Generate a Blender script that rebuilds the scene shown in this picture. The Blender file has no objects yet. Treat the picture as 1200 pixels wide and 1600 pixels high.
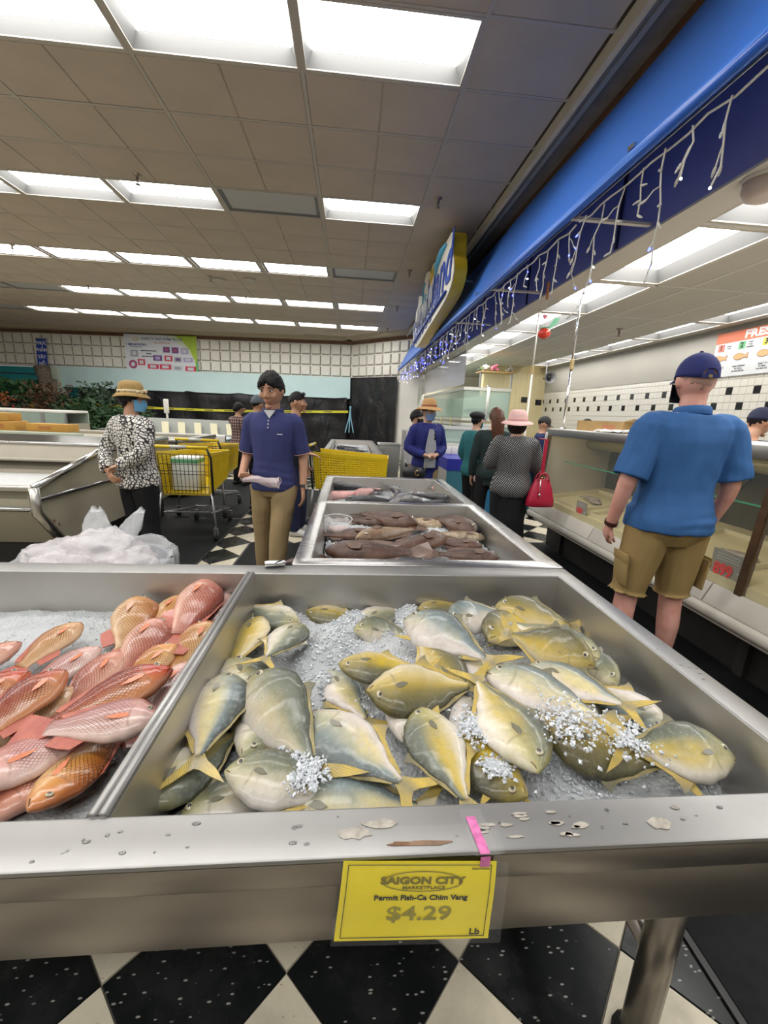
import bpy, bmesh, math, random
import numpy as np
from mathutils import Vector, Matrix, noise as mnoise

SC = bpy.context.scene
COL = SC.collection
rnd = random.Random(7)
PI = math.pi

# ---------------------------------------------------------------- camera, world, exposure
cam_d = bpy.data.cameras.new('camera')
cam = bpy.data.objects.new('camera', cam_d)
COL.objects.link(cam)
cam_d.sensor_fit = 'VERTICAL'
cam_d.sensor_height = 24.0
cam_d.lens = 24.0 * 650.15 / 1600.0
cam_d.clip_start = 0.02
cam_d.clip_end = 200
EYE = Vector((0, 0, 1.42))
# rows: image-right, image-down, forward, in world axes
RW = ((0.99614217, -0.07722555, 0.04167724), (0.02280345, -0.23081982, -0.97272926), (0.08473948, 0.96992702, -0.22816835))
# world = R^T * cam ; columns of the world matrix are right, up, back
_r = Vector((RW[0][0], RW[0][1], RW[0][2])).normalized()
_f = Vector((RW[2][0], RW[2][1], RW[2][2])).normalized()
# RW above maps world X,Y,Z to the camera frame
RM = Matrix(RW)
right = Vector(RM[0]); down = Vector(RM[1]); fwd = Vector(RM[2])
cm = Matrix.Identity(4)
for i in range(3):
    cm[i][0] = right[i]; cm[i][1] = -down[i]; cm[i][2] = -fwd[i]; cm[i][3] = EYE[i]
cam.matrix_world = cm
SC.camera = cam

world = bpy.data.worlds.new('world')
SC.world = world
world.use_nodes = True
_bg = world.node_tree.nodes['Background']
_bg.inputs[0].default_value = (1.0, 0.97, 0.92, 1)
_bg.inputs[1].default_value = 0.32

SC.view_settings.view_transform = 'Standard'
SC.view_settings.look = 'None'
SC.view_settings.gamma = 1.0
SC.view_settings.use_curve_mapping = False
SC.view_settings.exposure = -0.05
LAMP = 13.0          # radiance of the fluorescent troffers
SC.cycles.max_bounces = 5
SC.cycles.diffuse_bounces = 3
SC.cycles.glossy_bounces = 3
SC.cycles.transmission_bounces = 4
SC.cycles.transparent_max_bounces = 8
SC.cycles.caustics_reflective = False
SC.cycles.caustics_refractive = False
SC.cycles.sample_clamp_indirect = 4.0
SC.cycles.use_denoising = True
SC.cycles.use_adaptive_sampling = True
SC.cycles.adaptive_threshold = .04

def px(x, y, z):
    """point at height z that the photograph shows at pixel x, y (1200 x 1600)"""
    d = right * ((x - 600) / 650.15) + down * ((y - 800) / 650.15) + fwd
    return EYE + d * ((z - EYE.z) / d.z)

# ---------------------------------------------------------------- helpers
def thing(name, label, cat, loc=(0, 0, 0), rz=0.0, group=None):
    o = bpy.data.objects.new(name, None)
    o.empty_display_size = 0.05
    COL.objects.link(o)
    o.location = loc
    o.rotation_euler = (0, 0, rz)
    return tag(o, label, cat, group)

def tag(o, label, cat, group=None):
    o['label'] = label
    o['category'] = cat
    if group:
        o['group'] = group
    return o

def structure(o):
    o['kind'] = 'structure'
    return o

def stuff(o):
    o['kind'] = 'stuff'
    return o

def kids(o):
    return [c for c in bpy.data.objects if c.parent == o]

def copy_tree(o, parent=None, children=None):
    c = o.copy()
    COL.objects.link(c)
    c.parent = parent
    for ch in (children or CH).get(o.name, []):
        copy_tree(ch, c, children)
    return c

CH = {}
def _reg(o, parent):
    if parent is not None:
        o.parent = parent
        CH.setdefault(parent.name, []).append(o)

def link(name, me, parent=None, mats=(), smooth=False, loc=None, rot=None):
    o = bpy.data.objects.new(name, me)
    COL.objects.link(o)
    if mats and not me.materials:
        for m in (mats if isinstance(mats, (list, tuple)) else [mats]):
            me.materials.append(m)
    if smooth:
        me.shade_smooth()
    if loc is not None:
        o.location = loc
    if rot is not None:
        o.rotation_euler = rot
    _reg(o, parent)
    return o

def frames(path, up=None):
    """parallel-transport frames along a path"""
    P = [Vector(p) for p in path]
    n = len(P)
    out = []
    prev = None
    for i in range(n):
        t = (P[min(i + 1, n - 1)] - P[max(i - 1, 0)])
        if t.length < 1e-9:
            t = Vector((0, 0, 1))
        t.normalize()
        if prev is None:
            u = Vector(up) if up is not None else (Vector((0, 0, 1)) if abs(t.z) < .9 else Vector((1, 0, 0)))
        else:
            u = prev
        a = u - t * u.dot(t)
        if a.length < 1e-6:
            a = t.orthogonal()
        a.normalize()
        prev = a
        out.append((P[i], a, t.cross(a)))
    return out

class MB:
    """collects vertices and faces; build() links them as one mesh object"""
    def __init__(s):
        s.v = []; s.f = []; s.m = []; s.uv = {}
    def add(s, verts, faces, m=0):
        b = len(s.v)
        s.v.extend([tuple(q) for q in verts])
        for f in faces:
            s.f.append(tuple(b + i for i in f)); s.m.append(m)
        return b
    def box(s, lo, hi, m=0):
        x0, y0, z0 = lo; x1, y1, z1 = hi
        return s.add([(x0, y0, z0), (x1, y0, z0), (x1, y1, z0), (x0, y1, z0), (x0, y0, z1), (x1, y0, z1), (x1, y1, z1), (x0, y1, z1)],
              [(0, 3, 2, 1), (4, 5, 6, 7), (0, 1, 5, 4), (1, 2, 6, 5), (2, 3, 7, 6), (3, 0, 4, 7)], m)
    def cbox(s, c, d, m=0, rot=None):
        """bevel-less box with centre c, size d, optional rotation matrix"""
        vs = []
        for x, y, z in ((-1, -1, -1), (1, -1, -1), (1, 1, -1), (-1, 1, -1), (-1, -1, 1), (1, -1, 1), (1, 1, 1), (-1, 1, 1)):
            q = Vector((x * d[0] / 2, y * d[1] / 2, z * d[2] / 2))
            if rot is not None:
                q = rot @ q
            vs.append(q + Vector(c))
        return s.add(vs, [(0, 3, 2, 1), (4, 5, 6, 7), (0, 1, 5, 4), (1, 2, 6, 5), (2, 3, 7, 6), (3, 0, 4, 7)], m)
    def prism(s, poly, a, b, axis='x', m=0):
        """polygon in the plane across axis, extruded from a to b"""
        def P(u, w, t):
            return {'x': (t, u, w), 'y': (u, t, w), 'z': (u, w, t)}[axis]
        n = len(poly)
        vs = [P(u, w, a) for u, w in poly] + [P(u, w, b) for u, w in poly]
        fs = [tuple(range(n))[::-1], tuple(range(n, 2 * n))]
        fs += [(i, (i + 1) % n, n + (i + 1) % n, n + i) for i in range(n)]
        return s.add(vs, fs, m)
    def tube(s, path, r, seg=8, m=0, caps=True, up=None, closed=False):
        fr = frames(path, up)
        n = len(fr)
        vs = []
        for i, (p, a, b) in enumerate(fr):
            rr = r[i] if isinstance(r, (list, tuple)) else r
            ra, rb = rr if isinstance(rr, (list, tuple)) else (rr, rr)
            for k in range(seg):
                t = 2 * PI * k / seg
                vs.append(p + a * (ra * math.cos(t)) + b * (rb * math.sin(t)))
        fs = []
        for i in range(n - 1 if not closed else n):
            j = (i + 1) % n
            for k in range(seg):
                l = (k + 1) % seg
                fs.append((i * seg + k, i * seg + l, j * seg + l, j * seg + k))
        if caps and not closed:
            fs.append(tuple(range(seg))[::-1])
            fs.append(tuple(range((n - 1) * seg, n * seg)))
        return s.add(vs, fs, m)
    def loft(s, rings, m=0, caps=True, closed=True):
        """rings: lists of the same number of points"""
        n = len(rings); k = len(rings[0])
        vs = [q for r in rings for q in r]
        fs = []
        for i in range(n - 1):
            for a in range(k if closed else k - 1):
                b = (a + 1) % k
                fs.append((i * k + a, i * k + b, (i + 1) * k + b, (i + 1) * k + a))
        if caps:
            fs.append(tuple(range(k))[::-1]); fs.append(tuple(range((n - 1) * k, n * k)))
        return s.add(vs, fs, m)
    def ellipsoid(s, c, r, seg=16, rings=10, m=0, rot=None):
        vs = []; c = Vector(c)
        for i in range(1, rings):
            th = PI * i / rings
            for k in range(seg):
                ph = 2 * PI * k / seg
                q = Vector((r[0] * math.sin(th) * math.cos(ph), r[1] * math.sin(th) * math.sin(ph), r[2] * math.cos(th)))
                vs.append((rot @ q if rot is not None else q) + c)
        top = Vector((0, 0, r[2])); bot = Vector((0, 0, -r[2]))
        vs.append((rot @ top if rot is not None else top) + c); vs.append((rot @ bot if rot is not None else bot) + c)
        T = (rings - 1) * seg; B = T + 1
        fs = []
        for i in range(rings - 2):
            for k in range(seg):
                l = (k + 1) % seg
                fs.append((i * seg + k, (i + 1) * seg + k, (i + 1) * seg + l, i * seg + l))
        for k in range(seg):
            l = (k + 1) % seg
            fs.append((T, k, l)); fs.append((B, (rings - 2) * seg + l, (rings - 2) * seg + k))
        return s.add(vs, fs, m)
    def lathe(s, prof, c=(0, 0, 0), seg=24, m=0, sx=1.0, sy=1.0, rot=None):
        """prof: (radius, z) list, turned round the z axis"""
        vs = []
        for r, z in prof:
            for k in range(seg):
                t = 2 * PI * k / seg
                q = Vector((r * sx * math.cos(t), r * sy * math.sin(t), z))
                vs.append((rot @ q if rot is not None else q) + Vector(c))
        fs = []
        n = len(prof)
        for i in range(n - 1):
            for k in range(seg):
                l = (k + 1) % seg
                fs.append((i * seg + k, i * seg + l, (i + 1) * seg + l, (i + 1) * seg + k))
        if prof[0][0] > 1e-5: fs.append(tuple(range(seg))[::-1])
        if prof[-1][0] > 1e-5: fs.append(tuple(range((n - 1) * seg, n * seg)))
        return s.add(vs, fs, m)
    def grid(s, pts, m=0):
        """pts[i][j] points"""
        a = len(pts); b = len(pts[0])
        return s.add([q for r in pts for q in r], [(i * b + j, i * b + j + 1, (i + 1) * b + j + 1, (i + 1) * b + j) for i in range(a - 1) for j in range(b - 1)], m)
    def mesh(s, name, mats=(), off=None):
        me = bpy.data.meshes.new(name)
        v = s.v
        if off is not None:
            v = [(q[0] - off[0], q[1] - off[1], q[2] - off[2]) for q in v]
        me.from_pydata(v, [], s.f)
        for m in (mats if isinstance(mats, (list, tuple)) else [mats]):
            me.materials.append(m)
        if any(s.m):
            me.polygons.foreach_set('material_index', s.m)
        me.update()
        return me
    def build(s, name, mats, parent=None, smooth=False, off=None, bevel=0, loc=None, rot=None, auto=None, segs=2):
        if off is None and parent is not None and parent.parent is None and parent.type == 'EMPTY' and getattr(s, 'world', False):
            off = parent.location
        me = s.mesh(name, mats, off)
        if bevel:
            bm = bmesh.new(); bm.from_mesh(me)
            bmesh.ops.remove_doubles(bm, verts=bm.verts, dist=1e-5)
            es = [e for e in bm.edges if len(e.link_faces) == 2 and e.calc_face_angle(0) > .5]
            bmesh.ops.bevel(bm, geom=es, offset=bevel, segments=segs, affect='EDGES', profile=.5, clamp_overlap=True)
            bm.to_mesh(me); bm.free()
            smooth = True; auto = .6 if auto is None else auto
        o = link(name, me, parent, (), smooth, loc, rot)
        if auto is not None:
            try:
                me.set_sharp_from_angle(angle=auto)
            except Exception:
                pass
        return o

def W():
    m = MB(); m.world = True
    return m

def remesh(mb, voxel, smooth_it=3, factor=.5, clean=True):
    """union of overlapping closed shapes as one continuous surface"""
    me = mb.mesh('tmp', [])
    o = bpy.data.objects.new('tmp', me)
    COL.objects.link(o)
    r = o.modifiers.new('r', 'REMESH'); r.mode = 'VOXEL'; r.voxel_size = voxel; r.use_smooth_shade = True
    if smooth_it:
        q = o.modifiers.new('s', 'SMOOTH'); q.factor = factor; q.iterations = smooth_it
    dg = bpy.context.evaluated_depsgraph_get()
    out = bpy.data.meshes.new_from_object(o.evaluated_get(dg))
    bpy.data.objects.remove(o); bpy.data.meshes.remove(me)
    return out

def text_mesh(body, size, depth=.0, bold=0.0, align='CENTER', shear=0.0, spacing=1.0):
    c = bpy.data.curves.new('t', 'FONT')
    c.body = body; c.size = size; c.extrude = depth; c.offset = bold; c.shear = shear
    c.space_character = spacing
    c.align_x = align; c.align_y = 'CENTER'
    c.resolution_u = 3
    o = bpy.data.objects.new('t', c); COL.objects.link(o)
    dg = bpy.context.evaluated_depsgraph_get()
    me = bpy.data.meshes.new_from_object(o.evaluated_get(dg))
    bpy.data.objects.remove(o); bpy.data.curves.remove(c)
    return me

def text(body, size, mat, parent, origin, xdir, ydir, depth=.0006, bold=0.0, align='CENTER', name='lettering', off=None, sx=1.0, shear=0.0, spacing=1.0):
    """flat lettering laid on a surface: origin, reading direction, up direction (in the parent's frame when off given)"""
    me = text_mesh(body, size, depth, bold, align, shear, spacing)
    x = Vector(xdir).normalized(); y = Vector(ydir).normalized(); n = x.cross(y)
    M4 = Matrix(((x.x * sx, y.x, n.x, origin[0]), (x.y * sx, y.y, n.y, origin[1]), (x.z * sx, y.z, n.z, origin[2]), (0, 0, 0, 1)))
    if off is None and parent is not None and parent.type == 'EMPTY':
        off = parent.location
    if off is not None:
        M4 = Matrix.Translation(-Vector(off)) @ M4
    me.transform(M4)
    me.materials.clear(); me.materials.append(mat)
    return link(name, me, parent)

# ---------------------------------------------------------------- materials
class N:
    def __init__(s, name):
        s.mat = bpy.data.materials.new(name); s.mat.use_nodes = True
        s.t = s.mat.node_tree; s.b = s.t.nodes['Principled BSDF']
    def n(s, typ, **kw):
        o = s.t.nodes.new(typ)
        for k, v in kw.items():
            if k.startswith('i_'):
                key = k[2:]
                key = int(key) if key.isdigit() else key.replace('_', ' ')
                o.inputs[key].default_value = v
            else:
                setattr(o, k, v)
        return o
    def l(s, a, b):
        s.t.links.new(a, b)
    def coord(s, kind='Object', scale=(1, 1, 1), rot=(0, 0, 0)):
        c = s.n('ShaderNodeTexCoord'); m = s.n('ShaderNodeMapping')
        m.inputs['Scale'].default_value = scale; m.inputs['Rotation'].default_value = rot
        s.l(c.outputs[kind], m.inputs[0])
        return m.outputs[0]
    def noise(s, vec, scale=5, detail=4, rough=.55, dist=0):
        o = s.n('ShaderNodeTexNoise'); o.inputs['Scale'].default_value = scale; o.inputs['Detail'].default_value = detail
        o.inputs['Roughness'].default_value = rough; o.inputs['Distortion'].default_value = dist
        s.l(vec, o.inputs['Vector']); return o.outputs['Fac']
    def ramp(s, fac, stops, interp='LINEAR'):
        o = s.n('ShaderNodeValToRGB'); o.color_ramp.interpolation = interp
        e = o.color_ramp.elements
        while len(e) < len(stops): e.new(.5)
        for i, (p, c) in enumerate(stops):
            e[i].position = p; e[i].color = (*c, 1) if len(c) == 3 else c
        s.l(fac, o.inputs[0]); return o.outputs[0]
    def mix(s, fac, a, b, blend='MIX'):
        o = s.n('ShaderNodeMix', data_type='RGBA', blend_type=blend)
        for sock, v in ((o.inputs[0], fac), (o.inputs[6], a), (o.inputs[7], b)):
            if isinstance(v, (int, float)): sock.default_value = v
            elif isinstance(v, tuple): sock.default_value = (*v, 1) if len(v) == 3 else v
            else: s.l(v, sock)
        return o.outputs[2]
    def math(s, op, a, b=0.0, c=0.0, clamp=False):
        o = s.n('ShaderNodeMath', operation=op, use_clamp=clamp)
        for sock, v in zip(o.inputs, (a, b, c)):
            if isinstance(v, (int, float)): sock.default_value = v
            else: s.l(v, sock)
        return o.outputs[0]
    def bump(s, h, strength=.3, dist=.01):
        o = s.n('ShaderNodeBump'); o.inputs['Strength'].default_value = strength; o.inputs['Distance'].default_value = dist
        s.l(h, o.inputs['Height']); s.l(o.outputs[0], s.b.inputs['Normal']); return o
    def color(s, c):
        if isinstance(c, tuple): s.b.inputs['Base Color'].default_value = (*c, 1)
        else: s.l(c, s.b.inputs['Base Color'])
    def set(s, **kw):
        for k, v in kw.items():
            key = {'rough': 'Roughness', 'metal': 'Metallic', 'coat': 'Coat Weight', 'coat_rough': 'Coat Roughness', 'trans': 'Transmission Weight', 'ior': 'IOR', 'alpha': 'Alpha', 'sss': 'Subsurface Weight', 'spec': 'Specular IOR Level', 'sheen': 'Sheen Weight', 'estr': 'Emission Strength'}[k]
            if isinstance(v, (int, float)): s.b.inputs[key].default_value = v
            else: s.l(v, s.b.inputs[key])
        return s

MATS = {}
def mat(name, col, rough=.5, metal=0, var=.0, vscale=8, bump=0, bscale=40, bdist=.004, coat=0, trans=0, alpha=1, emit=None, estr=0, sss=0, spec=.5, var2=None, sheen=0):
    if name in MATS: return MATS[name]
    k = N(name)
    vec = k.coord() if (var or bump) else None
    if var:
        f = k.noise(vec, vscale, 5)
        c2 = var2 if var2 else tuple(max(0, c * (1 - var)) for c in col)
        k.color(k.mix(k.ramp(f, [(.35, (0, 0, 0)), (.68, (1, 1, 1))]), col, c2))
    else:
        k.color(col)
    k.set(rough=rough, metal=metal, coat=coat, trans=trans, alpha=alpha, spec=spec, sheen=sheen)
    if sss:
        k.set(sss=sss); k.b.inputs['Subsurface Radius'].default_value = (.02, .01, .008)
    if bump:
        k.bump(k.noise(vec, bscale, 4), bump, bdist)
    if emit:
        k.b.inputs['Emission Color'].default_value = (*emit, 1); k.b.inputs['Emission Strength'].default_value = estr
    MATS[name] = k.mat
    return k.mat

def steel_mat(name, col=(.56, .55, .53), rough=.3, axis=(2, 60, 60), wet=0):
    k = N(name)
    v = k.coord('Object', axis)
    f = k.noise(v, 3, 3)
    v2 = k.coord()
    g = k.noise(v2, 5, 6, .65)
    spots = k.ramp(k.noise(v2, 26, 3), [(.56, (0, 0, 0)), (.66, (1, 1, 1))])
    rr = k.math('MULTIPLY_ADD', f, .07, rough - .035)
    rr = k.math('ADD', rr, k.math('MULTIPLY', k.math('SUBTRACT', g, .5), .10))
    k.set(rough=k.math('MAXIMUM', rr, .1), metal=1)
    c = k.mix(k.ramp(g, [(.3, (0, 0, 0)), (.75, (1, 1, 1))]), col, tuple(x * .90 for x in col))
    k.color(c)
    MATS[name] = k.mat
    return k.mat
# ---------------------------------------------------------------- common materials
steel = steel_mat('brushed_steel', (.35, .345, .335), .42)
steel_dark = steel_mat('worn_steel', (.33, .30, .275), .36)
chrome = mat('chrome', (.7, .7, .7), .15, 1)
white_paint = mat('white_paint', (.80, .77, .70), .5, var=.06, vscale=3)
black_plastic = mat('black_plastic', (.015, .015, .017), .45)
black_rubber = mat('black_rubber', (.010, .011, .012), .7, spec=.2, var=.4, vscale=30, bump=.2, bscale=120)
grey_metal = mat('grey_metal', (.35, .35, .35), .4, .8)
brown_trim = mat('brown_trim', (.16, .075, .035), .45, var=.4, vscale=6)
joint_mat = mat('joint_grey', (.20, .18, .15), .8)

# ---------------------------------------------------------------- floor
TP = .4567; FX = -.590; FY = .7925
m = W(); m.box((-16, -6, -.12), (8, 20, -.006))
floor = structure(m.build('floor', joint_mat))

def speck(name, col, sp, amount, rough):
    k = N(name)
    v = k.coord('Object')
    sc = k.n('ShaderNodeTexCoord')
    oi = k.n('ShaderNodeObjectInfo')
    add = k.n('ShaderNodeVectorMath', operation='ADD')
    k.l(v, add.inputs[0]); k.l(oi.outputs['Location'], add.inputs[1])
    w = k.n('ShaderNodeTexVoronoi', feature='F1'); w.inputs['Scale'].default_value = 34; w.inputs['Randomness'].default_value = 1
    map2 = k.n('ShaderNodeMapping'); map2.inputs['Scale'].default_value = (1, 2.4, 1)
    k.l(add.outputs[0], map2.inputs[0]); k.l(map2.outputs[0], w.inputs['Vector'])
    chips = k.ramp(w.outputs['Distance'], [(amount, (1, 1, 1)), (amount + .05, (0, 0, 0))])
    keep = k.ramp(w.outputs['Color'], [(.45, (0, 0, 0)), (.5, (1, 1, 1))])
    f = k.math('MULTIPLY', chips, keep)
    dirt = k.ramp(k.noise(add.outputs[0], 4, 6, .65), [(.45, (0, 0, 0)), (.75, (1, 1, 1))])
    base = k.mix(dirt, col, tuple(c * .55 + .02 for c in col))
    k.color(k.mix(f, base, sp))
    k.set(rough=k.math('MULTIPLY_ADD', dirt, .2, rough), spec=.18)
    return k.mat
tile_black = speck('black_floor_tile', (.008, .010, .010), (.30, .29, .27), .16, .22)
tile_cream = speck('cream_floor_tile', (.66, .60, .46), (.36, .27, .17), .09, .25)

def diamond(h=.003):
    b = MB(); a = TP / 2 - .0016; t = .0025
    b.add([(-a, 0, -.006), (0, -a, -.006), (a, 0, -.006), (0, a, -.006), (-a + t, 0, 0), (0, -a + t, 0), (a - t, 0, 0), (0, a - t, 0)],
          [(4, 5, 6, 7), (0, 1, 5, 4), (1, 2, 6, 5), (2, 3, 7, 6), (3, 0, 4, 7)])
    return b
d_black = diamond().mesh('tile_black', tile_black); d_cream = diamond().mesh('tile_cream', tile_cream)
rest_b = MB(); rest_c = MB()
def near_tile(x, y):
    return (-1.2 < x < 1.5 and .25 < y < 1.5) or (-2.0 < x < .1 and 3.0 < y < 7.6) or (.4 < x < 1.9 and 7 < y < 9.5)
for i in range(-24, 14):
    for j in range(-6, 26):
        for dx, dy, me, rest in ((TP / 2, 0, d_black, rest_b), (0, TP / 2, d_cream, rest_c)):
            x = FX + dx + i * TP; y = FY + dy + j * TP
            if x > 6 or x < -11 or y > 13: continue
            if near_tile(x, y):
                o = link('floor_tile', me, floor); o.location = (x, y, 0)
            else:
                a = TP / 2 - .0016
                rest.add([(x - a, y, 0), (x, y - a, 0), (x + a, y, 0), (x, y + a, 0)], [(0, 1, 2, 3)])
stuff(rest_b.build('black_tile_field', tile_black, floor)); stuff(rest_c.build('cream_tile_field', tile_cream, floor))

# black floor mats
def floor_mat(lab, x0, x1, y0, y1):
    t = thing('floor_mat', lab, 'mat', ((x0 + x1) / 2, (y0 + y1) / 2, 0))
    b = W(); b.box((x0 + .02, y0 + .02, .0005), (x1 - .02, y1 - .02, .012)); b.build('mat_body', black_rubber, t, bevel=.004)
    e = W()
    for q in (((x0, y0, .0005), (x1, y0 + .03, .008)), ((x0, y1 - .03, .0005), (x1, y1, .008)), ((x0, y0 + .03, .0005), (x0 + .03, y1 - .03, .008)), ((x1 - .03, y0 + .03, .0005), (x1, y1 - .03, .008))):
        e.box(*q)
    e.build('mat_border', black_plastic, t)
floor_mat('wide black rubber floor mat under the nearer yellow cart', -3.4, -1.38, 3.3, 5.42)
floor_mat('wide black rubber floor mat under the farther yellow cart', -3.4, -1.40, 5.46, 8.6)
floor_mat('small black mat under the feet of the man in the blue polo', -1.06, -.30, 2.6, 4.42)
floor_mat('black mat beside the steel tub of fish at the back', .55, 1.35, 6.0, 9.0)
floor_mat('dark slatted mat in the aisle before the glass counter', .98, 2.33, -.3, 4.6)
floor_mat('black mat behind the cart with the long yellow basket', -.95, .15, 5.1, 7.6)

# ---------------------------------------------------------------- main ceiling
ZC = 3.88; GX = 1.219; GS = .6096; CX0 = -1.637; CY0 = 3.807
ceil_mat = mat('ceiling_tile', (.56, .47, .37), .9, var=.10, vscale=2.2, bump=.25, bscale=160, bdist=.002)
grid_mat = mat('ceiling_grid', (.50, .45, .38), .6)
m = W(); m.box((-16, -6, ZC + .22), (2.12, 18.5, ZC + .3))
ceiling = structure(m.build('ceiling', joint_mat))
YEND = 15.1
def back_y(x):
    return 15.3 - x * .117 if x < 0 else 15.3 - x
def panel(w, d):
    b = MB()
    e = .006
    for sx in (-1, 1):
        x0, x1 = (-w / 2, -.004) if sx < 0 else (.004, w / 2)
        b.add([(x0, -d / 2, .004), (x1, -d / 2, .004), (x1, d / 2, .004), (x0, d / 2, .004), (x0 + e, -d / 2 + e, -.004), (x1 - e, -d / 2 + e, -.004), (x1 - e, d / 2 - e, -.004), (x0 + e, d / 2 - e, -.004)],
              [(7, 6, 5, 4), (0, 4, 5, 1), (1, 5, 6, 2), (2, 6, 7, 3), (3, 7, 4, 0)])
    b.add([(-w / 2, -d / 2, .005), (w / 2, -d / 2, .005), (w / 2, d / 2, .005), (-w / 2, d / 2, .005)], [(3, 2, 1, 0)])
    return b
PW = GX - .03; PD = GS - .03
pan_me = panel(PW, PD).mesh('panel', ceil_mat)
last_w = 1.63 - (CX0 + 2 * GX) - .03
pl_ = MB(); pl_.box((-last_w / 2, -PD / 2, -.004), (last_w / 2, PD / 2, .005)); pan_last = pl_.mesh('panel_last', ceil_mat)
lit = {-1: range(-9, 2), 3: (-9, -8, -7, -6, -5, -4, -3, -2, -1, 1), 7: range(-9, 1), 11: range(-4, 2), 15: range(-6, 2), -5: range(-9, 2), -9: range(-9, 2), -13: range(-9, 2)}
off_cells = {(0, 3), (1, 7), (-5, 11), (-6, 11), (-7, 15), (-7, 11)}
rest = MB(); n_near = 0
lamps = []
for k in range(-10, 3):
    for r in range(-14, 22):
        xc = CX0 + (k + .5) * GX if k < 2 else CX0 + 2 * GX + last_w / 2 + .015
        yc = CY0 + (r + .5) * GS
        if yc + GS / 2 > back_y(xc) - .1: continue
        if k < 2 and (r % 4 == 3) and (k in lit.get(r, ()) or (k, r) in off_cells):
            lamps.append((xc, yc, k in lit.get(r, ()), k, r)); continue
        u = right.dot(Vector((xc, yc, ZC)) - EYE) / max(.1, fwd.dot(Vector((xc, yc, ZC)) - EYE)) * 650 + 600
        if -1 <= r <= 11 and -150 < u < 1100 and n_near < 290:
            o = link('ceiling_panel', pan_me if k < 2 else pan_last, ceiling)
            o.location = (xc, yc, ZC + rnd.uniform(-.001, .002)); o.rotation_euler = (rnd.gauss(0, .0025), rnd.gauss(0, .0025), 0)
            n_near += 1
        else:
            w = (PW if k < 2 else last_w) / 2
            rest.add([(xc - w, yc - PD / 2, ZC), (xc + w, yc - PD / 2, ZC), (xc + w, yc + PD / 2, ZC), (xc - w, yc + PD / 2, ZC)], [(3, 2, 1, 0)])
stuff(rest.build('ceiling_panel_field', ceil_mat, ceiling))
g = MB()
for k in range(-10, 3):
    x = CX0 + k * GX; g.box((x - .016, -5, ZC - .006), (x + .016, back_y(x), ZC + .03))
for r in range(-14, 23):
    y = CY0 + r * GS; g.box((-13.8, y - .012, ZC - .004), (1.64, y + .012, ZC + .03))
g.build('ceiling_grid', grid_mat, ceiling)

# recessed troffers
pan_white = mat('troffer_white', (.17, .17, .165), .45)
lamp_on = mat('lamp_on', (.9, .9, .9), .5, emit=(1.0, .985, .96), estr=LAMP)
lamp_off = mat('lamp_off', (.50, .49, .47), .35)
def troffer_meshes(w, d, depth, lamp_mat):
    fr = MB(); t = .022
    for lo, hi in (((-w / 2, -d / 2, -.008), (w / 2, -d / 2 + t, .03)), ((-w / 2, d / 2 - t, -.008), (w / 2, d / 2, .03)), ((-w / 2, -d / 2 + t, -.008), (-w / 2 + t, d / 2 - t, .03)), ((w / 2 - t, -d / 2 + t, -.008), (w / 2, d / 2 - t, .03))):
        fr.box(lo, hi)
    a, b = w / 2 - t, d / 2 - t; c, e = a - .045, b - .03
    pn = MB()
    pn.add([(-a, -b, .0), (a, -b, .0), (a, b, .0), (-a, b, .0), (-c, -e, depth), (c, -e, depth), (c, e, depth), (-c, e, depth)],
           [(0, 1, 5, 4), (1, 2, 6, 5), (2, 3, 7, 6), (3, 0, 4, 7)])
    lp = MB()
    z1 = depth - .004
    lp.add([(-c, -e, z1), (c, -e, z1), (c, e, z1), (-c, e, z1)], [(3, 2, 1, 0)])
    return fr.mesh('frame', grid_mat), pn.mesh('pan', pan_white), lp.mesh('lamp', lamp_mat)
def troffer(me3, loc, lab, grp, rz=0):
    t = thing('ceiling_light', lab, 'ceiling light', loc, rz, grp)
    link('light_frame', me3[0], t); link('reflector_pan', me3[1], t); link('lamp_panel', me3[2], t)
    return t
tr_on = troffer_meshes(GX - .02, GS - .02, .095, lamp_on)
tr_flush = troffer_meshes(GX - .02, GS - .02, .012, lamp_on)
tr_off = troffer_meshes(GX - .02, GS - .02, .02, lamp_off)
ROW = {-1: 'in the nearest row overhead', 3: 'in the second row', 7: 'in the third row', 11: 'in the fourth row', 15: 'in the farthest row', -5: 'in the row above the camera', -9: 'behind the camera', -13: 'far behind the camera'}
ORD = ['rightmost', 'second from right', 'third from right', 'fourth from right', 'fifth from right', 'sixth from right', 'seventh from right', 'eighth from right', 'ninth from right', 'tenth from right', 'eleventh from right', 'twelfth from right']
for xc, yc, on, k, r in lamps:
    if on:
        i = sorted([q for q in lit[r]], reverse=True).index(k)
        lab = 'lit fluorescent ceiling light, %s %s' % (ORD[i], ROW[r])
    else:
        lab = {(0, 3): 'unlit grey ceiling light panel between lit ones in the second row', (1, 7): 'unlit ceiling light panel right of the third lit row', (-5, 11): 'unlit ceiling light panel left of the fourth lit row', (-6, 11): 'second unlit ceiling light panel left of the fourth lit row', (-7, 15): 'unlit ceiling light panel left of the farthest lit row', (-7, 11): 'third unlit ceiling light panel left of the fourth lit row'}[(k, r)]
    troffer((tr_flush if r >= 7 else tr_on) if on else tr_off, (xc, yc, ZC), lab, 'fluorescent lights of the main ceiling')

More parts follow.
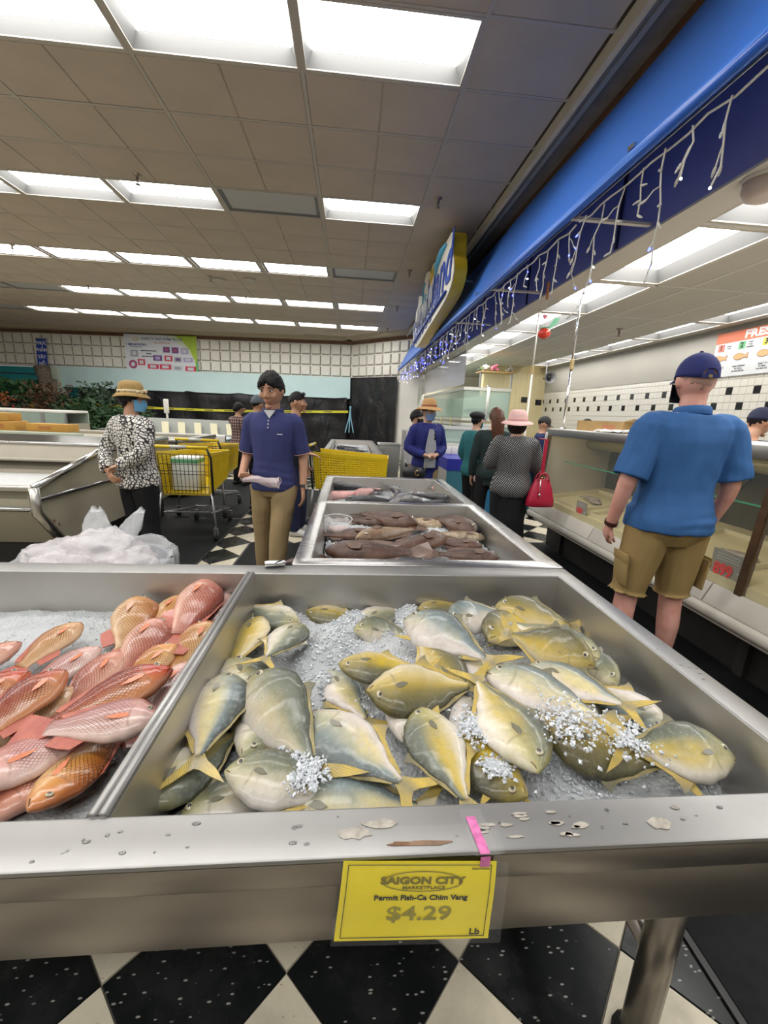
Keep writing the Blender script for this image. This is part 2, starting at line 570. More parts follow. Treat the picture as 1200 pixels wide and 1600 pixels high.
# bulkhead beam, brown trim and wall above the counter
m = W(); m.prism([(1.64, ZC), (1.64, ZC - .10), (1.67, ZC - .12), (1.67, ZC - .05), (1.74, ZC - .05), (1.74, ZC - .075), (1.78, ZC - .075), (1.78, ZC)], -4, 13.6, 'y')
structure(m.build('trim_1', mat('beam_cream', (.55, .50, .40), .5, var=.15, vscale=3)))
m = W(); m.box((1.78, -4, ZC - .03), (2.12, 13.5, ZC)); m.box((1.99, -4, 3.72), (2.12, 13.5, ZC - .03)); structure(m.build('trim_2', mat('recess_tan', (.36, .30, .23), .8, var=.2)))
m = W(); m.prism([(1.93, 3.75), (1.99, 3.72), (1.99, 3.82), (1.95, 3.84)], -4, 13.4, 'y'); structure(m.build('trim_3', brown_trim))
navy = mat('navy_panel', (.24, .25, .56), .5, var=.25, vscale=2)
m = W(); m.box((2.0, -4, 2.72), (2.12, 14.2, 3.76)); bulk = structure(m.build('wall_bulkhead', navy))
for y in (.2, 1.75, 3.42, 5.1, 6.8, 8.5, 10.2, 11.9):
    m = W(); m.box((1.985, y - .012, 2.725), (2.0, y + .012, 3.76)); m.build('panel_seam', mat('navy_seam', (.012, .013, .05), .6), bulk)

# ---------------------------------------------------------------- back wall with its relief tiles
wall_white = mat('wall_white', (.84, .81, .74), .6, var=.08, vscale=2)
relief = mat('relief_tile', (.88, .85, .76), .5, var=.07, vscale=5)
mint = mat('mint_paint', (.62, .82, .82), .5, var=.06, vscale=2)
def wall_frame(name, o, ang, length, z0, z1, t=.2):
    b = MB(); b.box((0, 0, z0), (length, t, z1))
    w = structure(b.build(name, wall_white)); w.location = (o[0], o[1], 0); w.rotation_euler = (0, 0, ang)
    return w
# local x runs along the wall, local -y faces the shop
angL = math.atan2(-1.45, 12.4)
LEN = 12.9
oL = (-LEN * math.cos(angL), 15.3 - LEN * math.sin(angL))
wall_back = wall_frame('wall_back', oL, angL, LEN, 2.585, 3.9)
wall_corner = wall_frame('wall_corner', (0, 15.3), -PI / 4, 2.9, 0, 3.9)
def relief_tile():
    b = MB(); s = .150; q = .115; h = .05
    b.add([(-s, 0, -s), (s, 0, -s), (s, 0, s), (-s, 0, s), (-q - .028, -h, -q - .010), (q - .03, -h, -q - .010), (q + .020, -h, -q + .045), (q + .020, -h, q + .028), (-q - .028, -h, q + .028)],
          [(4, 5, 6, 7, 8), (0, 1, 5, 4), (1, 6, 5), (1, 2, 7, 6), (2, 3, 8, 7), (3, 0, 4, 8)])
    b.add([(s - .004, -.002, -s - .016), (s + .018, -.002, -s - .016), (s + .018, -.002, s), (s - .004, -.002, s), (-s, -.002, -s - .016), (-s, -.002, -s + .004), (s, -.002, -s + .004), (s, -.002, -s - .016)], [(0, 1, 2, 3), (4, 7, 6, 5)], 1)  # dark L-strip beside and below the tile: its shadow line, painted as colour
    return b.mesh('relief', [relief, mat('tile_gap', (.10, .09, .075), .8)])  # tile_gap: dark colour of the painted shadow line, not a real gap
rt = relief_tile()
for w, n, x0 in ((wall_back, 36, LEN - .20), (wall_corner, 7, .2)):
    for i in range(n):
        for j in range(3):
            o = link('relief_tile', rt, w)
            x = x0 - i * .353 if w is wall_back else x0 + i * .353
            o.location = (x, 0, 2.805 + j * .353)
for w, l in ((wall_back, LEN), (wall_corner, 2.9)):
    b = MB(); b.prism([(-.09, 3.80), (-.02, 3.70), (0, 3.70), (0, 3.88), (-.09, 3.88)], 0, l, 'x'); b.build('cornice', brown_trim, w)
    b = MB(); b.prism([(-.5, 3.90), (-.42, 3.80), (-.1, 3.80), (-.1, 3.9)], 0, l, 'x'); b.build('cove', mat('cove_tan', (.46, .38, .26), .7, var=.1), w)
b = MB(); b.box((2.55, -.22, 1.93), (LEN - .02, 0, 2.60)); b.box((2.55, -.24, 1.90), (LEN - .02, -.2, 1.94)); b.build('mint_fascia', mint, wall_back)
b = MB(); b.box((2.35, -.34, 1.62), (2.62, .0, 2.58)); b.build('fascia_end_box', mat('mint_pale', (.52, .60, .50), .6), wall_back, bevel=.02)
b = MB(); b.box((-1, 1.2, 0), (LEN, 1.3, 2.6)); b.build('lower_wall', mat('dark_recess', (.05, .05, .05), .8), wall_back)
b = MB(); b.box((-1.5, .9, 1.2), (2.3, 1.0, 2.62)); b.build('turquoise_panel', mat('turquoise', (.03, .50, .56), .5, var=.15, vscale=1), wall_back)
b = MB(); b.box((-1.5, .5, 2.32), (2.3, .56, 2.36)); b.build('wall_rail', black_plastic, wall_back)

# far left wall so the room closes
m = W(); m.box((-14.2, -6, 0), (-14, 18.5, 3.9)); structure(m.build('wall_left', wall_white))

# ---------------------------------------------------------------- service area behind the glass counter
ZS = 2.72
svc_ceil = mat('service_ceiling', (.50, .47, .40), .75, var=.05, vscale=3)
m = W(); m.box((2.12, -2, ZS + .25), (5.1, 14.4, ZS + .3)); sceil = structure(m.build('ceiling_service', svc_ceil))
m = W(); m.box((2.0, -2, ZS - .015), (2.235, 14.2, ZS)); m.build('edge_trim', mat('tan_trim', (.60, .55, .47), .55), sceil)
def spanel(x0, x1, y0, y1):
    b = MB(); b.box((x0 + .006, y0 + .006, ZS - .003), (x1 - .006, y1 - .006, ZS + .005)); b.build('ceiling_panel', svc_ceil, sceil)
ys = [-1.98 + i * 1.22 for i in range(14)]
for i, y in enumerate(ys[:-1]):
    for x0, x1 in ((2.865, 3.2), (3.2, 3.81), (3.81, 4.26), (4.74, 4.92)):
        spanel(x0, x1, y, y + 1.22)
b = MB()
for y in ys: b.box((2.235, y - .012, ZS - .006), (4.92, y + .012, ZS + .0))
for x in (2.86, 3.2, 3.81, 4.26, 4.74): b.box((x - .012, -2, ZS - .006), (x + .012, 13.9, ZS))
b.build('ceiling_grid', mat('svc_grid', (.62, .60, .55), .5), sceil)
sv_on = troffer_meshes(.61, 1.17, .11, lamp_on)
sv_on2 = troffer_meshes(.45, 1.17, .09, lamp_on)
NUM = ['first', 'second', 'third', 'fourth', 'fifth', 'sixth', 'seventh', 'eighth', 'ninth', 'tenth', 'eleventh', 'twelfth', 'thirteenth']
for i, y in enumerate(ys[:-1]):
    c = y + .61
    troffer(sv_on, (2.55, c, ZS), 'lit fluorescent light beside the blue awning, %s along the row' % NUM[i], 'fluorescent lights over the glass counter')
    if i < 10:
        troffer(sv_on2, (4.5, c, ZS), 'lit fluorescent light by the tiled wall, %s along the row' % NUM[i], 'fluorescent lights along the tiled wall')

tile_white = mat('wall_tile_white', (.80, .77, .69), .18, var=.05, vscale=2)
tile_blk = mat('wall_tile_black', (.012, .012, .014), .15)
wall_grout = mat('wall_grout', (.62, .57, .47), .8)
m = W(); m.box((4.912, -2, 0), (5.1, 10.9, 2.12)); m.box((4.90, -2, 2.12), (5.1, 10.9, ZS + .1), 1)
wall_right = structure(m.build('wall_right', [wall_grout, mat('wall_beige', (.39, .37, .325), .6, var=.06, vscale=1.5)]))
TS = .0965
wt = MB(); wt.add([(0, 0, 0), (0, TS - .004, 0), (0, TS - .004, TS - .004), (0, 0, TS - .004), (-.006, .003, .003), (-.006, TS - .007, .003), (-.006, TS - .007, TS - .007), (-.006, .003, TS - .007)], [(4, 7, 6, 5), (0, 4, 5, 1), (1, 5, 6, 2), (2, 6, 7, 3), (3, 7, 4, 0)])
wt_w = wt.mesh('wt_w', tile_white); wt_b = wt.mesh('wt_b', tile_blk)
rest = MB(); cnt = 0
zrow = [1.904 - TS / 2 + (i - 18) * TS for i in range(21)]
for j, z in enumerate(zrow):
    if z > 2.1 or z < 0: continue
    for i in range(-70, 58):
        y = 5.285 + i * TS - TS / 2
        if y > 10.85 or y < -1.5: continue
        blk = (j == 18 and i % 4 == 0) or (j == 16 and i % 4 == 2)
        vis = 3.6 < y < 10.7 and z > 1.25
        if blk and vis:
            o = link('wall_tile', wt_b, wall_right); o.location = (4.912, y, z)
        elif 4.3 < y < 6.0 and z > 1.3 and cnt < 240:
            o = link('wall_tile', wt_w, wall_right); o.location = (4.912, y, z); cnt += 1
        else:
            rest.add([(4.906, y + .002, z + .002), (4.906, y + TS - .004, z + .002), (4.906, y + TS - .004, z + TS - .004), (4.906, y + .002, z + TS - .004)], [(0, 3, 2, 1)], 1 if blk else 0)
stuff(rest.build('wall_tile_field', [tile_white, tile_blk], wall_right))
# yellowish end wall with its own dark tiles
yel = mat('wall_yellow', (.66, .55, .30), .5, var=.08, vscale=2)
m = W(); m.box((3.3, 10.7, 0), (5.0, 10.9, ZS + .1)); wall_end = structure(m.build('wall_end', yel))
bt = MB(); bt.box((0, -.008, 0), (.16, 0, .14)); btm = bt.mesh('bt', tile_blk)
for x, z in ((3.65, 1.83), (4.32, 1.86), (4.70, 1.81)):
    o = link('wall_tile', btm, wall_end); o.location = (x, 10.7, z)
yt = MB()
for i in range(14):
    for j in range(13):
        yt.box((3.32 + i * .12, 10.694, 1.0 + j * .12), (3.32 + i * .12 + .115, 10.7, 1.0 + j * .12 + .115))
stuff(yt.build('wall_tile_field', mat('wall_tile_yellow', (.72, .62, .36), .25, var=.05), wall_end))
m = W(); m.box((2.02, 13.75, 0), (2.32, 14.4, 2.75)); structure(m.build('wall_pillar', white_paint))
m = W(); m.box((2.3, 14.2, 0), (5.1, 14.4, 2.9)); structure(m.build('wall_far', mat('tile_wall_far', (.70, .66, .50), .5, var=.05)))
# ---------------------------------------------------------------- blue awning
blue = mat('awning_blue', (.06, .235, .86), .38, var=.12, vscale=1.2, bump=.12, bscale=3, bdist=.02)
A0, A1 = -3.0, 13.35
aw = thing('awning', 'long sloping bright blue awning above the glass counter', 'awning', (1.7, 5, 2.75))
prof = [(1.955, 3.80), (1.80, 3.53), (1.62, 3.19), (1.46, 2.86)]
lip = [(1.425 + .018 * math.cos(a), 2.775 + .03 * math.sin(a)) for a in [PI * .75, PI, PI * 1.25, PI * 1.5, PI * 1.75]]
inner = [(1.465, 2.80), (1.49, 2.86), (1.65, 3.19), (1.83, 3.53), (1.975, 3.79)]
ya = [A0 + (A1 - A0) * i / 44 for i in range(45)]
b = W()
ring = prof + [(1.415, 2.80)] + lip + inner
b.loft([[(x + .006 * math.sin(y * 1.9 + z * 2), y, z) for x, z in ring] for y in ya])
b.build('awning_face', blue, aw, smooth=True, auto=.6)
b = W(); b.tube([(1.432, y, 2.765) for y in ya], .026, 8); b.build('front_edge', mat('awning_edge', (.02, .13, .62), .3), aw, smooth=True)
for i in range(8):
    y = 1.40 + i * 1.645 - 1.645
    b = W(); b.box((1.44, y - .017, 2.735), (1.99, y + .017, 2.752)); b.build('cross_bar', mat('bar_cream', (.55, .52, .46), .4, .3), aw)
b = W(); b.box((1.452, A0, 2.735), (1.456, A1, 2.745)); b.build('edge_wire', grey_metal, aw)
for y, x, z in ((2.417, 1.43, 2.815), (5.2, 1.44, 2.83)):
    b = W(); b.cbox((x - .01, y, z), (.03, .05, .02)); b.build('clip', chrome, aw)

# ---------------------------------------------------------------- icicle lights under the awning
cord = mat('icicle_cord', (.62, .60, .54), .5)
bulb_b = mat('bulb_blue', (.05, .08, .9), .3, emit=(.04, .06, 1.0), estr=14)
bulb_w = mat('bulb_white', (.8, .85, .9), .3, emit=(.75, .9, 1.0), estr=10)
bulb_d = mat('bulb_clear', (.55, .55, .52), .25)
def bulb(mb_s, mb_l, p, d, k):
    p = Vector(p); d = Vector(d).normalized()
    mb_s.tube([p, p + d * .022], [.006, .007], 6)
    mb_l.tube([p + d * .022, p + d * .034, p + d * .04], [.0055, .005, .001], 6)
seg_y = [-.2, 1.40, 3.05, 4.67, 6.32, 7.97, 9.69, 11.5, 13.3]
SEG_LAB = ['icicle light string under the awning at the upper right corner', 'icicle light string under the awning, nearest one in view', 'icicle light string under the awning in the second bay', 'icicle light string under the awning in the third bay', 'icicle light string under the awning in the fourth bay', 'icicle light string under the awning in the fifth bay', 'bright blue icicle light string in the second farthest bay', 'bright blue icicle light string at the far end of the awning']
for s in range(8):
    y0, y1 = seg_y[s] + .03, seg_y[s + 1] - .03
    r = random.Random(40 + s)
    t = thing('icicle_lights', SEG_LAB[s], 'string lights', (1.49, (y0 + y1) / 2, 2.7), 0, 'icicle lights along the awning')
    b = W()
    n = 14
    b.tube([(1.49 + .01 * math.sin(i * 2.1), y0 + (y1 - y0) * i / n, 2.722 - .012 * abs(math.sin(i * 1.3))) for i in range(n + 1)], .006 if s > 1 else .005, 6)
    b.build('main_cord', cord, t)
    gap = .17 if s < 4 else .14
    k = int((y1 - y0) / gap)
    sw = 1.0 if s < 4 else 1.35
    for q in range(k):
        y = y0 + (q + .5) * (y1 - y0) / k + r.uniform(-.03, .03)
        L = r.choice([.15, .25, .34, .42, .22]) * (1.3 if s < 2 else 1)
        c = MB(); lb = MB(); lw = MB(); lc = MB()
        p = Vector((1.49 + r.uniform(-.02, .02), y, 2.715)); path = [p.copy()]
        steps = max(3, int(L / .07)); j = r.uniform(-.35, .35)
        for i in range(steps):
            p = p + Vector((r.uniform(-.02, .02), j * .035 + r.uniform(-.028, .028), -L / steps)); path.append(p.copy())
            d = Vector((r.uniform(-1, 1), r.choice([-1, 1]) * r.uniform(.4, 1.2), r.uniform(-1.0, -.2)))
            u = r.random()
            if s >= 4: tgt = lb if u < .6 else lw if u < .85 else lc
            elif 1 <= s < 4: tgt = lb if u < .16 else lw if u < .25 else lc
            else: tgt = lc
            if r.random() < .35:
                e = p + d.normalized() * .06 + Vector((0, 0, -.02)); c.tube([p, (p + e) / 2 + Vector((0, 0, .012)), e], .0032 * sw, 4); bulb(c, tgt, e, d, s)
            else:
                bulb(c, tgt, p, d, s)
        c.tube(path, [.0042 * sw] * len(path), 5)
        off = t.location
        dr = c.build('icicle_drop', cord, t, off=off)
        for nm, mm, mt in (('blue_bulbs', lb, bulb_b), ('white_bulbs', lw, bulb_w), ('clear_bulbs', lc, bulb_d)):
            if mm.v: stuff(mm.build(nm, mt, dr, off=off))

# round dome at the awning's near end, top right of the picture
t = thing('ceiling_dome', 'round pale dome below the service ceiling at the right edge', 'dome', (2.14, 2.36, 2.72))
b = W(); b.lathe([(.0, 2.60), (.05, 2.603), (.085, 2.62), (.10, 2.65), (.10, 2.69)], (2.14, 2.36, 0), 24); b.build('dome_shell', mat('dome_tan', (.62, .50, .42), .35), t, smooth=True)
b = W(); b.lathe([(.11, 2.69), (.11, 2.704)], (2.14, 2.36, 0), 24); b.build('dome_base', white_paint, t)

# ---------------------------------------------------------------- hanging sign
sx = 1.25; kf = 1.25 / 1.3
out = [(6.05, 3.77), (6.03, 3.5), (5.93, 3.42), (5.88, 3.27), (5.98, 3.13), (6.24, 3.03), (6.91, 2.96), (7.84, 2.87), (8.86, 2.74), (9.31, 2.86), (9.5, 3.17), (9.19, 3.3), (9.21, 3.5), (8.89, 3.52), (8.98, 3.74), (8.59, 3.66), (8.2, 3.45), (8.33, 3.83), (8.16, 3.92), (7.98, 3.88), (7.62, 3.79), (7.55, 3.86), (7.28, 3.82), (6.98, 3.7), (7.01, 3.79), (6.74, 3.84), (6.4, 3.82), (6.2, 3.84)]
out = [(y * kf, 1.42 + (z - 1.42) * kf) for y, z in out]
sgn = thing('hanging_sign', 'white and yellow shaped sign with blue script on the awning', 'sign', (sx, 7.2, 2.75))
def smooth_poly(p, it=2):
    for _ in range(it):
        q = []
        for i in range(len(p)):
            a, c = p[i], p[(i + 1) % len(p)]
            q += [(a[0] * .75 + c[0] * .25, a[1] * .75 + c[1] * .25), (a[0] * .25 + c[0] * .75, a[1] * .25 + c[1] * .75)]
        p = q
    return p
so = smooth_poly(out)
sgn_y = mat('sign_yellow', (.72, .50, .02), .35); sgn_w = mat('sign_cream', (.80, .76, .66), .4)
b = W(); b.prism(so, sx, sx + .16, 'x'); b.build('sign_box', sgn_y, sgn)
b = W(); b.prism(so, sx - .012, sx - .001, 'x'); b.build('sign_face', sgn_w, sgn)
sblue = mat('sign_blue', (.02, .07, .42), .4); sneon = mat('sign_tube', (.75, .78, .85), .3); slb = mat('sign_sky', (.10, .45, .75), .4)
bd = Vector((0, -2.98, .23)).normalized()
text('Seafood', .62, sblue, sgn, (sx - .02, 8.05, 3.03), bd, (0, bd.z, -bd.y), .004, .012, shear=.25)
text('Island', .80, sblue, sgn, (sx - .02, 6.72, 3.33), bd, (0, bd.z, -bd.y), .004, .012, shear=.25)
b = W(); b.tube([(sx - .03, 8.9 * kf + .2, 2.84), (sx - .03, 7.5, 2.94), (sx - .03, 6.0, 3.05)], .02, 6); b.build('neon_stroke', sblue, sgn, smooth=True)
for i, (y0, z0, n) in enumerate(((8.5, 3.05, 3), (7.9, 3.0, 3), (7.3, 3.1, 2))):
    b = W()
    for q in range(n): b.tube([(sx - .035, y0 - q * .16, z0), (sx - .035, y0 - q * .16 - .03, z0 + .3), (sx - .035, y0 - q * .16 - .1, z0 + .32), (sx - .035, y0 - q * .16 - .12, z0 + .05)], .011, 6)
    b.build('neon_tube', sneon, sgn, smooth=True)
b = W(); b.tube([(sx - .025, 6.85, 3.5), (sx - .025, 6.75, 3.6), (sx - .025, 6.45, 3.68), (sx - .025, 6.2, 3.68)], [.02, .045, .045, .02], 8); b.build('sky_stroke', slb, sgn, smooth=True)
b = W(); b.tube([(sx - .02, 8.0, 3.35), (sx - .02, 7.95, 3.6), (sx - .02, 7.85, 3.66)], .015, 6); b.tube([(sx - .02, 7.8, 3.3), (sx - .02, 7.7, 3.45)], .015, 6); b.build('sky_stroke', slb, sgn, smooth=True)
b = W(); b.prism([(7.35, 3.50), (7.12, 3.55), (7.02, 3.68), (7.2, 3.62), (7.3, 3.70)], sx - .03, sx - .012, 'x'); b.build('yellow_star', sgn_y, sgn)
for y in (6.5, 7.6):
    b = W(); b.tube([(sx + .08, y, 3.7), (sx + .08, y, 3.87)], .004, 5); b.build('hanger_wire', grey_metal, sgn)
b = W(); b.tube([(sx + .1, 6.0, 3.2), (1.58, 6.0, 3.19)], .015, 6); b.tube([(sx + .1, 8.3, 2.95), (1.52, 8.3, 3.0)], .015, 6); b.build('wall_bracket', grey_metal, sgn)

# sprinkler heads
spk_m = mat('sprinkler_metal', (.30, .25, .20), .35, .9)
sb = MB(); sb.lathe([(.045, .0), (.04, -.012), (.018, -.016), (.014, -.05), (.02, -.06), (.012, -.075)], seg=14); sbm = sb.mesh('s1', spk_m)
sd = MB(); sd.lathe([(.006, -.07), (.006, -.10), (.028, -.102), (.028, -.106), (.0, -.107)], seg=12); sdm = sd.mesh('s2', spk_m)
for lab, loc in (('brass sprinkler head before the second row of lights at left', (-2.40, 5.50, ZC)), ('brass sprinkler head right of the second row of lights', (.95, 5.45, ZC)), ('dark sprinkler head behind the hanging sign, nearer one', (.96, 7.95, ZC)), ('dark sprinkler head behind the hanging sign, middle one', (1.02, 10.5, ZC)), ('dark sprinkler head near the far corner of the ceiling', (1.02, 13.1, ZC)), ('dark sprinkler head before the third row of lights, centre', (-2.76, 9.1, ZC)), ('dark sprinkler head at the left edge before the third row of lights', (-5.6, 8.1, ZC)), ('dark sprinkler head over the fourth row of lights, left', (-5.75, 10.4, ZC)), ('dark sprinkler head over the fourth row of lights, right', (-2.43, 10.5, ZC)), ('sprinkler head in the service ceiling above the capped worker', (3.70, 5.95, ZS)), ('far sprinkler head in the service ceiling near the yellow wall', (4.40, 10.4, ZS))):
    t = thing('sprinkler_head', lab, 'sprinkler', loc, 0, 'ceiling sprinklers'); link('escutcheon', sbm, t, smooth=True); link('deflector', sdm, t, smooth=True)
# two round ceiling vents
for lab, q in (('round tan ceiling speaker, left of two behind the third row', (343, 436)), ('round tan ceiling speaker, right of two behind the third row', (390, 436))):
    p = px(q[0], q[1], ZC)
    t = thing('ceiling_speaker', lab, 'ceiling speaker', (p.x, p.y, ZC - .006)); b = MB(); b.lathe([(.12, 0), (.12, -.015), (.10, -.02)], seg=20); b.build('speaker_rim', grid_mat, t, smooth=True)
    b = MB(); b.lathe([(.098, -.012), (.06, -.014), (0, -.012)], seg=20); b.build('grille', brown_trim, t)

# ---------------------------------------------------------------- steel fish tables
RZ = .84
steel_in = steel_mat('bin_steel', (.56, .54, .50), .36, (3, 3, 40))
def frame_top(b, x0, x1, y0, y1, holes, z0, z1):
    """flat top with rectangular holes: built as strips"""
    xs = sorted({x0, x1, *[h[0] for h in holes], *[h[1] for h in holes]})
    ysn = sorted({y0, y1, *[h[2] for h in holes], *[h[3] for h in holes]})
    def solid(x, y):
        return not any(h[0] < x < h[1] and h[2] < y < h[3] for h in holes)
    nx, ny = len(xs), len(ysn)
    cell = [[solid((xs[i] + xs[i + 1]) / 2, (ysn[j] + ysn[j + 1]) / 2) for j in range(ny - 1)] for i in range(nx - 1)]
    vs = [(x, y, z1) for x in xs for y in ysn] + [(x, y, z0) for x in xs for y in ysn]
    o = nx * ny; fs = []
    I = lambda i, j: i * ny + j
    for i in range(nx - 1):
        for j in range(ny - 1):
            if not cell[i][j]: continue
            a, c, d, e = I(i, j), I(i + 1, j), I(i + 1, j + 1), I(i, j + 1)
            fs.append((a, c, d, e)); fs.append((o + e, o + d, o + c, o + a))
            for (di, dj, p, q) in ((0, -1, a, c), (1, 0, c, d), (0, 1, d, e), (-1, 0, e, a)):
                ii, jj = i + di, j + dj
                if not (0 <= ii < nx - 1 and 0 <= jj < ny - 1 and cell[ii][jj]):
                    fs.append((p, o + p, o + q, q))
    b.add(vs, fs)
def bin_liner(x0, x1, y0, y1, zt, zb, s=.035):
    b = W(); a = .004
    T = [(x0, y0, zt), (x1, y0, zt), (x1, y1, zt), (x0, y1, zt)]
    B = [(x0 + s, y0 + s, zb), (x1 - s, y0 + s, zb), (x1 - s, y1 - s, zb), (x0 + s, y1 - s, zb)]
    To = [(x0 - a, y0 - a, zt), (x1 + a, y0 - a, zt), (x1 + a, y1 + a, zt), (x0 - a, y1 + a, zt)]
    Bo = [(p[0], p[1], zb - a) for p in B]
    vs = T + B + To + Bo
    fs = [(4, 5, 6, 7), (15, 14, 13, 12)]
    for i in range(4):
        j = (i + 1) % 4
        fs += [(i, i + 4, j + 4, j)[::-1], (8 + i, 8 + j, 12 + j, 12 + i), (i, j, 8 + j, 8 + i)]
    b.add(vs, fs)
    return b
wet = mat('water_film', (1, 1, 1), .05, trans=1)
# front table
TA = thing('fish_display_table', 'stainless steel display table nearest the camera with two fish bins', 'table', (0, 1, 0))
AX0, AX1, AY0, AY1 = -2.0, .88, .437, 1.535
binL = (-1.93, -.366, .512, 1.45); binR = (-.334, .815, .512, 1.45)
b = W(); frame_top(b, AX0, AX1, AY0, AY1, [binL, binR], RZ - .012, RZ)
b.build('rim', steel, TA, bevel=.005)
for q in (binL, binR):
    l = bin_liner(*q, RZ - .004, .60).build('bin_liner', steel_in, TA)
b = W(); b.tube([(-.357, .512, RZ - .002), (-.357, 1.45, RZ - .002)], .009, 8); b.tube([(-.343, .512, RZ - .002), (-.343, 1.45, RZ - .002)], .009, 8); b.build('divider_cap', steel, TA, smooth=True)
b = W(); b.box((AX0, AY0 + .0, .79), (AX1, AY0 + .012, RZ - .002)); b.build('front_lip', steel_dark, TA, bevel=.004)
b = W(); b.box((AX0, AY0 + .006, .682), (AX1, AY0 + .02, .789)); b.build('front_apron', steel_dark, TA, bevel=.003)
b = W(); b.box((AX1 - .02, AY0 + .02, .70), (AX1 - .004, AY1, RZ - .012)); b.build('side_apron', steel_dark, TA)
b = W(); b.box((AX0, AY1 - .02, .70), (AX1 - .02, AY1 - .006, RZ - .012)); b.build('back_apron', steel_dark, TA)
for x, y in ((.70, .62), (.70, 1.4), (-1.9, .62), (-1.9, 1.4)):
    b = W(); b.tube([(x, y, .64), (x, y, .02)], .034, 14); l = b.build('leg', steel_dark, TA, smooth=True)
    b = W(); b.lathe([(.05, .0), (.05, .015), (.036, .03)], (x, y, 0), 14); b.build('foot', black_plastic, l, off=TA.location)
b = W(); b.tube([(.70, .62, .28), (.70, 1.4, .28)], .024, 10); b.build('stretcher', steel_dark, TA, smooth=True)
b = W(); b.tube([(-1.9, 1.4, .28), (.70, 1.4, .28)], .022, 10); b.build('stretcher', steel_dark, TA, smooth=True)
# drips, scraped stickers and tape residue on the front rim
resid = mat('sticker_residue', (.46, .42, .36), .6, var=.5, vscale=60); rust = mat('rust_residue', (.25, .13, .06), .7, var=.5, vscale=50)
rr = random.Random(3)
def blob(name, mt, cx, cy, w, h, z=RZ + .0006, n=14, th=.0006):
    b = W()
    pts = [(cx + w * (.6 + .4 * rr.random()) * math.cos(2 * PI * i / n), cy + h * (.5 + .5 * rr.random()) * math.sin(2 * PI * i / n)) for i in range(n)]
    b.prism(pts, z - .0004, z + th, 'z'); return b.build(name, mt, TA)
blob('residue_patch', resid, .02, .470, .028, .012); blob('residue_patch', resid, .055, .483, .03, .008); blob('residue_patch', rust, .105, .452, .055, .005)
for i in range(16):
    blob('scraped_patch', resid, .19 + rr.uniform(0, .19), rr.uniform(.452, .492), rr.uniform(.006, .022), rr.uniform(.002, .006), n=9)
blob('scraped_patch', resid, .475, .465, .02, .012); blob('scraped_patch', resid, .52, .49, .008, .006)
for i in range(60):
    x = rr.choice([rr.uniform(-.4, .6), rr.uniform(.7, .86)]); y = rr.uniform(.45, .505) if x < .66 else rr.uniform(.7, 1.45)
    if x >= .66: x = rr.uniform(.83, .87)
    s_ = rr.uniform(.001, .0035); b = W(); b.ellipsoid((x, y, RZ), (s_ * rr.uniform(1, 2.2), s_, s_ * .4), 8, 5); b.build('water_drop', wet, TA, smooth=True)
# price card hung over the front edge
pc = thing('price_card', 'yellow price card for permit fish taped to the front table edge', 'price card', (.11, .43, .76))
yel_card = mat('card_yellow', (.90, .74, .006), .35, var=.07, vscale=12)
def P3(u, v, d=0):  # card plane: corners measured on the lip, hanging slightly askew
    tl = Vector((.004, .4325, .842)); tr = Vector((.214, .4325, .829)); bl = Vector((-.007, .430, .699)); br = Vector((.216, .430, .686))
    p = (tl * (1 - u) + tr * u) * (1 - v) + (bl * (1 - u) + br * u) * v
    return p + Vector((0, -d - .002 * math.sin(v * 5), 0))
b = W(); b.grid([[P3(i / 8, j / 8) for i in range(9)] for j in range(9)]); o = b.build('card', yel_card, pc)
ink = mat('card_ink', (.02, .02, .015), .6); ink2 = mat('card_ink_olive', (.20, .16, .01), .6); ink3 = mat('card_ink_grey', (.30, .26, .03), .6)
b = W()
for (u0, v0, u1, v1) in ((.035, .04, .965, .04), (.965, .04, .965, .955), (.035, .955, .965, .955), (.035, .04, .035, .955)):
    pts = [P3(u0 + (u1 - u0) * i / 8, v0 + (v1 - v0) * i / 8, .0008) for i in range(9)]
    b.tube(pts, .0005, 4)
b.build('border_line', ink, pc)
xd = (P3(1, .5) - P3(0, .5)); yd = (P3(.5, 0) - P3(.5, 1))
b = W(); b.tube([P3(.52 + .26 * math.cos(2 * PI * i / 40), .225 + .115 * math.sin(2 * PI * i / 40), .0008) for i in range(40)], .0007, 4, closed=True); b.build('logo_oval', ink2, pc)
text('SAIGON CITY', .0168, ink2, pc, P3(.52, .215, .001), xd, yd, .0002, .0007, sx=1.12)
text('MARKETPLACE', .0078, ink2, pc, P3(.53, .295, .001), xd, yd, .0002, .0001, sx=1.15)
text('Permit Fish-Ca Chim Vang', .0122, ink, pc, P3(.52, .42, .001), xd, yd, .0002, .0003, sx=1.0)
text('$4.29', .036, ink3, pc, P3(.52, .64, .001), xd, yd, .0002, .0006, sx=1.15)
text('Lb', .0165, ink, pc, P3(.90, .90, .001), xd, yd, .0002, .0002)
text('00267400000', .0045, ink2, pc, P3(.895, .08, .001), xd, yd, .0002)
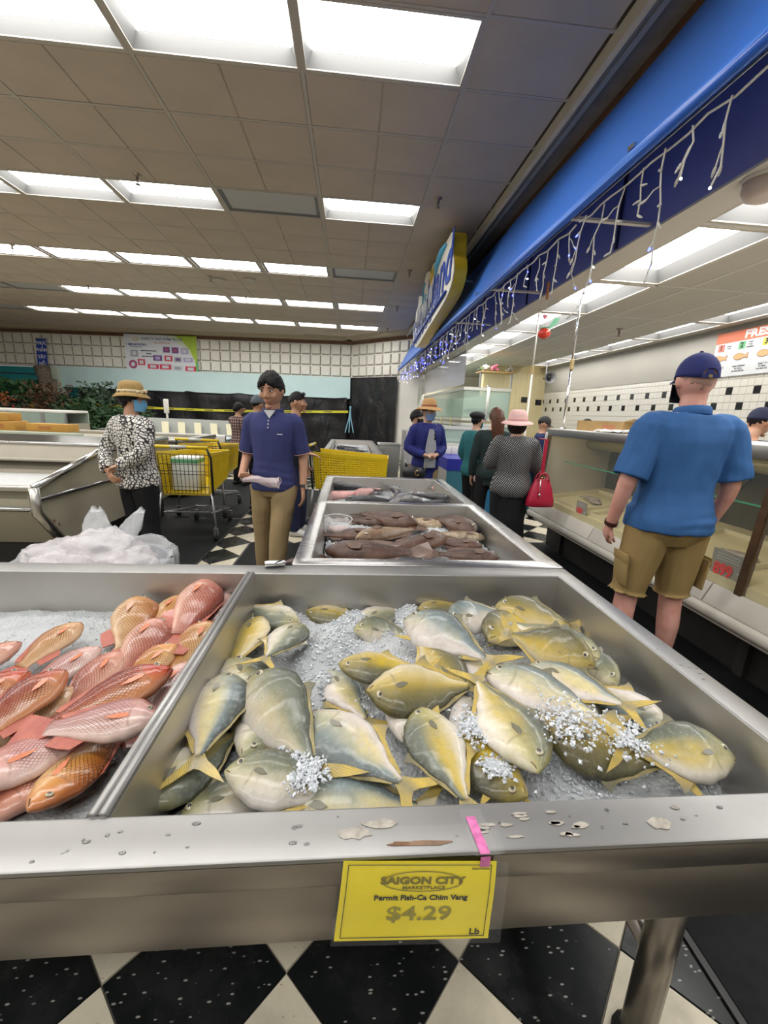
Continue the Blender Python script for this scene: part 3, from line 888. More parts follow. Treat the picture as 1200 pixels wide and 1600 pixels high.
# clear sleeve round the card and its pink-marked tape on the rim
film = N('clear_film'); film.color((.9, .9, .9)); film.set(rough=.15, alpha=.05, spec=.5); film = film.mat
def P3s(u, v):
    return P3(-.02 + u * 1.10, -.01 + v * 1.05, .002)
b = W(); b.grid([[P3s(i / 6, j / 6) for i in range(7)] for j in range(7)])
b.grid([[Vector((.0 + .225 * i / 6, .4325 + .045 * j / 3, RZ + .0012 + .0006 * math.sin(i * 2 + j))) for i in range(7)] for j in range(4)])
b.build('clear_sleeve', film, pc)
pink = mat('pink_tape', (.75, .18, .45), .5, var=.4, vscale=120)
b = W(); b.grid([[Vector((.184 + .014 * i + .006 * j / 4, .4325 + .055 * (1 - j / 4), RZ + .0018)) for i in range(2)] for j in range(5)]); b.grid([[Vector((.190 + .014 * i, .4305, RZ - .018 * j)) for i in range(2)] for j in range(2)]); b.build('pink_tape', pink, pc)
b = W(); b.grid([[Vector((.176 + .034 * i / 2 + .008 * j / 4, .431 + .068 * (1 - j / 4), RZ + .001 + .001 * ((i + j) % 2))) for i in range(3)] for j in range(5)]); b.build('clear_tape', film, pc)

# back table
TB = thing('fish_display_table', 'stainless steel display table behind the front one, two bins deep', 'table', (.33, 2.7, 0))
BX0, BX1, BY0, BY1 = -.215, .885, 1.545, 3.93
bN = (-.145, .80, 1.625, 2.70); bF = (-.145, .80, 2.775, 3.85)
b = W(); frame_top(b, BX0, BX1, BY0, BY1, [bN, bF], RZ - .014, RZ); b.build('rim', steel_mat('polished_rim', (.52, .51, .50), .26), TB, bevel=.005)
for q in (bN, bF): bin_liner(*q, RZ - .004, .60).build('bin_liner', steel_in, TB)
b = W(); b.box((BX0, BY0, .68), (BX0 + .014, BY1, RZ - .014)); b.build('side_apron', steel_dark, TB); b = W(); b.box((BX1 - .014, BY0, .68), (BX1, BY1, RZ - .014)); b.build('side_apron', steel_dark, TB)
b = W(); b.box((BX0 + .014, BY1 - .014, .68), (BX1 - .014, BY1, RZ - .014)); b.build('end_apron', steel_dark, TB)
for x, y in ((-.15, 1.7), (.8, 1.7), (-.15, 3.8), (.8, 3.8)):
    b = W(); b.tube([(x, y, .66), (x, y, .0)], .03, 12); b.build('leg', steel_dark, TB, smooth=True)
# small steel rod end lying on the front table's back rim
# ---------------------------------------------------------------- fish
def interp(tab, t):
    for i in range(len(tab) - 1):
        a, b_ = tab[i], tab[i + 1]
        if t <= b_[0]:
            u = (t - a[0]) / max(1e-9, b_[0] - a[0])
            return a[1] + (b_[1] - a[1]) * (u * u * (3 - 2 * u) * .5 + u * .5)
    return tab[-1][1]
FISH = {
 'permit': dict(d=[(0, .012), (.03, .075), (.1, .15), (.2, .215), (.35, .258), (.5, .245), (.7, .165), (.85, .075), (1, .03)],
                v=[(0, .012), (.03, .05), (.1, .105), (.2, .175), (.35, .235), (.5, .235), (.7, .155), (.85, .07), (1, .03)],
                w=[(0, .012), (.05, .05), (.15, .082), (.3, .098), (.5, .088), (.7, .055), (.88, .024), (1, .016)]),
 'tilapia': dict(d=[(0, .012), (.04, .065), (.12, .13), (.25, .19), (.4, .205), (.6, .165), (.8, .10), (.92, .07), (1, .068)],
                 v=[(0, .012), (.04, .05), (.12, .10), (.25, .15), (.4, .17), (.6, .14), (.8, .09), (.92, .065), (1, .062)],
                 w=[(0, .014), (.05, .055), (.15, .09), (.3, .105), (.5, .09), (.7, .06), (.9, .03), (1, .02)]),
 'grouper': dict(d=[(0, .01), (.05, .06), (.15, .11), (.3, .14), (.5, .135), (.7, .10), (.9, .055), (1, .05)],
                 v=[(0, .01), (.05, .05), (.15, .10), (.3, .13), (.5, .12), (.7, .085), (.9, .05), (1, .045)],
                 w=[(0, .02), (.05, .06), (.15, .095), (.3, .105), (.5, .09), (.7, .06), (.9, .03), (1, .02)]),
 'catfish': dict(d=[(0, .02), (.05, .05), (.15, .075), (.3, .095), (.5, .09), (.7, .065), (.9, .04), (1, .035)],
                 v=[(0, .02), (.05, .05), (.15, .075), (.3, .10), (.5, .09), (.7, .06), (.9, .04), (1, .035)],
                 w=[(0, .05), (.05, .085), (.15, .10), (.3, .095), (.5, .075), (.7, .05), (.9, .025), (1, .018)]),
}
NR, NS = 30, 22
def bend_y(t, k):
    return k * ((t - .45) ** 2 - .08) if t < 1.6 else 0
def fish_body(kind, k=0.0):
    F = FISH[kind]; vs = []; uv = []
    for i in range(NR + 1):
        t = (i / NR) ** 1.25 if i else 0.0
        D, V, Wd = interp(F['d'], t), interp(F['v'], t), interp(F['w'], t)
        g = 1 + (.035 * math.exp(-((t - .225) / .018) ** 2) if kind != 'catfish' else 0)
        for s in range(NS):
            a = 2 * PI * s / NS
            c, sn = math.cos(a), math.sin(a)
            z = D * sn if sn > 0 else V * sn
            y = Wd * g * math.copysign(abs(c) ** 1.15, c)
            vs.append((t, y + bend_y(t, k), z + .012 * math.sin(t * 3)))
            uv.append((t, .5 + .5 * sn))
    fs = []
    for i in range(NR):
        for s in range(NS):
            l = (s + 1) % NS
            fs.append((i * NS + s, (i + 1) * NS + s, (i + 1) * NS + l, i * NS + l))
    fs.append(tuple(range(NS))); fs.append(tuple(range(NR * NS, (NR + 1) * NS))[::-1])
    me = bpy.data.meshes.new('fish_body')
    me.from_pydata(vs, [], fs)
    ul = me.uv_layers.new(name='UVMap')
    for lp in me.loops: ul.data[lp.index].uv = uv[lp.vertex_index]
    me.shade_smooth(); me.update()
    return me
def fin_mesh(poly, th=.006, k=0.0, lean=0.0, base=None):
    """thin fin in the x-z plane; uv.x runs from root to edge"""
    n = len(poly)
    cx = sum(p[0] for p in poly) / n; cz = sum(p[1] for p in poly) / n
    b = MB()
    vs = []
    for s in (1, -1):
        for x, z in poly:
            e = .35
            vs.append((x, s * th * .5 * (1 if base is None else max(.2, 1 - abs(z - base) * 3)) + bend_y(x, k) + lean * (abs(z) - .05), z))
    fs = [tuple(range(n))[::-1], tuple(range(n, 2 * n))] + [(i, (i + 1) % n, n + (i + 1) % n, n + i) for i in range(n)]
    b.add(vs, fs)
    me = b.mesh('fin')
    ul = me.uv_layers.new(name='UVMap')
    for lp in me.loops:
        v = me.vertices[lp.vertex_index].co
        ul.data[lp.index].uv = (v.x, v.z)
    return me
FINS = {
 'permit': dict(tail=[(.97, .03), (1.06, .075), (1.15, .15), (1.29, .23), (1.21, .12), (1.14, .04), (1.12, 0), (1.14, -.04), (1.21, -.12), (1.29, -.23), (1.15, -.15), (1.06, -.075), (.97, -.03)],
                dorsal=[(.44, .235), (.50, .295), (.55, .32), (.57, .27), (.62, .225), (.75, .17), (.9, .085), (.97, .05), (.95, .03), (.85, .07), (.7, .15), (.55, .21)],
                anal=[(.50, -.225), (.57, -.285), (.62, -.31), (.63, -.255), (.68, -.19), (.8, -.125), (.93, -.07), (.97, -.045), (.95, -.025), (.85, -.06), (.7, -.14), (.6, -.19)],
                pec=[(.26, 0), (.285, .026), (.33, .024), (.385, -.012), (.34, -.026), (.285, -.018)]),
 'tilapia': dict(tail=[(.95, .06), (1.08, .10), (1.2, .13), (1.26, .11), (1.25, .0), (1.26, -.11), (1.2, -.13), (1.08, -.10), (.95, -.06)],
                 dorsal=[(.25, .175), (.32, .205), (.45, .220), (.6, .190), (.75, .155), (.9, .125), (.95, .10), (.90, .07), (.8, .085), (.6, .15), (.4, .19)],
                 anal=[(.6, -.13), (.68, -.185), (.8, -.17), (.92, -.14), (.88, -.07), (.75, -.09)],
                 pec=[(.25, -.01), (.28, .012), (.37, .008), (.47, -.022), (.38, -.034), (.28, -.026)]),
 'grouper': dict(tail=[(.96, .045), (1.08, .09), (1.2, .12), (1.24, .0), (1.2, -.12), (1.08, -.09), (.96, -.045)],
                 dorsal=[(.3, .13), (.38, .19), (.5, .18), (.6, .19), (.75, .17), (.88, .10), (.8, .075), (.5, .125)],
                 anal=[(.6, -.10), (.68, -.15), (.8, -.14), (.85, -.06), (.7, -.08)],
                 pec=[(.24, 0), (.3, .05), (.42, .03), (.40, -.05), (.3, -.05)]),
 'catfish': dict(tail=[(.97, .03), (1.1, .09), (1.22, .13), (1.14, 0), (1.22, -.13), (1.1, -.09), (.97, -.03)],
                 dorsal=[(.32, .085), (.38, .18), (.44, .16), (.43, .085)],
                 anal=[(.55, -.08), (.65, -.14), (.85, -.09), (.85, -.04), (.7, -.06)],
                 pec=[(.2, 0), (.24, .03), (.34, .01), (.3, -.03)]),
}
def fish_material(name, ramp, noise_col, noise_amt, scale_amt, rough, head=None, mott=None, vary=.25, yellow=None):
    k = N(name)
    uvn = k.n('ShaderNodeTexCoord'); sep = k.n('ShaderNodeSeparateXYZ'); k.l(uvn.outputs['UV'], sep.inputs[0])
    oi = k.n('ShaderNodeObjectInfo')
    ob = k.n('ShaderNodeVectorMath', operation='ADD'); k.l(uvn.outputs['Object'], ob.inputs[0])
    sc = k.n('ShaderNodeVectorMath', operation='SCALE'); sc.inputs['Scale'].default_value = 7.0
    k.l(oi.outputs['Location'], sc.inputs[0]); k.l(sc.outputs[0], ob.inputs[1])
    n1 = k.noise(ob.outputs[0], 3.2, 4)
    v = k.math('ADD', sep.outputs[1], k.math('MULTIPLY', k.math('SUBTRACT', n1, .5), .22))
    v = k.math('ADD', v, k.math('MULTIPLY', k.math('SUBTRACT', oi.outputs['Random'], .5), .16))
    c = k.ramp(v, ramp)
    if yellow:
        n2 = k.noise(ob.outputs[0], 2.1, 3)
        sh = k.math('ADD', n2, k.math('MULTIPLY', k.math('SUBTRACT', oi.outputs['Random'], .5), .25))
        yv = k.ramp(sep.outputs[1], [(.12, (0, 0, 0)), (.32, (1, 1, 1)), (.55, (1, 1, 1)), (.75, (0, 0, 0))])
        yt = k.ramp(sep.outputs[0], [(.2, (.35,) * 3), (.5, (1, 1, 1)), (1, (1, 1, 1))])
        f = k.math('MULTIPLY', k.math('MULTIPLY', k.ramp(sh, [(.40, (0, 0, 0)), (.66, (1, 1, 1))]), yv), yt)
        c = k.mix(k.math('MULTIPLY', f, .75), c, yellow)
    if head:
        hf = k.ramp(sep.outputs[0], [(.05, (.85,) * 3), (.30, (0, 0, 0))])
        hn = k.math('MULTIPLY', hf, k.ramp(k.noise(ob.outputs[0], 4, 3), [(.35, (.1,) * 3), (.7, (1, 1, 1))]))
        if isinstance(head, tuple): c = k.mix(hn, c, head)
    if mott:
        mf = k.ramp(k.noise(ob.outputs[0], 5, 6, .7), [(.42, (0, 0, 0)), (.62, (1, 1, 1))])
        c = k.mix(mf, c, mott)
    if scale_amt:
        mp = k.n('ShaderNodeMapping'); mp.inputs['Rotation'].default_value = (0, 0, PI / 4); mp.inputs['Scale'].default_value = (27, 17, 1)
        k.l(uvn.outputs['UV'], mp.inputs[0])
        # diamond scales: rotate after stretch
        m1 = k.n('ShaderNodeMapping'); m1.inputs['Scale'].default_value = (30, 19, 1); k.l(uvn.outputs['UV'], m1.inputs[0])
        m2 = k.n('ShaderNodeMapping'); m2.inputs['Rotation'].default_value = (0, 0, PI / 4); k.l(m1.outputs[0], m2.inputs[0])
        vo = k.n('ShaderNodeTexVoronoi', feature='DISTANCE_TO_EDGE', voronoi_dimensions='2D'); vo.inputs['Scale'].default_value = 1.0; vo.inputs['Randomness'].default_value = .15
        k.l(m2.outputs[0], vo.inputs['Vector'])
        e = k.ramp(vo.outputs[0], [(.04, (1, 1, 1)), (.24, (0, 0, 0))])
        bodyf = k.ramp(sep.outputs[0], [(.24, (0, 0, 0)), (.34, (1, 1, 1))])
        bf2 = k.ramp(sep.outputs[1], [(.08, (0, 0, 0)), (.28, (1, 1, 1))])
        e = k.math('MULTIPLY', k.math('MULTIPLY', e, bodyf), bf2)
        c = k.mix(k.math('MULTIPLY', e, scale_amt), c, tuple(x for x in noise_col))
        k.bump(k.math('SUBTRACT', 1.0, e), .35, .004)
    else:
        f = k.ramp(k.noise(ob.outputs[0], 26, 4, .7), [(.5, (0, 0, 0)), (.75, (1, 1, 1))])
        c = k.mix(k.math('MULTIPLY', f, noise_amt), c, noise_col)
        m1 = k.n('ShaderNodeMapping'); m1.inputs['Scale'].default_value = (70, 46, 1); k.l(uvn.outputs['UV'], m1.inputs[0]); m2 = k.n('ShaderNodeMapping'); m2.inputs['Rotation'].default_value = (0, 0, PI / 4); k.l(m1.outputs[0], m2.inputs[0])
        vo = k.n('ShaderNodeTexVoronoi', voronoi_dimensions='2D'); vo.inputs['Randomness'].default_value = .3; k.l(m2.outputs[0], vo.inputs['Vector']); k.bump(k.math('ADD', vo.outputs['Distance'], k.noise(ob.outputs[0], 30, 4)), .16, .004)
    vv = k.math('MULTIPLY_ADD', sep.outputs[1], 2.0, -1.0); arc = k.math('SUBTRACT', sep.outputs[0], k.math('MULTIPLY_ADD', k.math('MULTIPLY', vv, vv), -.075, .262))
    line = k.ramp(k.math('ABSOLUTE', arc), [(.0, (1, 1, 1)), (.009, (.5,) * 3), (.02, (0, 0, 0))])
    wide = k.ramp(k.math('ABSOLUTE', vv), [(.55, (1, 1, 1)), (.8, (0, 0, 0))])
    c = k.mix(k.math('MULTIPLY', k.math('MULTIPLY', line, wide), .55), c, (.20, .10, .06) if 'permit' not in name else (.22, .19, .10))
    sp = k.ramp(k.noise(ob.outputs[0], 48, 3, .6), [(.60, (0, 0, 0)), (.70, (1, 1, 1))])
    c = k.mix(k.math('MULTIPLY', sp, .22), c, (.10, .09, .06))
    bl = k.ramp(k.noise(ob.outputs[0], 9, 5, .65), [(.45, (0, 0, 0)), (.72, (1, 1, 1))])
    c = k.mix(k.math('MULTIPLY', bl, .28), c, (.16, .15, .08) if 'permit' in name else (.36, .14, .08) if scale_amt else (.05, .03, .02))
    hs = k.n('ShaderNodeHueSaturation'); hs.inputs['Saturation'].default_value = 1.12
    k.l(k.math('MULTIPLY_ADD', oi.outputs['Random'], vary, 1 - vary / 2), hs.inputs['Value']); k.l(c, hs.inputs['Color'])
    k.color(hs.outputs[0])
    k.set(rough=rough, coat=.35 if scale_amt or 'permit' in name else .1, coat_rough=.12)
    MATS[name] = k.mat
    return k.mat
PM = {}
PM['permit'] = fish_material('permit_skin', [(.0, (.66, .62, .57)), (.24, (.62, .57, .47)), (.42, (.44, .42, .31)), (.55, (.21, .22, .15)), (.75, (.12, .135, .10)), (1, (.045, .05, .035))], (.50, .53, .50), .30, 0, .30, head=(.42, .38, .14), vary=.35, yellow=(.55, .40, .08))
PM['permit_blue'] = fish_material('permit_skin_blue', [(.0, (.66, .61, .57)), (.26, (.62, .56, .52)), (.44, (.45, .44, .40)), (.57, (.23, .27, .27)), (.76, (.14, .18, .185)), (1, (.05, .057, .052))], (.50, .55, .58), .30, 0, .28, head=(.40, .38, .22), vary=.25, yellow=(.66, .55, .25))
PM['permit_gold'] = fish_material('permit_skin_gold', [(.0, (.64, .57, .43)), (.25, (.58, .47, .24)), (.44, (.42, .32, .09)), (.57, (.22, .18, .06)), (.76, (.11, .10, .045)), (1, (.04, .04, .025))], (.45, .42, .25), .25, 0, .28, head=(.34, .27, .08), vary=.3, yellow=(.52, .37, .05))
PM['tilapia_pink'] = fish_material('tilapia_pink', [(0, (.66, .42, .33)), (.3, (.60, .33, .25)), (.6, (.46, .19, .14)), (1, (.30, .07, .05))], (.13, .035, .025), 0, .85, .27, head=(.50, .13, .11), vary=.3)
PM['tilapia_red'] = fish_material('tilapia_red', [(0, (.56, .28, .16)), (.3, (.50, .24, .13)), (.6, (.34, .085, .05)), (1, (.19, .018, .018))], (.05, .01, .008), 0, .9, .26, head=(.38, .025, .03), vary=.3)
PM['tilapia_orange'] = fish_material('tilapia_orange', [(0, (.68, .48, .31)), (.3, (.62, .40, .20)), (.6, (.52, .26, .09)), (1, (.36, .11, .045))], (.18, .07, .025), 0, .8, .28, head=(.62, .27, .14), vary=.25)
PM['tilapia_pale'] = fish_material('tilapia_pale', [(0, (.68, .53, .47)), (.3, (.63, .47, .42)), (.6, (.52, .31, .29)), (1, (.38, .15, .13))], (.22, .09, .09), 0, .85, .28, head=(.62, .36, .30), vary=.25)
PM['grouper'] = fish_material('brown_skin', [(0, (.13, .07, .045)), (.3, (.065, .027, .017)), (.6, (.034, .014, .009)), (1, (.018, .009, .006))], (.24, .17, .13), .4, 0, .34, mott=(.05, .022, .014), vary=.6)
PM['grouper_tan'] = fish_material('tan_skin', [(0, (.50, .42, .31)), (.4, (.38, .29, .18)), (.7, (.24, .16, .09)), (1, (.09, .05, .03))], (.45, .38, .29), .4, 0, .34, mott=(.16, .10, .06), vary=.4)
PM['catfish'] = fish_material('catfish_skin', [(0, (.66, .62, .60)), (.30, (.52, .50, .50)), (.48, (.16, .17, .19)), (.7, (.06, .065, .075)), (1, (.035, .036, .04))], (.16, .17, .18), .3, 0, .22, vary=.3)
PM['flesh'] = fish_material('pink_flesh', [(0, (.72, .45, .42)), (.4, (.72, .38, .36)), (.7, (.62, .26, .26)), (1, (.5, .2, .2))], (.75, .55, .52), .4, 0, .25, vary=.2)
def fin_mat(name, c0, c1, edge=None, rough=.4):
    k = N(name)
    t = k.n('ShaderNodeTexCoord'); sx_ = k.n('ShaderNodeSeparateXYZ'); k.l(t.outputs['UV'], sx_.inputs[0]); w = k.n('ShaderNodeTexWave'); w.inputs['Scale'].default_value = 22; w.inputs['Distortion'].default_value = 5; w.inputs['Detail'].default_value = 3
    mp = k.n('ShaderNodeMapping'); mp.inputs['Rotation'].default_value = (0, 0, 1.2); k.l(t.outputs['UV'], mp.inputs[0]); k.l(mp.outputs[0], w.inputs['Vector'])
    nz = k.ramp(k.noise(t.outputs['Object'], 8, 4), [(.32, (0, 0, 0)), (.66, (1, 1, 1))])
    base = c0
    if edge: base = k.mix(1.0, c0, k.ramp(k.math('MULTIPLY_ADD', k.math('ABSOLUTE', sx_.outputs[1]), 3.2, k.math('MULTIPLY', sx_.outputs[0], .12)), [(.12, edge), (.34, c0), (.72, c0), (.98, edge)]))
    k.color(k.mix(k.math('MULTIPLY_ADD', w.outputs['Fac'], .22, k.math('MULTIPLY', nz, .6)), base, c1)); k.bump(w.outputs['Fac'], .25, .002); k.set(rough=rough, coat=.2)
    return k.mat
FM = {'permit': fin_mat('permit_fin', (.60, .42, .06), (.28, .23, .11), (.22, .20, .13)), 'permit_dark': fin_mat('permit_fin_dark', (.38, .30, .11), (.16, .15, .09), (.14, .13, .09)), 'tilapia': fin_mat('tilapia_fin', (.52, .15, .09), (.30, .06, .05)),
      'tilapia_pec': fin_mat('tilapia_pec', (.66, .24, .10), (.55, .14, .07)), 'grouper': fin_mat('brown_fin', (.15, .08, .05), (.06, .03, .02)), 'catfish': fin_mat('catfish_fin', (.10, .10, .11), (.22, .16, .16))}
eye_ring = mat('eye_iris', (.52, .46, .32), .2, coat=.6); eye_pupil = mat('eye_pupil', (.01, .01, .012), .08, coat=1); mouth_m = mat('mouth_line', (.10, .045, .035), .5)
gill_m = mat('gill_edge', (.36, .20, .13), .45)
BM = {}; FN = {}
for kind in FISH:
    for ki, kk in enumerate((-.10, .0, .12)):
        BM[kind, ki] = fish_body(kind, kk)
        for fn, poly in FINS[kind].items():
            if fn == 'pec': continue
            FN[kind, fn, ki] = fin_mesh(poly, .007, kk, lean=(.10 if ki == 2 else -.08 if ki == 0 else 0) if fn == 'tail' else 0)
    F = FISH[kind]
    for s in (1, -1):
        poly = FINS[kind]['pec']; n = len(poly)
        b = MB()
        vs = [(x, s * (interp(F['w'], .26) * .93 + .004 + (x - .25) * .05 + o), z) for o in (.0, .004) for x, z in poly]
        b.add(vs, [tuple(range(n))[::-1], tuple(range(n, 2 * n))] + [(i, (i + 1) % n, n + (i + 1) % n, n + i) for i in range(n)])
        me = b.mesh('pec'); ul = me.uv_layers.new(name='UVMap')
        for lp in me.loops:
            q = me.vertices[lp.vertex_index].co; ul.data[lp.index].uv = (q.x, q.z)
        FN[kind, 'pec', s] = me
        et = .115 if kind != 'catfish' else .08; ez = .055 if kind == 'permit' else .06 if kind == 'tilapia' else .04
        er = .031 if kind == 'permit' else .024
        Dm = interp(F['d'], et); yy = s * interp(F['w'], et) * (1 - (ez / Dm) ** 2) ** .55
        b = MB(); rot = Matrix.Rotation(s * PI / 2, 3, 'X') @ Matrix.Rotation(0.0, 3, 'Z')
        b.lathe([(0, .010), (er * .5, .0095), (er * .52, .008), (er, .004), (er * 1.15, -.006)], (et, yy * .96, ez + .012 * math.sin(et * 3)), 16, 0, rot=Matrix.Rotation(-s * PI / 2, 3, 'X'))
        b.lathe([(0, .0125), (er * .48, .0115), (er * .5, .009)], (et, yy * .96, ez + .012 * math.sin(et * 3)), 14, 1, rot=Matrix.Rotation(-s * PI / 2, 3, 'X'))
        me = b.mesh('eye', [eye_ring, eye_pupil]); me.shade_smooth(); FN[kind, 'eye', s] = me
    b = MB()
    for s in (1, -1):
        b.tube([(.004, 0, -.002), (.03, s * interp(F['w'], .03) * 1.0, -.012), (.06, s * interp(F['w'], .06) * .95, -.028)], .0035, 5)
    me = b.mesh('mouth', mouth_m); FN[kind, 'mouth'] = me


def fish(kind, skin, head, tail, belly, zh, zt, roll=0, var=1, label='', group='', L=None, name=None, cat='fish', dep=1.0, bins=None):
    """head, tail, belly: where the photograph shows them; zh, zt: heights of snout and tail root"""
    H = px(head[0], head[1], zh); T = px(tail[0], tail[1], zt)
    lim = {'permit': (.20, .33), 'tilapia': (.19, .34), 'grouper': (.2, .40), 'catfish': (.2, .38)}[kind]
    X = (T - H); ln = min(lim[1], max(lim[0], X.length)) if L is None else L
    X.normalize()
    Bp = px(belly[0], belly[1], (zh + zt) / 2) - (H + T) / 2
    up = Vector((0, 0, 1))
    side = up.cross(X).normalized()
    s = 1 if side.dot(Bp) > 0 else -1
    bel = side * s
    nrm = X.cross(bel) * 1.0
    if nrm.z < 0: nrm = -nrm
    r = math.radians(roll)
    n2 = nrm * math.cos(r) + bel * math.sin(r); b2 = bel * math.cos(r) - nrm * math.sin(r)
    zax = -b2; yax = zax.cross(X)
    M4 = Matrix.Identity(4)
    for i in range(3):
        M4[i][0] = X[i]; M4[i][1] = yax[i]; M4[i][2] = zax[i]; M4[i][3] = H[i]
    t = thing(name or {'permit': 'permit_fish', 'tilapia': 'red_tilapia', 'grouper': 'brown_fish', 'catfish': 'catfish'}[kind], label, cat, (0, 0, 0), 0, group)
    gs = {'permit': (1.06, 1.12), 'tilapia': (1.06, 1.36), 'grouper': (1.05, 1.32), 'catfish': (1.05, 1.2)}[kind]
    dep *= gs[1]; ln *= gs[0]
    dep *= min(1.0, {'permit': .158 / (.5 * ln * dep), 'tilapia': .150 / (.375 * ln * dep)}.get(kind, 1.0))
    t.matrix_world = M4 @ Matrix.Diagonal((ln, ln * (.8 + .2 * dep), ln * dep, 1))
    vis = 1 if yax.z > 0 else -1
    def part(nm, me, mt=None):
        o = link(nm, me, t)
        if mt is not None:
            if not me.materials: me.materials.append(mt)
            if me.materials[0] != mt:
                o.material_slots[0].link = 'OBJECT'; o.material_slots[0].material = mt
        return o
    part('body', BM[kind, var], PM[skin])
    fm = FM[kind]
    part('tail_fin', FN[kind, 'tail', var], fm); part('dorsal_fin', FN[kind, 'dorsal', var], FM['permit_dark'] if kind == 'permit' else fm); part('anal_fin', FN[kind, 'anal', var], fm)
    part('pectoral_fin', FN[kind, 'pec', vis], FM['tilapia_pec'] if kind == 'tilapia' else FM['permit_dark'] if kind == 'permit' else fm)
    part('eye', FN[kind, 'eye', vis]); part('mouth', FN[kind, 'mouth'])
    return t
GP = 'permit fish in the right front bin'
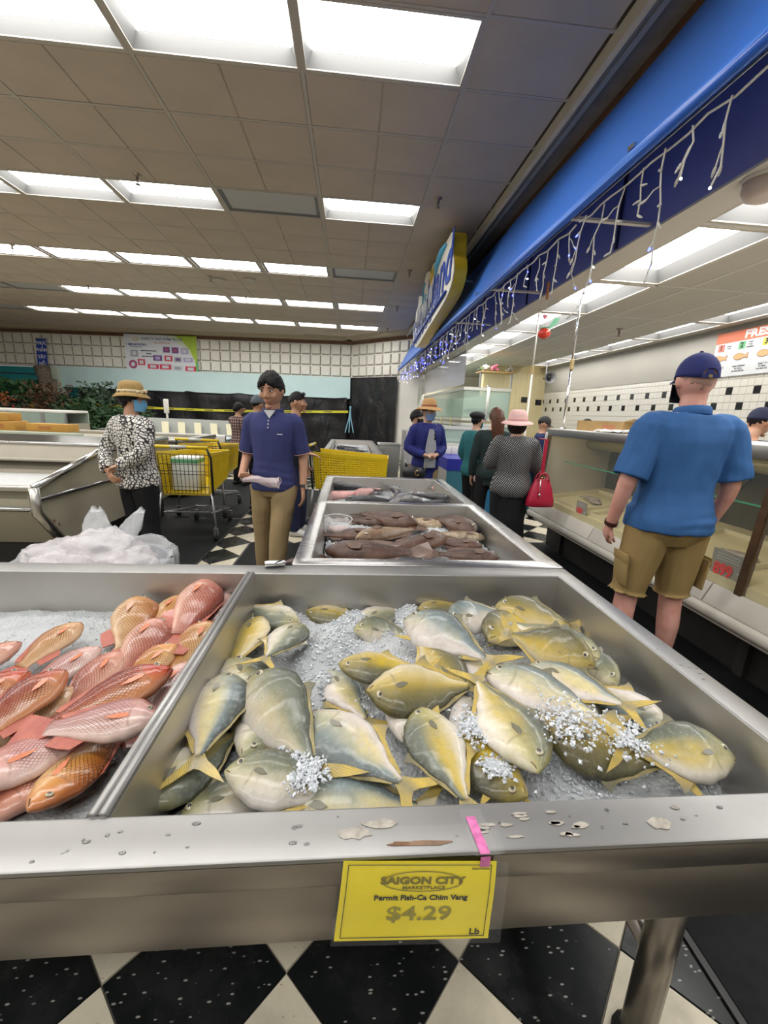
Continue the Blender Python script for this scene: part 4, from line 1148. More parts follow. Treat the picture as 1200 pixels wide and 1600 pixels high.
PF = [
 # skin, head, tail, belly, zh, zt, roll, var, L, label
 ('permit', (207, 1262), (352, 1158), (235, 1190), .735, .735, -8, 1, None, 'large grey-green permit fish in the front left corner, face to the rim'),
 ('permit_blue', (352, 1053), (313, 1172), (285, 1125), .775, .765, 6, 1, None, 'silver blue permit fish along the divider with its tail over another'),
 ('permit', (393, 1056), (478, 1184), (400, 1140), .785, .77, 32, 2, None, 'white-bellied yellow permit fish pointing away, second from the divider'),
 ('permit_gold', (408, 964), (360, 1040), (418, 1000), .755, .735, -18, 1, None, 'golden permit fish leaning on the divider with a white snout'),
 ('permit', (468, 975), (413, 1030), (430, 985), .765, .78, 0, 1, .20, 'permit fish whose forked tail crosses another by the divider'),
 ('permit', (358, 1030), (415, 1112), (360, 1080), .75, .735, 0, 1, None, 'permit fish half hidden under a forked tail by the divider'),
 ('permit', (468, 974), (400, 951), (440, 945), .735, .745, -14, 1, None, 'olive permit fish in the far left corner with ice on its snout'),
 ('permit_gold', (478, 955), (552, 966), (512, 948), .712, .70, -10, 1, None, 'yellow-backed permit fish mostly buried by the far wall, left'),
 ('permit', (558, 972), (628, 953), (590, 950), .715, .70, -12, 1, None, 'permit fish buried by the far wall, middle'),
 ('permit', (553, 985), (615, 992), (585, 1000), .735, .70, 30, 1, None, 'dark permit fish looking out of the ice at the back'),
 ('permit_gold', (529, 1037), (634, 1045), (583, 1000), .795, .785, -6, 1, None, 'round yellow-green permit fish lying centre, head to the left'),
 ('permit_gold', (573, 1080), (724, 1072), (640, 1040), .785, .785, -28, 1, None, 'olive gold permit fish lying crosswise in the centre'),
 ('permit_gold', (718, 1086), (659, 1006), (660, 1060), .745, .765, 12, 1, None, 'yellow permit fish under the crosswise pair, tail up'),
 ('permit_blue', (631, 966), (748, 1022), (675, 1010), .785, .785, 26, 2, None, 'slim silver permit fish with yellow flank behind the centre'),
 ('permit_blue', (700, 972), (778, 958), (740, 990), .785, .77, 34, 1, None, 'permit fish with open mouth facing left near the far wall'),
 ('permit_gold', (652, 952), (722, 945), (690, 935), .73, .72, 0, 1, None, 'yellow permit fish by the far wall behind the open-mouthed one'),
 ('permit_gold', (774, 947), (884, 976), (810, 975), .775, .745, 30, 1, None, 'yellow and white permit fish at the far right corner, head left'),
 ('permit', (940, 1034), (812, 978), (860, 1010), .765, .765, 14, 1, None, 'dark-backed permit fish by the right wall, head toward the camera'),
 ('permit_gold', (930, 1040), (806, 994), (850, 1030), .79, .785, 52, 0, None, 'slim yellow permit fish turned belly out by the right wall'),
 ('permit_gold', (762, 1000), (832, 962), (790, 1010), .755, .735, 20, 1, None, 'small gold permit fish wedged behind the slim yellow pair'),
 ('permit', (966, 1072), (885, 1020), (915, 1060), .745, .735, 35, 1, None, 'pale-headed permit fish with a red gill by the right wall'),
 ('permit_blue', (822, 1042), (962, 1096), (880, 1100), .77, .785, 8, 1, None, 'blue-grey permit fish on the right with yellow forked tail'),
 ('permit_blue', (757, 1052), (930, 1116), (800, 1110), .79, .77, 10, 2, None, 'big grey permit fish right of centre with orange fin, head left'),
 ('permit_gold', (850, 1140), (1030, 1188), (920, 1120), .775, .765, -34, 1, None, 'long olive permit fish across the right front, dusted with ice'),
 ('permit', (1150, 1186), (1000, 1168), (1080, 1210), .775, .785, 32, 1, None, 'white-headed permit fish in the right front corner facing right'),
 ('permit_blue', (1050, 1140), (955, 1092), (1010, 1105), .75, .74, -20, 1, None, 'dark-faced permit fish poking out of the ice at right'),
 ('permit', (842, 1208), (752, 1072), (760, 1150), .785, .795, 4, 1, None, 'permit fish with a bright open eye facing the camera, right of centre'),
 ('permit_blue', (722, 1088), (770, 1205), (700, 1140), .755, .74, -4, 1, None, 'ice-dusted permit fish beside the one with the bright eye'),
 ('permit_gold', (824, 1246), (738, 1176), (800, 1190), .742, .752, -12, 1, None, 'yellow permit fish at the front rim below the bright-eyed one'),
 ('permit', (657, 1106), (722, 1240), (715, 1160), .782, .768, -4, 1, None, 'broad olive permit fish in the front middle, head away'),
 ('permit_blue', (485, 1114), (616, 1214), (570, 1130), .775, .765, -6, 1, None, 'blue-backed permit fish with a pink belly in the front middle'),
 ('permit_blue', (425, 1272), (640, 1262), (520, 1310), .725, .735, 18, 1, None, 'grey speckled permit fish half hidden by the front rim'),
 ('permit', (351, 1205), (478, 1232), (395, 1270), .77, .755, 8, 1, None, 'white-bellied permit fish near the front rim, small dark eye'),
 ('permit', (378, 1185), (430, 1100), (350, 1140), .745, .74, 0, 1, None, 'permit fish face peeping out under the white-bellied yellow one'),
 ('permit', (275, 1290), (392, 1240), (330, 1300), .71, .715, 0, 1, None, 'dark permit fish low at the front rim between two others'),
 ('permit_blue', (630, 1160), (645, 1085), (600, 1120), .74, .73, 0, 1, None, 'permit fish with only a white belly showing behind the broad one'),
 ('permit_blue', (712, 1018), (775, 1060), (740, 1050), .745, .735, 0, 1, None, 'grey permit fish deep in the pile between two tails'),
 ('permit_blue', (508, 1050), (560, 1110), (490, 1090), .72, .72, 0, 1, None, 'permit fish under the ice beside the centre pair'),
]
for (sk, h_, t_, b_, zh, zt, ro, va, L_, lab) in PF:
    fish('permit', sk, h_, t_, b_, zh, zt, ro, va, lab, GP, L_)
GT = 'red tilapia in the left front bin'
TF = [
 ('tilapia_orange', (214, 934), (196, 1002), (185, 960), .765, .735, 0, 1, .27, 'round orange tilapia alone on the ice at the back'),
 ('tilapia_orange', (282, 932), (240, 990), (250, 945), .75, .735, 0, 1, None, 'pale yellow tilapia at the back behind the pink one'),
 ('tilapia_pink', (324, 908), (277, 990), (285, 935), .79, .775, -6, 1, None, 'pink tilapia with head at the far wall beside the divider'),
 ('tilapia_pale', (352, 928), (318, 985), (330, 935), .755, .74, -10, 1, None, 'greyish pink tilapia squeezed between the divider and far wall'),
 ('tilapia_orange', (330, 972), (276, 1048), (345, 1010), .765, .745, 4, 1, None, 'orange tilapia leaning on the divider near the back'),
 ('tilapia_pink', (248, 967), (192, 1046), (212, 995), .785, .765, -4, 1, None, 'rosy-headed tilapia in the middle of the back group'),
 ('tilapia_orange', (280, 1008), (206, 1058), (275, 1035), .765, .75, 10, 1, None, 'small orange tilapia just above the deep red one'),
 ('tilapia_pink', (188, 1018), (126, 1092), (205, 1060), .775, .755, 0, 1, None, 'tilapia with purple-pink snout left of the deep red one'),
 ('tilapia_red', (270, 1046), (92, 1128), (170, 1120), .795, .775, 8, 1, None, 'long deep red tilapia pointing at the divider'),
 ('tilapia_orange', (128, 974), (50, 1030), (110, 1010), .765, .75, 4, 1, None, 'orange and white tilapia on the open ice at left'),
 ('tilapia_pale', (158, 1012), (70, 1070), (150, 1050), .755, .74, 4, 1, None, 'pale whitish tilapia below the orange and white one'),
 ('tilapia_red', (104, 1048), (-25, 1148), (60, 1120), .80, .785, 10, 1, None, 'red tilapia with a black-tipped snout at left'),
 ('tilapia_red', (48, 1050), (-60, 1110), (0, 1085), .78, .77, 10, 1, None, 'red tilapia at the left edge behind the black-tipped one'),
 ('tilapia_pink', (34, 1004), (-50, 1048), (10, 1040), .765, .75, 0, 1, None, 'pink tilapia head at the left edge on the open ice'),
 ('tilapia_orange', (124, 1074), (28, 1140), (110, 1110), .755, .74, 0, 1, None, 'orange tilapia in the shadow under the two red ones'),
 ('tilapia_pale', (250, 1124), (84, 1138), (150, 1180), .80, .795, 10, 1, None, 'pinkish white tilapia lying toward the divider, orange belly'),
 ('tilapia_pale', (-52, 1236), (106, 1158), (70, 1220), .785, .765, 12, 1, None, 'spotted pink tilapia at the left front, fins spread'),
 ('tilapia_orange', (44, 1268), (168, 1152), (80, 1195), .755, .745, 0, 1, None, 'golden tilapia with a red face at the front rim'),
 ('tilapia_pink', (-30, 1290), (85, 1200), (60, 1260), .735, .74, 0, 1, None, 'dark pink tilapia under the spotted one at the front left'),
 ('tilapia_pale', (292, 1036), (238, 1128), (262, 1080), .745, .735, 0, 1, None, 'mauve tilapia low against the divider'),
 ('tilapia_red', (20, 1075), (-90, 1140), (-20, 1120), .76, .75, 0, 1, None, 'red tilapia at the left edge below the first red ones'),
]
for (sk, h_, t_, b_, zh, zt, ro, va, L_, lab) in TF:
    fish('tilapia', sk, h_, t_, b_, zh, zt, ro, va, lab, GT, L_)
GB = 'brown fish in the near bin of the back table'
BF = [
 ('grouper', (508, 862), (668, 866), (590, 880), .765, .765, 20, 0, 'long dark brown fish along the front of its bin'),
 ('grouper', (698, 842), (612, 858), (650, 860), .785, .765, 10, 1, 'russet brown fish with humped back in the middle of its bin'),
 ('grouper_tan', (556, 842), (648, 826), (600, 830), .765, .755, 0, 1, 'tan pale-sided fish beside the bag in its bin'),
 ('grouper', (590, 836), (505, 836), (550, 850), .75, .75, 10, 1, 'brown fish whose tail reaches the left wall of its bin'),
 ('grouper', (652, 820), (558, 802), (600, 825), .765, .765, 20, 2, 'brown fish with raised fin at the back of its bin'),
 ('grouper_tan', (690, 822), (628, 812), (660, 828), .755, .75, 10, 1, 'light brown fish in the back middle of its bin'),
 ('grouper', (744, 832), (684, 810), (710, 832), .765, .755, 20, 1, 'reddish brown fish at the back right of its bin'),
 ('grouper_tan', (758, 842), (690, 834), (720, 845), .75, .75, 10, 1, 'olive brown fish pointing right with a dark tip'),
 ('grouper', (754, 854), (684, 848), (720, 860), .755, .75, 14, 1, 'frosted brown fish at the right middle of its bin'),
 ('grouper', (780, 872), (690, 866), (740, 880), .76, .755, 16, 1, 'brown fish nearest the right front corner of its bin'),
 ('grouper', (512, 872), (470, 876), (490, 880), .74, .74, 0, 1, 'brown snout in the left front corner of its bin'),
 ('grouper', (598, 818), (540, 812), (570, 826), .745, .74, 10, 1, 'dark brown fish just behind the clear bag'),
]
for (sk, h_, t_, b_, zh, zt, ro, va, lab) in BF:
    fish('grouper', sk, h_, t_, b_, zh, zt, ro, va, lab, GB)
GC = 'catfish in the far bin of the back table'
CF = [
 ('catfish', (516, 758), (584, 764), (550, 738), .785, .775, 10, 1, 'dark catfish with round head at the left of the far bin'),
 ('catfish', (626, 770), (596, 752), (600, 738), .80, .785, 20, 1, 'black catfish head sticking up in the middle of the far bin'),
 ('flesh', (512, 776), (568, 770), (540, 790), .755, .755, 0, 1, 'pink cut-open catfish at the left of the far bin'),
 ('flesh', (556, 772), (592, 764), (570, 780), .765, .76, 0, 1, 'small pinkish catfish piece left of the black head'),
 ('catfish', (540, 782), (632, 782), (590, 758), .765, .765, 20, 0, 'long dark catfish along the front of the far bin'),
 ('catfish', (610, 782), (690, 760), (650, 784), .775, .765, 50, 1, 'white-bellied catfish turned up in the far bin'),
 ('catfish', (703, 780), (646, 772), (670, 754), .785, .78, 10, 1, 'grey catfish pointing right in the far bin'),
 ('catfish', (660, 784), (612, 782), (640, 761), .76, .76, 10, 1, 'short dark catfish at the front middle of the far bin'),
 ('catfish', (672, 758), (622, 756), (650, 734), .755, .755, 0, 1, 'dark catfish at the back of the far bin'),
 ('catfish', (708, 786), (655, 784), (680, 760), .755, .755, 0, 1, 'dark catfish in the front right corner of the far bin'),
 ('flesh', (676, 758), (640, 757), (655, 768), .755, .75, 0, 1, 'pink catfish piece at the far wall of the far bin'),
 ('flesh', (700, 768), (664, 760), (680, 775), .76, .755, 0, 1, 'pale pink catfish at the right of the far bin'),
]
for (sk, h_, t_, b_, zh, zt, ro, va, lab) in CF:
    fish('catfish', sk, h_, t_, b_, zh, zt, ro, va, lab, GC)

# ---------------------------------------------------------------- crushed ice
def ice_material():
    k = N('crushed_ice')
    v = k.coord('Object')
    vo = k.n('ShaderNodeTexVoronoi', feature='F1'); vo.inputs['Scale'].default_value = 130; k.l(v, vo.inputs['Vector'])
    n = k.noise(v, 22, 5, .7)
    k.color(k.mix(n, (.40, .43, .445), (.54, .55, .56)))
    k.set(rough=k.math('MULTIPLY_ADD', vo.outputs['Distance'], .5, .18), spec=.5)
    k.bump(k.math('ADD', vo.outputs['Distance'], k.math('MULTIPLY', n, .8)), .55, .006)
    return k.mat
ice_m = ice_material()
chip_m = mat('ice_chip', (.60, .63, .66), .12, coat=.3)
ICE_Z = .70
def ice(lab, x0, x1, y0, y1, base, bumps, seed, res=.011, chips=1500, csize=.006, patches=()):
    t = thing('ice_bed', lab, 'ice', ((x0 + x1) / 2, (y0 + y1) / 2, .62))
    nx = int((x1 - x0) / res); ny = int((y1 - y0) / res)
    def hgt(x, y):
        z = base + .010 * mnoise.noise((x * 9, y * 9, seed)) + .006 * mnoise.noise((x * 31, y * 31, seed)) + .004 * mnoise.noise((x * 90, y * 90, seed))
        for bx, by, r, h in bumps:
            z += h * math.exp(-((x - bx) ** 2 + (y - by) ** 2) / (r * r))
        e = min(x - x0, x1 - x, y - y0, y1 - y)
        return z - .012 * max(0, 1 - e / .02)
    b = W()
    b.grid([[(x0 + (x1 - x0) * i / nx, y0 + (y1 - y0) * j / ny, hgt(x0 + (x1 - x0) * i / nx, y0 + (y1 - y0) * j / ny)) for i in range(nx + 1)] for j in range(ny + 1)])
    stuff(b.build('ice_surface', ice_m, t, smooth=True))
    r = random.Random(seed)
    c = W()
    spots = []
    for i in range(chips):
        if patches and r.random() < .6:
            q = r.choice(patches); x = r.gauss(q[0], q[2] * 1.1); y = r.gauss(q[1], q[2] * 1.1)
            if not (x0 < x < x1 and y0 < y < y1): continue
            z = (q[3] if q[3] else hgt(x, y)) + r.uniform(0, .005)
        else:
            x = r.uniform(x0, x1); y = r.uniform(y0, y1); z = hgt(x, y) + r.uniform(-.001, .004)
        s = csize * r.uniform(.5, 1.5)
        R = Matrix.Rotation(r.uniform(0, 6), 3, 'Z') @ Matrix.Rotation(r.uniform(0, 6), 3, 'X')
        vs = [R @ Vector((s * a * r.uniform(.7, 1.3), s * e * r.uniform(.7, 1.3), s * f * .6)) + Vector((x, y, z)) for a, e, f in ((1, 0, 0), (-1, 0, 0), (0, 1, 0), (0, -1, 0), (0, 0, 1), (0, 0, -1))]
        c.add(vs, [(0, 2, 4), (2, 1, 4), (1, 3, 4), (3, 0, 4), (2, 0, 5), (1, 2, 5), (3, 1, 5), (0, 3, 5)])
    stuff(c.build('ice_chips', chip_m, t))
    return t
def bp(x, y, z, r, h):
    p = px(x, y, z); return (p.x, p.y, r, h)
bR = [bp(515, 985, .75, .055, .065), bp(480, 1010, .75, .05, .04), bp(505, 1060, .74, .05, .045), bp(530, 1010, .74, .05, .04), bp(560, 960, .73, .07, .03), bp(640, 945, .74, .05, .04), bp(700, 945, .73, .05, .03), bp(470, 1100, .73, .05, .03), bp(600, 975, .74, .04, .03), bp(620, 1000, .73, .05, .02), bp(560, 1090, .73, .05, .02), bp(850, 1230, .71, .09, .01), bp(960, 1030, .71, .06, .01), bp(1040, 1180, .72, .06, .015), bp(470, 1205, .73, .03, .03), bp(890, 1200, .71, .05, .02)]
pR = [(*px(530, 1010, .76)[:2], .05, 0), (*px(540, 1070, .75)[:2], .035, 0), (*px(470, 1205, .77)[:2], .022, .77), (*px(745, 1135, .785)[:2], .022, .785), (*px(890, 1135, .80)[:2], .035, .805), (*px(980, 1150, .79)[:2], .025, .79), (*px(430, 1095, .775)[:2], .012, .775), (*px(560, 955, .75)[:2], .06, 0), (*px(650, 950, .76)[:2], .05, 0), (*px(880, 1210, .72)[:2], .06, 0), (*px(775, 1195, .765)[:2], .012, .765), (*px(850, 955, .73)[:2], .05, 0)]
ice('crushed ice under the permit fish in the right front bin', -.315, .795, .532, 1.43, .70, bR, 3, .010, 8000, .0042, pR)
bL = [bp(60, 985, .72, .12, .012), bp(20, 1290, .71, .06, .01)]
ice('smooth white ice under the red tilapia in the left front bin', -1.75, -.385, .532, 1.43, .705, bL, 5, .013, 900, .003)
bN_ = [bp(560, 858, .74, .05, .015), bp(680, 828, .74, .08, .02), bp(700, 815, .74, .05, .03), bp(530, 850, .74, .06, .015), bp(790, 868, .73, .05, .01)]
ice('crushed ice under the brown fish in the near bin of the back table', -.12, .775, 1.65, 2.675, .725, bN_, 7, .02, 1200, .007)
ice('crushed ice under the catfish in the far bin of the back table', -.12, .775, 2.80, 3.825, .725, [], 9, .025, 600, .008)

# clear bag of fish in the near bin
plas = N('clear_plastic'); plas.color((.92, .92, .93)); plas.set(rough=.15, alpha=.26, spec=.8); plas.bump(plas.noise(plas.coord('Object'), 18, 4), .5, .02); plas = plas.mat
def bag_mesh(mb, c, r, seed, neck=None, n=24, m=14, open_top=True):
    """crumpled thin bag: wrinkled shell, open at the top"""
    rows = []
    for i in range(m):
        th = PI * (1 - .80 * i / (m - 1)) if open_top else PI * (1 - i / (m - 1) * .98)
        row = []
        for k in range(n):
            ph = 2 * PI * k / n
            w = 1 + .16 * mnoise.noise((math.cos(ph) * 2 + seed, math.sin(ph) * 2, i * .35)) + .07 * math.sin(ph * 7 + seed + i * .6)
            row.append((c[0] + r[0] * w * math.sin(th) * math.cos(ph), c[1] + r[1] * w * math.sin(th) * math.sin(ph), c[2] + r[2] * math.cos(th) * (1 + .08 * math.sin(ph * 5 + seed))))
        row.append(row[0]); rows.append(row)
    mb.grid(rows)
pbg = px(526, 826, .77)
t = thing('plastic_bag', 'clear plastic bag of pale fish pieces among the brown fish', 'bag', (pbg.x, pbg.y, .72))
b = W(); bag_mesh(b, (pbg.x, pbg.y, .785), (.085, .075, .07), 2.0); b.build('bag_film', plas, t, smooth=True)
b = W(); b.tube([(pbg.x + .085 * math.cos(a) * (1 + .1 * math.sin(3 * a)), pbg.y + .02 + .05 * math.sin(a), .815 + .025 * math.sin(a)) for a in [2 * PI * i / 24 for i in range(24)]], .004, 5, closed=True); b.build('bag_opening', plas, t, smooth=True)
for i, (dx, dy, dz) in enumerate(((-.02, 0, .76), (.03, .01, .765), (.0, -.03, .77))):
    b = W(); b.ellipsoid((pbg.x + dx, pbg.y + dy, dz), (.04, .03, .022), 10, 8); b.build('fish_piece', mat('fish_piece', (.72, .52, .48), .35, var=.2, vscale=30), t, smooth=True)
# ---------------------------------------------------------------- people
def skin_mat(name, col):
    return mat(name, col, .45, var=.10, vscale=14, bump=.06, bscale=200, sss=.0, var2=(col[0] * .9, col[1] * .78, col[2] * .74))
SK_TAN = skin_mat('skin_tan', (.52, .29, .18)); SK_PINK = skin_mat('skin_pink', (.62, .33, .27)); SK_LIGHT = skin_mat('skin_light', (.58, .36, .26))
HAIR_B = mat('hair_black', (.008, .007, .007), .55, spec=.25, var=.5, vscale=60, bump=.5, bscale=90); HAIR_BR = mat('hair_brown', (.10, .035, .015), .5, spec=.3, var=.5, vscale=50, bump=.5, bscale=90)
HAIR_D = mat('hair_dark_brown', (.022, .010, .008), .55, spec=.25, var=.5, vscale=60, bump=.5, bscale=90)
def cloth(name, col, rough=.75, bump=.35, scale=6, var=.12):
    k = N(name); v = k.coord('Object', (1, 1, .45)); f = k.noise(v, scale, 4, .5, .6)
    fine = k.noise(k.coord('Object'), 260, 2)
    k.color(k.mix(k.ramp(f, [(.3, (0, 0, 0)), (.7, (1, 1, 1))]), col, tuple(c * (1 - var) for c in col)))
    k.set(rough=rough, spec=.2); k.bump(k.math('ADD', f, k.math('MULTIPLY', fine, .05)), bump, .03)
    MATS[name] = k.mat
    return k.mat
EYE_W = mat('eye_white', (.75, .72, .68), .2); EYE_D = mat('eye_dark', (.02, .012, .01), .1); LIP = mat('lips', (.42, .17, .13), .4)

def hand(mb, Wr, d, n, curl=.5, side=1, s=1.0):
    d = Vector(d).normalized(); n = Vector(n); n = (n - d * n.dot(d)).normalized(); t = d.cross(n) * side
    Wr = Vector(Wr)
    mb.tube([Wr - d * .02 * s, Wr + d * .02 * s, Wr + d * .055 * s, Wr + d * .09 * s], [(.017 * s, .023 * s), (.015 * s, .031 * s), (.015 * s, .038 * s), (.012 * s, .036 * s)], 12, up=n)
    for i, (o, l) in enumerate(((-.029, .062), (-.010, .075), (.010, .080), (.028, .070))):
        p = Wr + d * .082 * s + t * o * s; dd = d.copy(); pts = [p - d * .015 * s, p]
        for j, f in enumerate((.45, .32, .25)):
            a = curl * (.75 if j == 0 else 1.0)
            dd = (dd * math.cos(a) + n * math.sin(a)).normalized(); nn = (n - dd * n.dot(dd))
            p = p + dd * l * f * s; pts.append(p)
            n_loc = dd.cross(t) * side
            # keep bending round the same axis
        mb.tube(pts, [.0095 * s, .0095 * s, .009 * s, .008 * s, .0065 * s], 8)
    p = Wr + d * .028 * s + t * .026 * s; dd = (d * .55 + t * .75 + n * .25).normalized()
    q = p + dd * .038 * s; r_ = q + (d * .85 + t * .25 + n * (.3 + curl * .5)).normalized() * .032 * s
    mb.tube([p - dd * .015, p, q, r_], [.014 * s, .0125 * s, .0105 * s, .008 * s], 8)

def limb(mb, pts, rad, seg=12, up=None):
    P = [Vector(p) for p in pts]; out = []; rr_ = []
    for i in range(len(P) - 1):
        for j in range(4):
            u = j / 4
            out.append(P[i].lerp(P[i + 1], u)); a, c = rad[i], rad[i + 1]
            rr_.append(tuple(a[q] * (1 - u) + c[q] * u for q in (0, 1)) if isinstance(a, tuple) else a * (1 - u) + c * u)
    out.append(P[-1]); rr_.append(rad[-1])
    # soften the joint
    sm = list(out)
    for i in range(1, len(out) - 1): sm[i] = out[i] * .5 + (out[i - 1] + out[i + 1]) * .25
    mb.tube(sm, rr_, seg, up=up)

def torso(mb, H, w, z0, z1, inf, belly=0.0, hip=1.0, lean=0.0, seg=26, flare=0.0, sh=1.0):
    T = [(.455, .105, .09, .0), (.49, .168, .118, .005), (.53, .168, .12, .006), (.58, .152, .105, .0), (.62, .143, .10, -.002), (.67, .15, .106, -.004), (.72, .162, .113, -.004), (.765, .172, .112, .0), (.80, .176, .095, .006), (.825, .13, .078, .010), (.845, .075, .06, .012)]
    rings = []; zs = [t[0] for t in T]
    n = 26
    for i in range(n + 1):
        f = z0 + (z1 - z0) * i / n
        for a, b_ in zip(T, T[1:]):
            if f <= b_[0] or b_ is T[-1]:
                u = min(1, max(0, (f - a[0]) / (b_[0] - a[0]))); rx, ry, yo = [a[q] + (b_[q] - a[q]) * u for q in (1, 2, 3)]; break
        if f < .6: rx *= 1 + (hip - 1) * (1 - max(0, (f - .53) / .07) if f > .53 else 1)
        if f > .72: rx *= 1 + (sh - 1) * min(1, (f - .72) / .06)
        bl = belly * math.exp(-((f - .595) / .07) ** 2)
        k = 1 - .0 * i
        fl = flare * max(0, .60 - f) / .1
        ring = []
        for s in range(seg):
            t = 2 * PI * s / seg; c, sn = math.cos(t), math.sin(t)
            x = (rx * w * H / 1.7 + inf + fl) * math.copysign(abs(c) ** .85, c); y = (ry * w * H / 1.7 + inf + fl) * math.copysign(abs(sn) ** .9, sn)
            if sn < 0: y *= 1 + bl / .1
            ring.append((x, y + yo + lean * (f - .5) * H, f * H))
        rings.append(ring)
    mb.loft(rings)

def head_fn(d):
    x, y, z = d
    p = Vector((x * .077, y * .097, z * .117))
    if z < 0:
        q = -z
        p.x *= 1 - .30 * q ** 1.4
        if y > 0: p.y *= 1 - .45 * q
        else: p.y *= 1 - .10 * q
    if y < -.3: p.y += .006 * (abs(x) * 2) * 0
    return p

def head_shape(mb, M3, c, face=True, s=1.0):
    vs = []; R, S = 20, 28
    for i in range(R + 1):
        th = PI * i / R
        if i in (0, R):
            vs.append(Vector((0, 0, 1 if i == 0 else -1))); continue
        for k in range(S):
            ph = 2 * PI * k / S
            vs.append(Vector((math.sin(th) * math.cos(ph), math.sin(th) * math.sin(ph), math.cos(th))))
    fs = []
    for k in range(S): fs.append((0, 1 + k, 1 + (k + 1) % S))
    for i in range(R - 2):
        for k in range(S):
            l = (k + 1) % S; a = 1 + i * S
            fs.append((a + k, a + S + k, a + S + l, a + l))
    e = 1 + (R - 2) * S; last = len(vs) - 1
    for k in range(S): fs.append((last, e + (k + 1) % S, e + k))
    mb.add([M3 @ (head_fn(v) * s) + c for v in vs], fs)
    def E(p, r, rot=None):
        mb.ellipsoid(M3 @ (Vector(p) * s) + c, [q * s for q in r], 12, 8, rot=M3 if rot is None else M3 @ rot)
    for sx_ in (-1, 1):
        E((sx_ * .079, .006, -.004), (.009, .018, .031), Matrix.Rotation(sx_ * .35, 3, 'Z'))
    if face:
        mb.tube([M3 @ (Vector(q) * s) + c for q in ((0, -.088, .018), (0, -.099, -.005), (0, -.108, -.022), (0, -.102, -.034))], [.008 * s, .010 * s, .014 * s, .012 * s], 8)
        for sx_ in (-1, 1):
            E((sx_ * .013, -.098, -.030), (.009, .010, .008)); E((sx_ * .035, -.082, .026), (.022, .010, .007)); E((sx_ * .045, -.072, -.022), (.022, .016, .022))
        E((0, -.090, -.055), (.022, .010, .006)); E((0, -.089, -.066), (.019, .010, .007)); E((0, -.080, -.098), (.024, .018, .016))

def hair_shape(mb, M3, c, thick=.10, front=.45, side=.05, back=-.55, s=1.0, sharp=.05, part=0.0):
    vs = []; R, S = 40, 56
    def f(v):
        az = math.acos(max(-1, min(1, -v.y / max(1e-6, math.hypot(v.x, v.y)))))
        h = front + (side - front) * min(1, az / (PI / 2)) if az < PI / 2 else side + (back - side) * (az - PI / 2) / (PI / 2)
        h += .16 * mnoise.noise(v * 7) + .10 * mnoise.noise(v * 17)
        m_ = max(0, min(1, (v.z - h + sharp) / (2 * sharp))); m_ = m_ * m_ * (3 - 2 * m_)
        th_ = thick * (1 + .35 * mnoise.noise(v * 4) + .25 * mnoise.noise(Vector((v.x * 14, v.y * 5, v.z * 14)))) * (1 + part * v.x)
        return head_fn(v) * (.90 + (.10 + th_) * m_)
    rows = []
    for i in range(R + 1):
        th = PI * i / R
        rows.append([M3 @ (f(Vector((math.sin(th) * math.cos(2 * PI * k / S) + 1e-7, math.sin(th) * math.sin(2 * PI * k / S), math.cos(th)))) * s) + c for k in range(S)])
    b_ = mb.loft(rows, caps=True)

def M_rot(yaw, pitch=0, roll_=0):
    return Matrix.Rotation(yaw, 3, 'Z') @ Matrix.Rotation(pitch, 3, 'X') @ Matrix.Rotation(roll_, 3, 'Y')

def displace(me, amp, freq, seed=0.0, zs=.5):
    me.calc_loop_triangles()
    nrm = [v.normal.copy() for v in me.vertices]
    for v, n_ in zip(me.vertices, nrm):
        p = v.co
        f = mnoise.noise((p.x * freq + seed, p.y * freq, p.z * freq * zs)) + .5 * mnoise.noise((p.x * freq * 2.3, p.y * freq * 2.3 + seed, p.z * freq * zs * 2.0 + p.x * 3))
        v.co = p + n_ * (f * amp)
    me.update()

